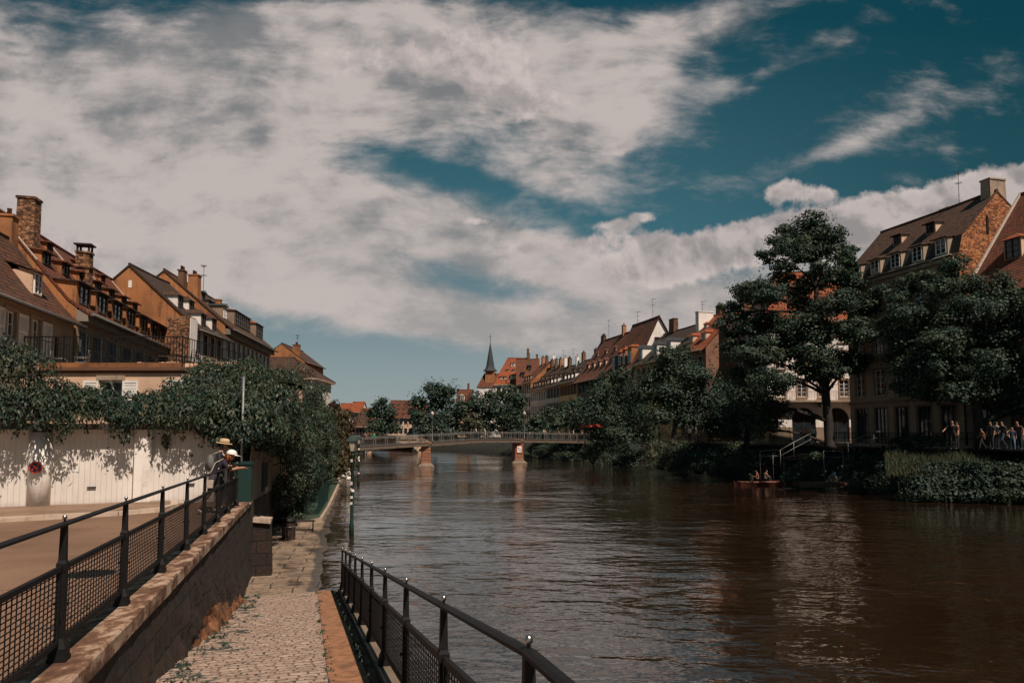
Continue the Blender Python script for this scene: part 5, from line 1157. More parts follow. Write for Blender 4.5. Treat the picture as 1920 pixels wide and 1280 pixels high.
# ------------------------------------------------------------------ foliage kit
LEAVES = []
def leaf_mesh(name, P, Nn, L, Wd, mat, parent, rng, fold=.18, up=.35, spread=.7, base=None, tang=None):
    """many small folded leaves; P points, Nn outward directions"""
    n = len(P); nn = Nn*1.0 + np.array([0, 0, up]) + rng.normal(0, spread*.5, (n, 3)); nn /= np.linalg.norm(nn, axis=1)[:, None]+1e-9
    t = rng.normal(0, 1, (n, 3)) if tang is None else tang+rng.normal(0, .35, (n, 3))
    t -= nn*(t*nn).sum(1)[:, None]; t /= np.linalg.norm(t, axis=1)[:, None]+1e-9
    s = np.cross(nn, t); sc = rng.uniform(.65, 1.3, (n, 1))
    l, w_ = L*sc*.5, Wd*sc*.5
    V = np.empty((n, 4, 3)); V[:, 0] = P-t*l; V[:, 1] = P+s*w_+nn*fold*w_-t*l*.15; V[:, 2] = P+t*l-nn*l*.25; V[:, 3] = P-s*w_+nn*fold*w_-t*l*.15
    me = bpy.data.meshes.new(name); me.vertices.add(4*n); me.vertices.foreach_set('co', V.ravel())
    me.loops.add(4*n); me.loops.foreach_set('vertex_index', np.arange(4*n, dtype=np.int32))
    me.polygons.add(n); me.polygons.foreach_set('loop_start', np.arange(0, 4*n, 4, dtype=np.int32)); me.polygons.foreach_set('loop_total', np.full(n, 4, dtype=np.int32))
    me.materials.append(mat); me.update(); me.validate(); LEAVES.append((name, n))
    return link(name, me, parent)
def clumps_pts(cl, dens, rng, inner=.55, rag=.22):
    """points in the shells of ragged ellipsoids; cl = list of (centre, radii)"""
    Ps, Ns = [], []
    for c, r in cl:
        r = np.array(r, float); area = 4*math.pi*((r[0]*r[1])**1.6/3+(r[0]*r[2])**1.6/3+(r[1]*r[2])**1.6/3)**(1/1.6)
        n = max(12, int(area*dens)); d = rng.normal(0, 1, (n, 3)); d /= np.linalg.norm(d, axis=1)[:, None]
        ph = rng.uniform(0, 6.28, 4); wob = 1+rag*(np.sin(d[:, 0]*5+ph[0])*np.sin(d[:, 1]*4+ph[1])+.7*np.sin(d[:, 2]*8+ph[2])*np.sin(d[:, 0]*9+ph[3]))
        k = (inner+(1.05-inner)*rng.random(n)**.55)*wob
        Ps.append(np.array(c)+d*r*k[:, None]); Ns.append(d)
    return np.concatenate(Ps), np.concatenate(Ns)
def limb(m, a, b, r0, r1, rng, n=5, bend=.12, sag=0.0, sides=6):
    a, b = Vector(a), Vector(b); L = (b-a).length; pts = []; off = Vector(rng.normal(0, bend*L, 3))
    for i in range(n+1):
        t = i/n; p = a.lerp(b, t)+off*math.sin(math.pi*t)*.5+Vector((0, 0, sag*L*math.sin(math.pi*t))); pts.append(p)
    m.tube(pts, [r0+(r1-r0)*i/n for i in range(n+1)], sides); return pts
def tree(name, label, base, clumps, trunk, r0, leaf, dens, mat, seed, group, cat='tree', sub=None, inner=.55, asp=.75, halo=1.18):
    """trunk = points from the ground up; each clump of the crown gets a limb"""
    rng = np.random.default_rng(seed); t = thing(name, label, cat, base, 0, group)
    B = np.array(base); m = MB(); tp = [Vector(p)-Vector(base) for p in trunk]
    m.tube([tp[0]-Vector((0, 0, .3))]+tp, [r0*1.35]+[r0*(1-.75*i/max(1, len(tp)-1)) for i in range(len(tp))], 10)
    for c, r in clumps:
        c = Vector(c)-Vector(base); k = min(range(len(tp)), key=lambda i: (tp[i]-c).length+(4 if tp[i].z > c.z-.2 else 0)+(3 if i == 0 else 0))
        rr = max(.035, r0*.38*(1-.6*k/len(tp))); pts = limb(m, tp[k], c-Vector((0, 0, r[2]*.3)), rr, .03, rng, 5, .10, .08)
        for q in range(4):
            d = Vector(rng.normal(0, 1, 3)); d.normalize(); limb(m, pts[3], c+Vector((d.x*r[0]*.8, d.y*r[1]*.8, abs(d.z)*r[2]*.7)), rr*.4, .012, rng, 3, .1, 0, 4)
    m.build('trunk', MAT['bark'], t)
    sc = []                                          # break each mass into layered sprays
    for c, r in clumps:
        sc.append((np.array(c)-B, tuple(x*.62 for x in r)))
        nsub = sub if sub is not None else 8
        for q in range(nsub):
            d = rng.normal(0, 1, 3); d /= np.linalg.norm(d); d[2] = d[2]*.8+.15
            f = rng.uniform(.32, .50); sc.append((np.array(c)-B+d*np.array(r)*rng.uniform(.55, .9), (r[0]*f, r[1]*f, r[2]*f*.8)))
    P, Nn = clumps_pts(sc, dens, rng, inner)
    P2, N2 = clumps_pts([(np.array(c)-B, tuple(x*halo for x in r)) for c, r in clumps], dens*(.5 if halo > 1.1 else .2), rng, .2, .35)
    leaf_mesh('crown', np.concatenate([P, P2]), np.concatenate([Nn, N2]), leaf, leaf*asp, MAT[mat], t, rng, up=.5, spread=.62)
    return t
def pc(px, py, Y, rx_, ry_, rz=None):                # a clump by direction, distance and size in metres
    p = at(px, py, Y); return (tuple(p), (rx_, ry_, rz or rx_*.62))
GR = 'trees along the far quay'
def mscale(Y): return Y/F
# tallest tree: open layered crown
Y = 59; b0 = at(1556, 835, Y); b0.z = .88; S = mscale(Y)
tk = [tuple(b0), tuple(at(1553, 790, Y)), tuple(at(1548, 740, Y)), tuple(at(1546, 690, Y)), tuple(at(1540, 640, Y)), tuple(at(1532, 590, Y)), tuple(at(1530, 540, Y)), tuple(at(1525, 490, Y)), tuple(at(1528, 440, Y))]
T1 = [(1535, 705, 30, .5), (1565, 695, 28, -1), (1505, 690, 28, 1), (1530, 530, 34, 1), (1470, 525, 26, 0), (1590, 525, 26, .5), (1545, 590, 36, .5), (1510, 575, 34, 2), (1525, 630, 34, -1.5), (1530, 415, 34, 0), (1500, 432, 36, 1), (1560, 440, 30, -1), (1470, 462, 34, .5), (1440, 482, 24, 0), (1505, 470, 40, -1), (1560, 475, 36, 1), (1588, 492, 20, 0), (1530, 452, 30, 2), (1475, 496, 28, -1), (1545, 505, 30, -1.5),
      (1400, 545, 40, 0), (1370, 580, 26, .5), (1440, 555, 44, -1), (1490, 548, 30, 1.5), (1585, 545, 40, 1), (1620, 575, 42, 0), (1560, 570, 40, -2), (1385, 615, 40, 0), (1430, 610, 46, 2), (1490, 605, 44, -1), (1640, 620, 40, .5),
      (1600, 625, 44, -1), (1550, 625, 40, 2), (1370, 650, 28, 0), (1415, 665, 46, -1), (1470, 660, 46, 1), (1530, 665, 40, -2), (1585, 675, 44, 0), (1635, 675, 40, 1), (1395, 710, 40, 1), (1450, 715, 44, -1.5),
      (1405, 755, 36, 0), (1440, 770, 32, 1), (1380, 740, 30, -1), (1425, 800, 24, .5)]
rf_ = random.Random(8)
for k in range(20):
    x, y, r, d = T1[rf_.randrange(3, len(T1))]; x += rf_.uniform(-46, 46); y += rf_.uniform(-34, 34)
    if y > 400 and not (x > 1462 and y > 690): T1.append((x, y, rf_.uniform(15, 27), d+rf_.uniform(-1.2, 1.2)))
cl = [pc(x, y, Y+d*1.6, r*S*1.02, r*S*1.02, r*S*.70) for x, y, r, d in T1]
tk2 = None
tree('maple_tree', 'tallest tree with an open layered crown in front of the arcaded building', tuple(b0), cl, tk, .42, .21, 34, 'leaf_dark', 11, GR, inner=.5, halo=1.08)
# broad tree at right
Y = 47; b0 = at(1838, 842, Y); b0.z = .88; S = mscale(Y)
tk = [tuple(b0), tuple(at(1836, 800, Y)), tuple(at(1830, 750, Y)), tuple(at(1822, 700, Y)), tuple(at(1815, 650, Y)), tuple(at(1805, 600, Y)), tuple(at(1800, 550, Y))]
T2 = [(1790, 500, 30, 0), (1810, 535, 36, 1), (1760, 545, 34, -1), (1730, 520, 24, 0), (1700, 545, 32, 1), (1860, 545, 40, 0), (1890, 570, 40, -1), (1830, 580, 44, -1), (1780, 590, 44, 1), (1730, 590, 42, 0), (1690, 590, 34, -1), (1680, 630, 36, 0), (1720, 640, 46, 1),
      (1770, 640, 46, -1.5), (1825, 640, 46, .5), (1880, 630, 46, 0), (1920, 620, 40, 0), (1930, 670, 44, 1), (1690, 680, 40, 0), (1740, 690, 46, -1), (1795, 690, 46, 1), (1850, 690, 46, -1), (1900, 690, 44, 0), (1700, 725, 34, 0), (1750, 735, 38, 1), (1800, 735, 36, -1), (1860, 735, 40, 0), (1905, 735, 40, 0), (1680, 560, 24, 0), (1665, 610, 26, 1), (1880, 765, 26, 0), (1930, 760, 34, 0), (1650, 545, 22, 1)]
cl = [pc(x, y, Y+d*1.5, r*S*1.06, r*S*1.06, r*S*.80) for x, y, r, d in T2]
tree('maple_tree', 'broad dense tree at the right edge in front of the brick-gabled house', tuple(b0), cl, tk, .38, .185, 46, 'leaf_dark', 12, GR, inner=.5, halo=1.1)
def quick_tree(label, px, py, Y, spec, seed, mat='leaf_mid', leaf=.25, dens=22, zb=.88, r0=.28, grp=GR, name='lime_tree', sub=6):
    S = mscale(Y); b0 = at(px, py, Y); b0.z = zb; ytop = min(s_[1] for s_ in spec); x2 = sum(s_[0] for s_ in spec)/len(spec)
    tk = [tuple(at(px+(x2-px)*t*.6, py+(ytop-py)*t*.9, Y)) for t in (0, .25, .45, .65, .85)]; tk[0] = tuple(b0)
    rg = random.Random(seed); cl = [pc(x, y, Y+rg.uniform(-1, 1)*r*S*.9, r*S*1.02, r*S*1.02, r*S*.88) for x, y, r in spec]
    return tree(name, label, tuple(b0), cl, tk, r0, leaf, dens, mat, seed, grp, sub=sub)
quick_tree('rounded lime tree in front of the ochre house, right of the man in white', 1262, 825, 76, [(1250, 668, 22), (1282, 662, 22), (1225, 700, 30), (1270, 705, 38), (1315, 702, 30), (1350, 735, 30), (1215, 735, 36), (1260, 745, 44), (1310, 745, 40), (1355, 765, 32), (1230, 780, 30), (1290, 785, 32), (1335, 795, 26), (1380, 745, 26)], 21, 'leaf_dark')
quick_tree('lime tree with a dense pale green crown beside the white gable', 1175, 830, 88, [(1140, 712, 20), (1168, 704, 20), (1122, 738, 26), (1160, 740, 32), (1198, 742, 24), (1110, 770, 30), (1150, 780, 38), (1195, 775, 34), (1120, 810, 28), (1165, 815, 32), (1205, 808, 24)], 22)
quick_tree('dark tree filling the gap between the tallest tree and the lime', 1400, 830, 68, [(1395, 730, 26), (1430, 750, 30), (1375, 770, 28), (1410, 790, 32), (1445, 790, 26), (1370, 805, 22), (1460, 765, 22)], 23, 'leaf_dark')
quick_tree('small lime tree over the right end of the footbridge', 1062, 832, 112, [(1060, 770, 22), (1085, 760, 20), (1045, 790, 20), (1078, 795, 24), (1100, 785, 20)], 24, leaf=.42, dens=8)
quick_tree('small lime tree left of the one over the bridge end', 1018, 830, 124, [(1010, 785, 18), (1030, 775, 16), (1000, 800, 16), (1028, 803, 18)], 25, leaf=.45, dens=7)
GF = 'trees beyond the footbridge'
quick_tree('large round dark tree beyond the left pier of the footbridge', 818, 822, 140, [(810, 728, 20), (840, 735, 20), (785, 755, 22), (820, 755, 28), (850, 765, 22), (790, 785, 24), (825, 790, 26), (800, 808, 20), (778, 775, 14)], 31, 'leaf_dark', .5, 6, .4, .3, GF)
quick_tree('wide tree clump in front of the orange roof, left part', 880, 822, 132, [(868, 765, 20), (895, 755, 24), (850, 785, 20), (885, 790, 26), (910, 775, 22), (860, 806, 18), (900, 806, 20)], 32, 'leaf_mid', .5, 6, .4, .25, GF)
quick_tree('wide tree clump in front of the orange roof, right part', 945, 822, 130, [(925, 745, 20), (950, 738, 24), (970, 755, 22), (930, 770, 26), (965, 785, 24), (940, 800, 22), (975, 808, 18), (915, 800, 16)], 33, 'leaf_dark', .5, 6, .4, .28, GF)
quick_tree('pale bushy tree standing low behind the middle of the footbridge', 885, 824, 122, [(880, 785, 13), (893, 795, 15), (873, 802, 14), (900, 806, 12), (885, 812, 12)], 34, 'leaf_pale', .42, 7, .4, .15, GF)
quick_tree('round-topped tree on the left behind the stone bridge', 718, 815, 146, [(715, 755, 14), (700, 772, 17), (730, 772, 18), (715, 785, 22), (700, 800, 18), (735, 800, 18), (716, 806, 16)], 35, 'leaf_dark', .5, 6, .4, .28, GF)
quick_tree('low bushes right of the round-topped tree by the stone bridge', 815, 822, 128, [(800, 806, 12), (818, 800, 14), (835, 806, 14), (850, 812, 10)], 36, 'leaf_mid', .42, 7, .4, .15, GF)
quick_tree('low shrub mass under the far right-hand row', 985, 824, 122, [(965, 812, 10), (985, 806, 14), (1003, 812, 12)], 37, 'leaf_mid', .42, 7, .5, .15, GF)
# ------------------------------------------------------------------ shrubs on the far bank
def shrub(label, spec, seed, mat='leaf_mid', leaf=.22, dens=26, name='shrub', droop=0, grp='shrubs along the far bank', asp=.6, inner=.6, cat='shrub'):
    rng = np.random.default_rng(seed); cl = []
    for px, py, Y, r, k in spec: cl.append((np.array(at(px, py, Y)), (r*mscale(Y), r*mscale(Y), r*mscale(Y)*k)))
    c0 = cl[0][0].copy(); c0[2] = min(c[2]-r[2] for c, r in cl); t = thing(name, label, cat, tuple(c0), 0, grp)
    m = MB()
    for c, r in cl:
        for q in range(3): limb(m, (0, 0, -.2), tuple(c-c0+rng.normal(0, .25, 3)*np.array(r)), .05, .015, rng, 4, .1, .05, 5)
    m.build('stems', MAT['bark'], t); sc = []
    for c, r in cl:
        sc.append((c-c0, tuple(x*.72 for x in r)))
        for q in range(5):
            d = rng.normal(0, 1, 3); d /= np.linalg.norm(d); d[2] = abs(d[2])*.8; f = rng.uniform(.3, .5); sc.append((c-c0+d*np.array(r)*.7, tuple(x*f for x in r)))
    P, Nn = clumps_pts(sc, dens, rng, inner)
    tg = None
    if droop: tg = np.concatenate([Nn[:, :2]*.6, np.full((len(P), 1), -droop)], 1)
    leaf_mesh('leaves', P, Nn, leaf, leaf*asp, MAT[mat], t, rng, up=.5, tang=tg); return t
shrub('dark shrub under the right end of the footbridge', [(1010, 848, 108, 14, .6), (1040, 850, 106, 16, .6), (1065, 852, 104, 14, .6), (985, 850, 112, 10, .5)], 41)
shrub('pale flowering shrub hanging to the water right of the bridge end', [(1112, 850, 92, 20, .9), (1095, 855, 94, 16, .7), (1125, 838, 92, 16, .8)], 42, 'leaf_pale', .22)
shrub('round dark shrub between the flowering shrub and the willow', [(1150, 838, 88, 26, .7), (1180, 842, 86, 24, .8), (1165, 862, 84, 18, .6), (1140, 858, 86, 16, .7)], 43, 'leaf_mid')
shrub('willow-like shrub with long drooping branches touching the water', [(1240, 842, 74, 26, .7), (1222, 858, 73, 20, .9), (1250, 862, 71, 24, .7), (1275, 855, 71, 22, .7), (1218, 874, 71, 10, .5), (1262, 832, 75, 16, .6)], 44, 'leaf_pale', .34, 20, droop=1.2, asp=.3)
shrub('low dark shrub between the willow and the orange boat', [(1310, 858, 67, 26, .6), (1345, 862, 65, 26, .6), (1375, 866, 63, 22, .6), (1325, 876, 64, 16, .6), (1300, 880, 65, 12, .6), (1355, 845, 66, 20, .6)], 45, 'leaf_dark')
shrub('pale leafy shrub between the orange boat and the jetty', [(1480, 890, 54, 18, .8), (1495, 878, 55, 18, .8), (1510, 866, 56, 16, .7), (1470, 898, 54, 12, .6)], 46, 'leaf_mid', .2)
shrub('dark shrub mass above the jetty under the tallest tree', [(1440, 858, 62, 22, .5), (1400, 850, 64, 24, .6), (1530, 855, 58, 18, .5), (1420, 870, 61, 16, .5)], 47, 'leaf_dark')
shrub('dense dark shrub right of the seated person', [(1610, 868, 50, 34, .8), (1645, 870, 49, 34, .9), (1600, 895, 49, 26, .8), (1640, 905, 48, 30, .8), (1670, 850, 50, 28, .7), (1690, 840, 50, 24, .6)], 48, 'leaf_ivy', .2)
shrub('trimmed dark bush along the quay under the broad tree', [(1690, 828, 50, 22, .6), (1720, 826, 49, 24, .7), (1750, 828, 48, 24, .7), (1775, 832, 47, 18, .7)], 49, 'leaf_ivy', .2)
# ivy-covered hedge hanging over the water on the right
rng = np.random.default_rng(50); t = thing('ivy_hedge', 'long ivy-covered bank hedge at the water, lower right', 'hedge', tuple(at(1800, 940, 42)), 0); c0 = np.array(t.location); sc = []
for k in range(46):
    px = 1700+k*5.8; Yc = 44.2-.055*k*.9+rng.uniform(-.3, .3)
    for py, r in ((884+rng.uniform(-5, 5), 16), (905+rng.uniform(-6, 6), 17), (926+rng.uniform(-4, 4), 15)): sc.append((np.array(at(px+rng.uniform(-4, 4), py, Yc+(915-py)*.02))-c0, (r*Yc/F*1.2, r*Yc/F*1.2, r*Yc/F)))
P, Nn = clumps_pts(sc, 36, rng, .7); leaf_mesh('leaves', P, Nn, .17, .14, MAT['leaf_ivy'], t, rng, up=.45)
m = MB()
for k in range(24): xs_ = rng.uniform(-3, 6); limb(m, (xs_, 1.2+rng.uniform(0, .5), -.6), (xs_+rng.uniform(-.4, .4), 1.2+rng.uniform(-.1, .5), 1.0), .03, .01, rng, 4, .2, 0, 4)
m.build('stems', MAT['bark'], t)
# rough grass on the bank
rng = np.random.default_rng(51); n = 9000; ug = rng.uniform(1660, 1990, n); Yg = rng.uniform(43.5, 47.5, n); P = np.array([tuple(at(u, 870, y)) for u, y in zip(ug, Yg)])
P[:, 2] = -.62+(Yg-43.5)*.28+rng.normal(0, .12, n); Nn = rng.normal(0, 1, (n, 3)); Nn[:, 2] = .1
o = leaf_mesh('grass', P, Nn, .5, .035, MAT['grass'], None, rng, up=0, tang=np.tile(np.array([[0, 0, 1.5]]), (n, 1))); o['kind'] = 'stuff'
# ------------------------------------------------------------------ climbers and hedge on the left
def climber(label, cl, seed, mat, leaf, dens, name='climbing_plant', asp=.36, hang=(), up=.5, cat='climber', sub=5, extra=None):
    rng = np.random.default_rng(seed); c0 = np.array(cl[0][0], float); t = thing(name, label, cat, tuple(c0)); m = MB(); sc = []
    for c, r in cl:
        c = np.array(c)-c0; sc.append((c, tuple(x*.8 for x in r)))
        for q in range(2): limb(m, tuple(c+rng.normal(0, .5, 3)*np.array(r)), tuple(c+rng.normal(0, .6, 3)*np.array(r)), .03, .012, rng, 4, .15, 0, 5)
        for q in range(sub):
            d = rng.normal(0, 1, 3); d /= np.linalg.norm(d); f = rng.uniform(.28, .5); sc.append((c+d*np.array(r)*.75, tuple(x*f for x in r)))
    P, Nn = clumps_pts(sc, dens, rng, .62, .28); tg = np.concatenate([Nn[:, :2]*.8, np.full((len(P), 1), -.55)], 1)
    PP, NN, TT = [P], [Nn], [tg]
    for (a, l, nl) in hang:                           # hanging sprays: a stem with leaflets in pairs
        a = np.array(a)-c0; e = a+np.array([rng.normal(0, .10), rng.normal(0, .10), -l]); pts = limb(m, tuple(a), tuple(e), .007, .003, rng, 6, .10, 0, 4)
        k = rng.random(nl); pp = np.array([[tuple(pts[min(5, int(q*6))].lerp(pts[min(6, int(q*6)+1)], q*6-int(q*6)))] for q in k])[:, 0]
        w_ = .16*(1-.75*k); pp = pp+rng.normal(0, 1, (nl, 3))*w_[:, None]*np.array([1, 1, .5]); nv = rng.normal(0, 1, (nl, 3)); PP.append(pp); NN.append(nv); TT.append(np.concatenate([nv[:, :2]*.7, np.full((nl, 1), -1.0)], 1))
    m.build('stems', MAT['bark'], t)
    leaf_mesh('leaves', np.concatenate(PP), np.concatenate(NN), leaf, leaf*asp, MAT[mat], t, rng, up=up, tang=np.concatenate(TT)); return t
rng = np.random.default_rng(60)
cl, hang = [], []
for k in range(34):
    tt = -3.0+k*.27; z = 2.52+.10*math.sin(tt*1.3)+rng.uniform(-.12, .12); h_ = .42
    cl.append((tuple(gar(tt, rng.uniform(-.2, .35), z)), (.46, .46, h_))); cl.append((tuple(gar(tt+.1, -1.0+rng.uniform(-.4, .4), z+.12+rng.uniform(-.12, .14))), (.5, .5, .42)))
    cl.append((tuple(gar(tt, -2.0, z+.16+rng.uniform(-.12, .2))), (.48, .48, .42)))
for k in range(150): tt = rng.uniform(-5.5, 5.3); hang.append((tuple(gar(tt, rng.uniform(.35, .78), 2.35)), rng.uniform(.1, .5) if rng.random() < .75 else rng.uniform(.5, .95), 34))
climber('sprawling climber along the garage roof with sprays hanging over the wall', cl, 61, 'leaf_vine', .125, 100, hang=hang, name='climbing_plant')
m_ = [(tuple(gar(3.75, .12, 1.65)), (.13, .12, .26))]
climber('single tuft of leaves hanging on the right garage door', m_, 62, 'leaf_vine', .11, 420, name='leaf_tuft', cat='climber', sub=2)
cl = []
for px, py, Y_, r in ((20, 690, 17.6, .8), (70, 700, 17.8, .75), (105, 725, 18.0, .62), (-30, 680, 17.4, .9), (10, 740, 17.2, .7), (60, 750, 17.2, .7), (100, 770, 17.4, .5), (-30, 750, 17, .8), (25, 780, 16.9, .5), (80, 785, 17.0, .45), (-60, 700, 17, 1.0), (40, 665, 18.4, .6), (-10, 650, 18.4, .7)):
    cl.append((tuple(at(px, py, Y_)), (r*.8, r*.8, r*.62)))
climber('tall dark bush over the left end of the garages', cl, 63, 'leaf_vine', .115, 110, name='overhanging_bush', cat='bush')
cl, hang = [], []
for k in range(170):
    f = rng.random(); y = 19.8+f*f*34; x0 = wallx(y); zt = float(np.interp(y, [19, 22, 25, 30, 40, 48, 54], [2.65, 3.1, 4.1, 5.0, 5.4, 4.7, 3.8]))
    b_ = rng.uniform(-2.6, .85); r = rng.uniform(.55, .95)*(1+.010*(y-20))
    z = zt-.35-(max(0, b_+1.4)**2*.42)+rng.uniform(-.5, .1)
    if y < 27: b_ = min(b_, .15+.02*(y-19)); z = max(z, 2.05)
    cl.append(((x0+b_, y, z), (r, r, r*.75)))
for k in range(90): y = rng.uniform(24, 50); r = rng.uniform(.7, 1.3); zt = float(np.interp(y, [19, 22, 25, 30, 40, 48, 54], [2.65, 3.1, 4.1, 5.0, 5.4, 4.7, 3.8])); cl.append(((wallx(y)+rng.uniform(-3.4, .4), y, zt-.8+rng.uniform(-1.6, .2)), (r, r, r*.8)))
for k in range(150):                                 # the part that hangs down over the wall to the quay
    f = rng.random(); y = 23+f*30; x0 = wallx(y); lo = 1.5-3.9*min(1, max(0, (y-27)/6)); r = rng.uniform(.4, .75)*(1+.010*(y-20)); z = rng.uniform(lo, 3.2)
    cl.append(((x0+.35+.55*math.sin(max(0, min(1, (3.4-z)/5.2))*math.pi)+rng.uniform(-.2, .35), y, z), (r, r, r*.85)))
for k in range(60): y = rng.uniform(20.2, 30); hang.append(((wallx(y)+rng.uniform(.0, .35), y, rng.uniform(1.5, 2.1)), rng.uniform(.15, .55), 22))
climber('huge overgrown hedge spilling from the garden corner down to the quay', cl, 64, 'leaf_vine', .135, 62, hang=hang, name='overgrown_hedge', cat='hedge', asp=.46, sub=6)
cl = []
for k in range(60): y = 53+rng.random()*24; x0 = wallx(y); r = rng.uniform(.8, 1.4); cl.append(((x0+rng.uniform(-2.5, 1.4), y, rng.uniform(-1.2, 3.9-.03*(y-53))), (r, r, r*.8)))
climber('russet-tinged bushes beyond the big hedge by the quay', cl, 65, 'leaf_rust', .30, 14, name='russet_bush', cat='bush', asp=.6)
cl = []
for px, py, r in ((640, 800, 1.2), (632, 780, 1.4), (648, 812, 1.0), (655, 822, .8), (625, 770, 1.2)): cl.append((tuple(at(px, py, 80)), (r, r, r)))
climber('copper-leaved small tree at the far end of the near quay', cl, 66, 'leaf_red', .32, 14, name='copper_tree', cat='tree', asp=.6)

# low growth covering the whole bank slope (nobody could count it)
rng = np.random.default_rng(70); PP, NN = [], []
for k in range(520):
    y = 44+rng.random()**1.15*84; o = rng.uniform(.2, 4.0); z = float(np.interp(o, [-.1, 1.2, 2.6, 3.6, 4.0], [.55, -.1, -1.2, -2.2, -2.6])); r = rng.uniform(.35, .85)*(1+.005*(y-44))
    if 52 < y < 60 and o > 3.0: continue
    n = int(34*r*r*2.2)+8; d = rng.normal(0, 1, (n, 3)); d /= np.linalg.norm(d, axis=1)[:, None]; d[:, 2] = np.abs(d[:, 2]); PP.append(np.array([bankx(y)-o, y, z+.05])+d*np.array([r, r, r*.75])*rng.uniform(.6, 1.1, (n, 1))); NN.append(d)
o = leaf_mesh('bank_ground_cover', np.concatenate(PP), np.concatenate(NN), .26, .15, MAT['leaf_mid'], None, rng, up=.4); o['kind'] = 'stuff'
# weeds in the joints of the ramp
rng = np.random.default_rng(71); PP, NN = [], []
for k in range(150):
    side = rng.random(); yl = rng.uniform(5.5, 19.3); xl = -1.52+abs(rng.normal(0, .22)) if side < .62 else (rng.normal(.22, .02) if side < .85 else rng.normal(.64, .02)); n = int(rng.integers(6, 26)); r = rng.uniform(.02, .06)
    c = np.array(loc(xl, yl, rampz(yl)+.012)); d = rng.normal(0, 1, (n, 3)); d[:, 2] = np.abs(d[:, 2])*.7; PP.append(c+d*r*.7); NN.append(d)
o = leaf_mesh('weeds', np.concatenate(PP), np.concatenate(NN), .045, .018, MAT['leaf_mid'], None, rng, up=.3); o['kind'] = 'stuff'
# ------------------------------------------------------------------ people and swans
def skin_mesh(name, V, Eg, Rd, root, sub=1):
    me = bpy.data.meshes.new(name+'_skel'); me.from_pydata([tuple(v) for v in V], Eg, []); o = link('tmp', me)
    md = o.modifiers.new('skin', 'SKIN'); md.use_smooth_shade = True
    if sub: s_ = o.modifiers.new('sub', 'SUBSURF'); s_.levels = sub; s_.render_levels = sub
    sv = me.skin_vertices[0].data
    for i, r in enumerate(Rd): sv[i].radius = (r, r) if not isinstance(r, tuple) else r; sv[i].use_root = (i == root)
    dg = bpy.context.evaluated_depsgraph_get(); dg.update(); ev = o.evaluated_get(dg); out = bpy.data.meshes.new_from_object(ev)
    bpy.data.objects.remove(o); bpy.data.meshes.remove(me); out.name = name; return out
CM = {}
def cmat(c, rough=.8):
    k = tuple(round(x, 3) for x in c)
    if k not in CM: CM[k] = plain('cloth_%d' % len(CM), k, rough, var=.18, sc=9)
    return CM[k]
SKIN = (.36, .175, .105)
BASE = dict(pel=(0, 0, .93), wst=(0, 0, 1.08), che=(0, 0, 1.30), nek=(0, -.005, 1.46), jaw=(0, .025, 1.545), hed=(0, .015, 1.62), top=(0, .0, 1.70),
    shl=(-.19, 0, 1.40), ell=(-.24, -.02, 1.13), wrl=(-.26, .06, .90), hal=(-.26, .09, .82), shr=(.19, 0, 1.40), elr=(.24, -.02, 1.13), wrr=(.26, .06, .90), har=(.26, .09, .82),
    hil=(-.10, 0, .90), knl=(-.11, .02, .50), anl=(-.11, -.02, .09), tol=(-.12, .13, .035), hir=(.10, 0, .90), knr=(.11, .02, .50), anr=(.11, -.02, .09), tor=(.12, .13, .035))
RAD = dict(pel=.135, wst=.115, che=.145, nek=.056, jaw=.070, hed=.090, top=.070, sh=.066, el=.045, wr=.030, ha=.036, hi=.092, kn=.060, an=.040, to=.036)
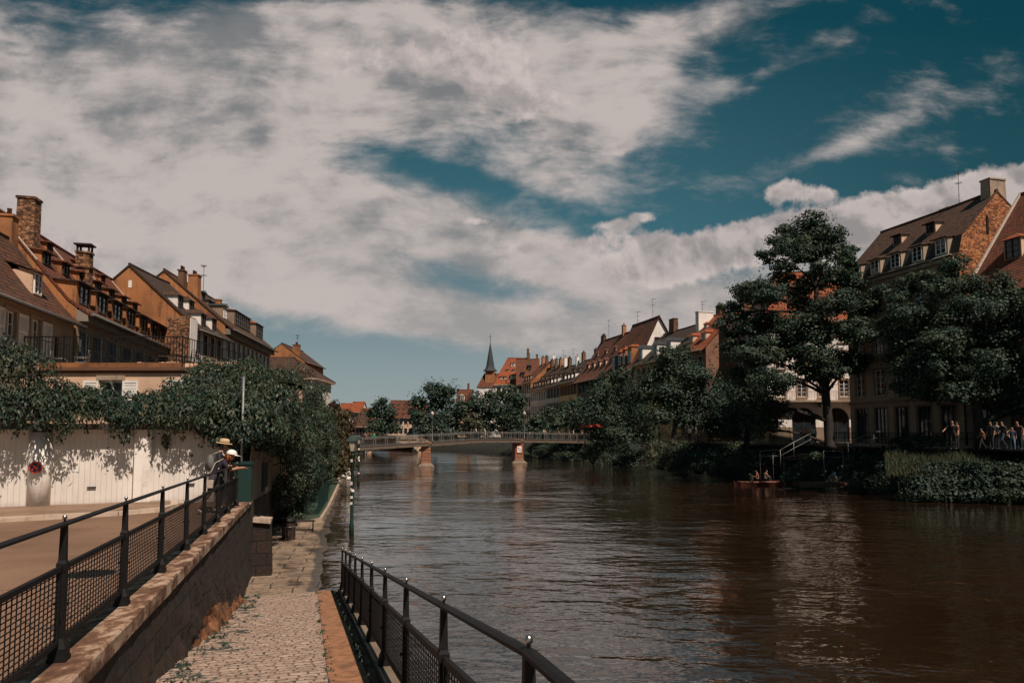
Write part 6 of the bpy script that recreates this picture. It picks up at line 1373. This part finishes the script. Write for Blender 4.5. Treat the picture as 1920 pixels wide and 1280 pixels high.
POSES = dict(stand={}, walk=dict(knl=(-.10, .20, .52), anl=(-.10, .26, .10), tol=(-.10, .41, .06), knr=(.10, -.06, .50), anr=(.10, -.34, .16), tor=(.10, -.24, .04), ell=(-.23, -.10, 1.14), wrl=(-.23, -.10, .90), hal=(-.23, -.08, .82), elr=(.23, .06, 1.14), wrr=(.22, .24, .97), har=(.21, .30, .93)),
    lean=dict(pel=(0, -.10, .90), wst=(0, -.02, 1.02), che=(0, .12, 1.20), nek=(0, .23, 1.31), jaw=(0, .30, 1.37), hed=(0, .32, 1.43), top=(0, .31, 1.51), shl=(-.18, .16, 1.27), ell=(-.21, .30, 1.08), wrl=(-.10, .52, 1.11), hal=(-.05, .60, 1.11), shr=(.18, .16, 1.27), elr=(.21, .30, 1.08), wrr=(.10, .54, 1.12), har=(.05, .62, 1.12),
        hil=(-.10, -.10, .87), knl=(-.11, .02, .49), anl=(-.11, -.08, .09), tol=(-.12, .07, .035), hir=(.10, -.10, .87), knr=(.12, -.16, .49), anr=(.13, -.42, .13), tor=(.13, -.30, .035)),
    look=dict(jaw=(0, .06, 1.535), hed=(0, .06, 1.61), top=(0, .05, 1.69), ell=(-.25, .04, 1.13), wrl=(-.16, .26, 1.06), hal=(-.10, .33, 1.07), elr=(.25, .04, 1.13), wrr=(.16, .26, 1.06), har=(.10, .33, 1.07)),
    reach=dict(elr=(.34, .18, 1.20), wrr=(.42, .38, 1.06), har=(.44, .46, 1.02), che=(0, .08, 1.28), nek=(0, .11, 1.44), jaw=(0, .14, 1.52), hed=(0, .13, 1.60), top=(0, .12, 1.68), shl=(-.19, .06, 1.38), shr=(.19, .10, 1.38)),
    sit=dict(pel=(0, 0, .13), wst=(0, .02, .28), che=(0, .08, .48), nek=(0, .13, .63), jaw=(0, .17, .70), hed=(0, .17, .77), top=(0, .16, .85), shl=(-.18, .08, .57), ell=(-.23, .18, .34), wrl=(-.14, .36, .30), hal=(-.10, .43, .30), shr=(.18, .08, .57), elr=(.23, .18, .34), wrr=(.14, .36, .30), har=(.10, .43, .30),
        hil=(-.10, .02, .12), knl=(-.12, .42, .36), anl=(-.12, .50, -.02), tol=(-.12, .62, -.06), hir=(.10, .02, .12), knr=(.12, .42, .36), anr=(.12, .50, -.02), tor=(.12, .62, -.06)))
def person(label, loc_, rz, pose, top, bot, hair=(.03, .018, .012), shoes=(.03, .03, .03), sleeve=.5, shorts=False, skirt=False, H=1.72, group=None, near=False, skin=SKIN, fat=1.0):
    J = dict(BASE); J.update(POSES[pose]); k = H/1.75; names = list(J)
    V = [Vector(J[n])*k for n in names]; ix = {n: i for i, n in enumerate(names)}
    Rd = [RAD.get(n, RAD.get(n[:2]))*k*(fat if n[:2] in ('pe', 'ws', 'ch', 'sh', 'hi') else 1) for n in names]
    if skirt: Rd[ix['knl']] = Rd[ix['knr']] = .05
    ch = [('pel', 'wst'), ('wst', 'che'), ('che', 'nek'), ('nek', 'jaw'), ('jaw', 'hed'), ('hed', 'top')]
    for s_ in 'lr': ch += [('che', 'sh'+s_), ('sh'+s_, 'el'+s_), ('el'+s_, 'wr'+s_), ('wr'+s_, 'ha'+s_), ('pel', 'hi'+s_), ('hi'+s_, 'kn'+s_), ('kn'+s_, 'an'+s_), ('an'+s_, 'to'+s_)]
    Eg = [(ix[a], ix[b]) for a, b in ch]; seg = list(ch)
    def addv(p, r, par, tagn):
        V.append(p); Rd.append(r); Eg.append((par, len(V)-1)); seg.append((tagn, tagn)); return len(V)-1
    P = {n: v for n, v in zip(names, V)}
    up = (P['top']-P['jaw']).normalized(); fw = Vector((0, 1, 0)); fw = (fw-up*fw.dot(up)).normalized()
    addv(P['hed']+fw*.098*k-up*.012*k, .014*k, ix['hed'], 'nose')
    if near:                                         # fingers and thumb
        for s_, sg_ in (('l', -1), ('r', 1)):
            d = (P['ha'+s_]-P['wr'+s_]).normalized(); sd = d.cross(Vector((0, 0, 1))).normalized(); dn_ = sd.cross(d)
            if dn_.z > 0: dn_ = -dn_
            for q, (o_, l) in enumerate(((-.026, .070), (-.009, .080), (.009, .075), (.025, .058))):
                i = addv(P['ha'+s_]+sd*o_+d*.035, .0095, ix['ha'+s_], 'finger'); i = addv(V[i]+d*l*.5+dn_*.012, .009, i, 'finger'); addv(V[i]+d*l*.35+dn_*.03, .0075, i, 'finger')
            i = addv(P['ha'+s_]-sd*.035*sg_+d*.0, .011, ix['ha'+s_], 'finger'); addv(V[i]-sd*.018*sg_+d*.04, .009, i, 'finger')
    me = skin_mesh('person', V, Eg, Rd, ix['pel'], 2 if near else 1)
    mats = [cmat(skin, .55), cmat(top), cmat(bot), cmat(hair, .6), cmat(shoes)]
    for m_ in mats: me.materials.append(m_)
    n = len(me.polygons); C = np.empty(n*3); me.polygons.foreach_get('center', C); C = C.reshape(-1, 3)
    A_ = np.array([V[a] for a, b in Eg]); B_ = np.array([V[b] for a, b in Eg]); best = np.full(n, 9.0); mi = np.zeros(n, np.int32)
    hc = np.array(P['hed']); u_, f_ = np.array(up), np.array(fw)
    RR = np.array(Rd)
    for (i_, j_), (na, nb), pa, pb in zip(Eg, seg, A_, B_):
        ab = pb-pa; t = np.clip(((C-pa)@ab)/(ab@ab+1e-9), 0, 1); d = np.linalg.norm(C-pa-t[:, None]*ab, axis=1)-(RR[i_]*(1-t)+RR[j_]*t); w_ = d < best; best = np.where(w_, d, best)
        g2 = nb[:2]
        if na in ('nose', 'finger'): v = np.zeros(n, np.int32)
        elif nb in ('jaw', 'hed', 'top'):
            rel = C-hc; v = np.where(((rel@u_) > .02*k) | (((rel@f_) < .01*k) & ((rel@u_) > -.09*k)), 3, 0)
        elif nb == 'nek': v = np.where(t > .55, 0, 1)
        elif g2 == 'el': v = np.where(t < min(1, sleeve*2), 1, 0)
        elif g2 == 'wr': v = np.where(t < sleeve*2-1, 1, 0)
        elif g2 == 'ha': v = np.zeros(n, np.int32)
        elif nb == 'wst': v = np.where(t < .55, 2, 1)
        elif g2 == 'hi': v = np.full(n, 2)
        elif g2 == 'kn': v = np.where(t < (.85 if shorts else 2), 2, 0)
        elif g2 == 'an': v = np.full(n, 0 if shorts else 2)
        elif g2 == 'to': v = np.full(n, 4)
        else: v = np.full(n, 1)
        mi = np.where(w_, v, mi)
    me.polygons.foreach_set('material_index', mi.astype(np.int32)); me.polygons.foreach_set('use_smooth', np.ones(n, bool))
    o = link('person', me); o.location = loc_; o.rotation_euler = (0, 0, rz); tag(o, label, 'person', group)
    PM[o.name] = Matrix.Translation(loc_) @ Matrix.Rotation(rz, 4, 'Z'); o['_'] = 0; del o['_']
    return o, P, up, fw
# the couple at the railing
FR = TH-math.pi/2                                    # facing the river, across the railing
wl = loc(-2.16, 18.0); zw_ = zs(wl.y)
wo, P, up, fw = person('person in navy top and white cap leaning on the railing with both arms over it', (wl.x, wl.y, zw_), FR+.05, 'lean', (.014, .010, .020), (.035, .032, .038), (.30, .085, .022), (.55, .5, .46), .5, True, H=1.68, near=True, fat=1.08)
q = Vector(P['hed']); m = MB()
prof = [(.113, 0), (.112, .03), (.10, .065), (.07, .095), (.03, .110), (.0, .113)]; Mh = Matrix.Translation(q+Vector((0, .005, .03))) @ Matrix.Rotation(-.18, 4, 'X')
rows = [[Mh @ Vector((r*math.cos(2*math.pi*k/16), r*1.08*math.sin(2*math.pi*k/16), z)) for k in range(16)] for r, z in prof]; m.grid(rows, 0, True)
m.grid([[Mh @ Vector((.09*math.cos(a), .09*math.sin(a)+.01+e*(.10+.03*math.sin(a)), .006-e*.02)) for a in [math.pi*k/8 for k in range(9)]] for e in (0, .5, 1)])
m.build('cap', MAT['whitewood'], wo)
rng = np.random.default_rng(5); hp = rng.normal(0, 1, (420, 3)); hp /= np.linalg.norm(hp, axis=1)[:, None]; hp = hp[(hp[:, 1] < .25)]
hr_ = np.array(q)+np.array([0, -.055, -.045])+hp*np.array([.105, .095, .125]); 
leaf_mesh('hair', hr_, hp, .10, .03, cmat((.32, .085, .02), .5), wo, rng, up=-.1, spread=.5, tang=np.tile([[0, -.5, -1.0]], (len(hp), 1)))
ml = loc(-2.16, 18.62); zm = zs(ml.y)
mo, P2, up2, fw2 = person('person in black shirt and straw hat standing behind the one in the white cap', (ml.x, ml.y, zm), FR-.12, 'look', (.010, .010, .013), (.045, .050, .052), (.05, .04, .035), (.55, .52, .5), .55, True, H=1.76, near=True)
q = Vector(P2['hed']); m = MB()
prof = [(.175, -.006), (.172, .008), (.112, .012), (.108, .06), (.098, .105), (.06, .118), (.03, .108), (.0, .105)]; Mh = Matrix.Translation(q+Vector((0, .012, .045))) @ Matrix.Rotation(-.14, 4, 'X')
m.grid([[Mh @ Vector((r*math.cos(2*math.pi*k/20), r*1.1*math.sin(2*math.pi*k/20), z)) for k in range(20)] for r, z in prof], 0, True); hat = m.build('straw_hat', cmat((.52, .37, .22), .9), mo)
m = MB(); m.grid([[Mh @ Vector((r*math.cos(2*math.pi*k/20), r*1.1*math.sin(2*math.pi*k/20), z)) for k in range(20)] for r, z in ((.115, .014), (.112, .042))], 0, True); m.build('hat_band', cmat((.16, .09, .05)), hat)
def backpack(label, o, P, c1, c2, dx=0):
    W_ = PM[o.name]; c = Vector(P['che']); p0 = W_ @ (c+Vector((dx, -.20, -.12))); t = thing('backpack', label, 'backpack', p0, o.rotation_euler.z); m = MB()
    rows = [[Vector((a*w_, b*d_-.02, z)) for a, b in ((-1, .9), (-.8, -1), (.8, -1), (1, .9))] for w_, d_, z in ((.09, .04, -.20), (.13, .075, -.17), (.135, .08, 0), (.12, .07, .15), (.07, .04, .20))]
    m.grid(rows, 0, True, True); m.face(rows[0][::-1]); m.face(rows[-1]); m.build('bag', cmat(c1), t)
    m = MB(); m.box(-.10, .10, -.15, -.10, -.17, -.03); m.build('front_pocket', cmat(c2), t, jit=.006)
    for s_ in (-1, 1): m = MB(); m.tube([Vector((s_*.09, .03, .20)), Vector((s_*.10, .20, .27)), Vector((s_*.11, .345, .15)), Vector((s_*.12, .33, -.02)), Vector((s_*.12, .05, -.16))], [.022]*5, 6); m.build('strap', cmat((.45, .42, .40)), t)
backpack('dark grey backpack with pale straps worn by the person in the straw hat', mo, P2, (.13, .125, .125), (.02, .02, .022))
W_ = PM[wo.name]; t = thing('shoulder_bag', 'small pale shoulder bag worn by the person in the white cap', 'bag', W_ @ (Vector(P['pel'])+Vector((.20, -.08, -.12))), wo.rotation_euler.z); m = MB(); m.box(-.03, .04, -.11, .11, -.12, .06); m.build('pouch', cmat((.40, .33, .27)), t, jit=.01)
a = Vector(P['pel'])+Vector((.20, -.08, -.12)); m = MB(); m.tube([Vector((0, -.08, .05)), Vector(P['wst'])-a+Vector((.13, -.09, .05)), Vector(P['che'])-a+Vector((.02, -.16, .05)), Vector(P['shl'])-a+Vector((.05, -.03, .075))], .012, 5); m.build('strap', cmat((.40, .33, .27)), t)
# people on the footbridge
def br(px): k = (px-960)/F; s = (k*BL.y-BL.x)/(du.x-k*du.y); return max(.3, min(span-.3, s))
GB = 'people on the footbridge'
for px, o, rz, pose, top, bot, hair, lb_, ex in (
    (681, .4, .6, 'stand', (.015, .015, .02), (.02, .02, .025), (.03, .02, .015), 'person all in black at the left end of the footbridge', {}),
    (690, -.5, 2.2, 'walk', (.42, .22, .17), (.10, .08, .07), (.20, .09, .04), 'person in a pink top walking at the left end of the footbridge', dict(sleeve=.2)),
    (697, .6, -.8, 'walk', (.02, .36, .15), (.02, .02, .03), (.02, .015, .01), 'person in a bright green shirt near the left end of the footbridge', {}),
    (885, .9, -1.2, 'walk', (.62, .58, .55), (.03, .03, .04), (.03, .02, .015), 'person in a white shirt left of the middle of the footbridge', {}),
    (905, .6, 1.6, 'reach', (.60, .50, .46), (.45, .38, .33), (.14, .07, .03), 'person in white with an outstretched arm at the middle of the footbridge', dict(sleeve=.25)),
    (911, -.4, 1.8, 'walk', (.40, .17, .12), (.05, .04, .05), (.03, .02, .015), 'person in a salmon top behind the outstretched arm on the footbridge', {}),
    (936, .7, -1.9, 'walk', (.45, .20, .10), (.03, .03, .04), (.05, .03, .02), 'child in an orange shirt between the middle and the right pier', dict(H=1.25)),
    (989, .5, 1.2, 'walk', (.38, .16, .14), (.05, .045, .05), (.03, .02, .015), 'child in a rose top just right of the right pier', dict(H=1.3)),
    (1012, .8, -1.0, 'stand', (.60, .57, .55), (.04, .04, .05), (.02, .015, .01), 'person in white at the railing right of the right pier', {}),
    (1021, .3, 1.5, 'reach', (.48, .22, .14), (.04, .03, .04), (.12, .06, .03), 'person in a coral top beside the one in white on the footbridge', {}),
    (1027, -.6, 1.9, 'walk', (.50, .46, .42), (.03, .03, .05), (.10, .06, .04), 'person in pale grey behind the coral top on the footbridge', {}),
    (1044, .4, -1.3, 'walk', (.42, .24, .16), (.10, .07, .06), (.04, .02, .015), 'person in peach near the right end of the footbridge', dict(H=1.5)),
    (1050, -.3, 1.6, 'stand', (.12, .20, .24), (.05, .09, .11), (.04, .02, .015), 'person in pale blue near the right end of the footbridge', dict(H=1.6)),
    (1063, .5, 1.4, 'walk', (.40, .10, .07), (.12, .07, .05), (.03, .02, .015), 'person in red near the right end of the footbridge', dict(H=1.55)),
    (1073, .2, -1.5, 'stand', (.55, .47, .41), (.25, .12, .08), (.03, .02, .015), 'last person in cream at the right end of the footbridge', {})):
    p = bp(br(px), o, 0); person(lb_, p, rz, pose, top, bot, hair, group=GB, **ex)
# people on the far quay, in the boat and on the jetty
GQ = 'people on the far quay'
for px, Y, rz, pose, top, bot, hair, lb_, ex in (
    (1511, 60.2, 1.9, 'walk', (.42, .18, .08), (.05, .03, .03), (.34, .12, .03), 'person with long ginger hair walking beneath the tallest tree', dict(sleeve=.3, fat=.95, H=1.68)),
    (1526, 60.0, 1.8, 'walk', (.58, .55, .53), (.015, .015, .018), (.04, .025, .018), 'person in a white blouse and black skirt walking beneath the tallest tree', dict(sleeve=.8, H=1.66)),
    (1293, 71.5, .6, 'stand', (.55, .45, .38), (.02, .02, .025), (.10, .06, .04), 'person in a cream shirt standing left of the quay bench', {}),
    (1305, 72, 1.2, 'stand', (.04, .05, .06), (.02, .02, .025), (.03, .02, .015), 'person in dark clothes next to the cream shirt by the quay bench', {}),
    (1236, 78, 1.4, 'stand', (.45, .40, .37), (.03, .03, .04), (.03, .02, .015), 'person in pale grey at the quay railing under the rounded lime', {}),
    (1787, 41.3, 2.4, 'reach', (.012, .012, .014), (.012, .012, .016), (.02, .014, .01), 'person in black leaning on the railing under the broad tree', dict(H=1.8)),
    (1796, 43.0, 1.0, 'stand', (.16, .05, .03), (.02, .02, .024), (.03, .02, .015), 'person in dark red behind the one leaning under the broad tree', {}),
    (1841, 42.5, 1.4, 'walk', (.24, .10, .05), (.04, .03, .03), (.03, .02, .015), 'child in rust beside the trunk of the broad tree', dict(H=1.3)),
    (1858, 41.8, 1.8, 'stand', (.02, .022, .026), (.02, .02, .026), (.05, .03, .02), 'person in charcoal right of the broad tree trunk', dict(fat=1.1)),
    (1868, 42.2, -1.4, 'stand', (.30, .28, .27), (.02, .02, .03), (.02, .015, .01), 'person with a pale grey top in the group at the right edge', {}),
    (1880, 41.6, 1.6, 'walk', (.03, .025, .03), (.03, .04, .06), (.03, .02, .015), 'person in black top and dark jeans in the group at the right edge', {}),
    (1898, 40.6, 2.6, 'walk', (.03, .04, .06), (.08, .14, .20), (.40, .25, .12), 'fair-haired child in blue jeans at the right edge', dict(H=1.35)),
    (1911, 40.8, 1.9, 'reach', (.05, .025, .02), (.025, .04, .05), (.05, .025, .015), 'tall person in brown with bare arms at the right edge', dict(sleeve=.2, H=1.74)),
    (1918, 41.5, 1.2, 'stand', (.40, .12, .04), (.03, .03, .04), (.04, .02, .015), 'child in orange beside the tall person at the right edge', dict(H=1.2)),
    (1420, 58, 1.2, 'sit', (.28, .11, .06), (.12, .06, .05), (.05, .02, .015), 'person in rust sitting in the orange boat, left one', {}),
    (1432, 58.1, -1.4, 'sit', (.24, .15, .09), (.05, .04, .04), (.12, .05, .03), 'person in tan sitting in the orange boat, right one', {}),
    (1563, 54.3, 1.7, 'sit', (.26, .30, .36), (.34, .22, .13), (.03, .02, .015), 'person in a pale blue shirt sitting hunched on the jetty', dict(sleeve=.9))):
    p = at(px, 812, Y); z = .885 if pose != 'sit' else (ZW+.36 if px < 1500 else ZW+.62)
    person(lb_, (p.x, Y, z), rz, pose, top, bot, hair, group=GQ if pose != 'sit' else None, **ex)
for px, Y, rz, top, H in ((1092, 108, .6, (.45, .2, .15), 1.7), (1104, 107, 1.8, (.5, .1, .06), 1.6), (1110, 106, 2.6, (.4, .3, .25), 1.7), (1134, 100, 1, (.5, .36, .3), 1.7), (1141, 99, 2, (.52, .45, .4), 1.6), (1147, 99.5, .3, (.45, .32, .26), 1.65)):
    p = at(px, 812, Y); i_ = [1092, 1104, 1110, 1134, 1141, 1147].index(px)
    person(['person in rose below the left red parasol', 'person in scarlet between the two red parasols', 'person in beige right of the red parasols', 'person in pale peach at the cafe, left of three', 'person in off-white at the cafe, middle of three', 'person in sand at the cafe, right of three'][i_], (p.x, Y, .885), rz, 'stand', top, (.04, .03, .03), H=H, group='people at the riverside cafe')
# swans resting on the quay
def swan_mesh(seed):
    rg = random.Random(seed); a = rg.uniform(-.3, .3)
    V = [(0, -.36, .24), (0, -.2, .2), (0, 0, .19), (0, .2, .19), (0, .30, .27), (a*.3, .34, .42), (a*.6, .30, .56), (a, .33, .64), (a*1.25, .43, .62), (a*1.4, .50, .60)]
    me = skin_mesh('swan', V, [(i, i+1) for i in range(9)], [.04, .13, .17, .15, .085, .045, .038, .042, .03, .012], 2, 1)
    for m_ in (MAT['whitewood'], MAT['tile_orange'], MAT['iron']): me.materials.append(cmat((.66, .62, .57)) if m_ is MAT['whitewood'] else (cmat((.5, .16, .04)) if m_ is MAT['tile_orange'] else cmat((.02, .02, .02))))
    for p in me.polygons: p.material_index = 1 if p.center.y > .45 and p.center.z > .5 else 0; p.use_smooth = True
    return me
sm_ = [swan_mesh(k) for k in range(3)]
SW = [(640, 883, .4), (648, 880, -1.2), (656, 884, 2.0), (643, 889, 1.3), (652, 890, -.5), (658, 893, .9), (646, 897, -2.0), (654, 901, 2.6)]
SL = ['leftmost swan of the resting flock on the quay', 'swan at the back of the resting flock', 'swan at the back right of the flock nearest the water', 'swan second from left in the resting flock', 'swan in the middle of the resting flock', 'swan on the right of the flock at the water edge', 'swan in front on the left of the flock', 'nearest swan of the flock, at the front']
for k, ((px, py, rz), lb_) in enumerate(zip(SW, SL)):
    p = gnd(px, py, -2.38); o = link('swan', sm_[k % 3]); o.location = (p.x, p.y, -2.40); o.rotation_euler = (0, 0, rz); o.scale = (1.15,)*3; tag(o, lb_, 'swan', 'swans resting on the quay')
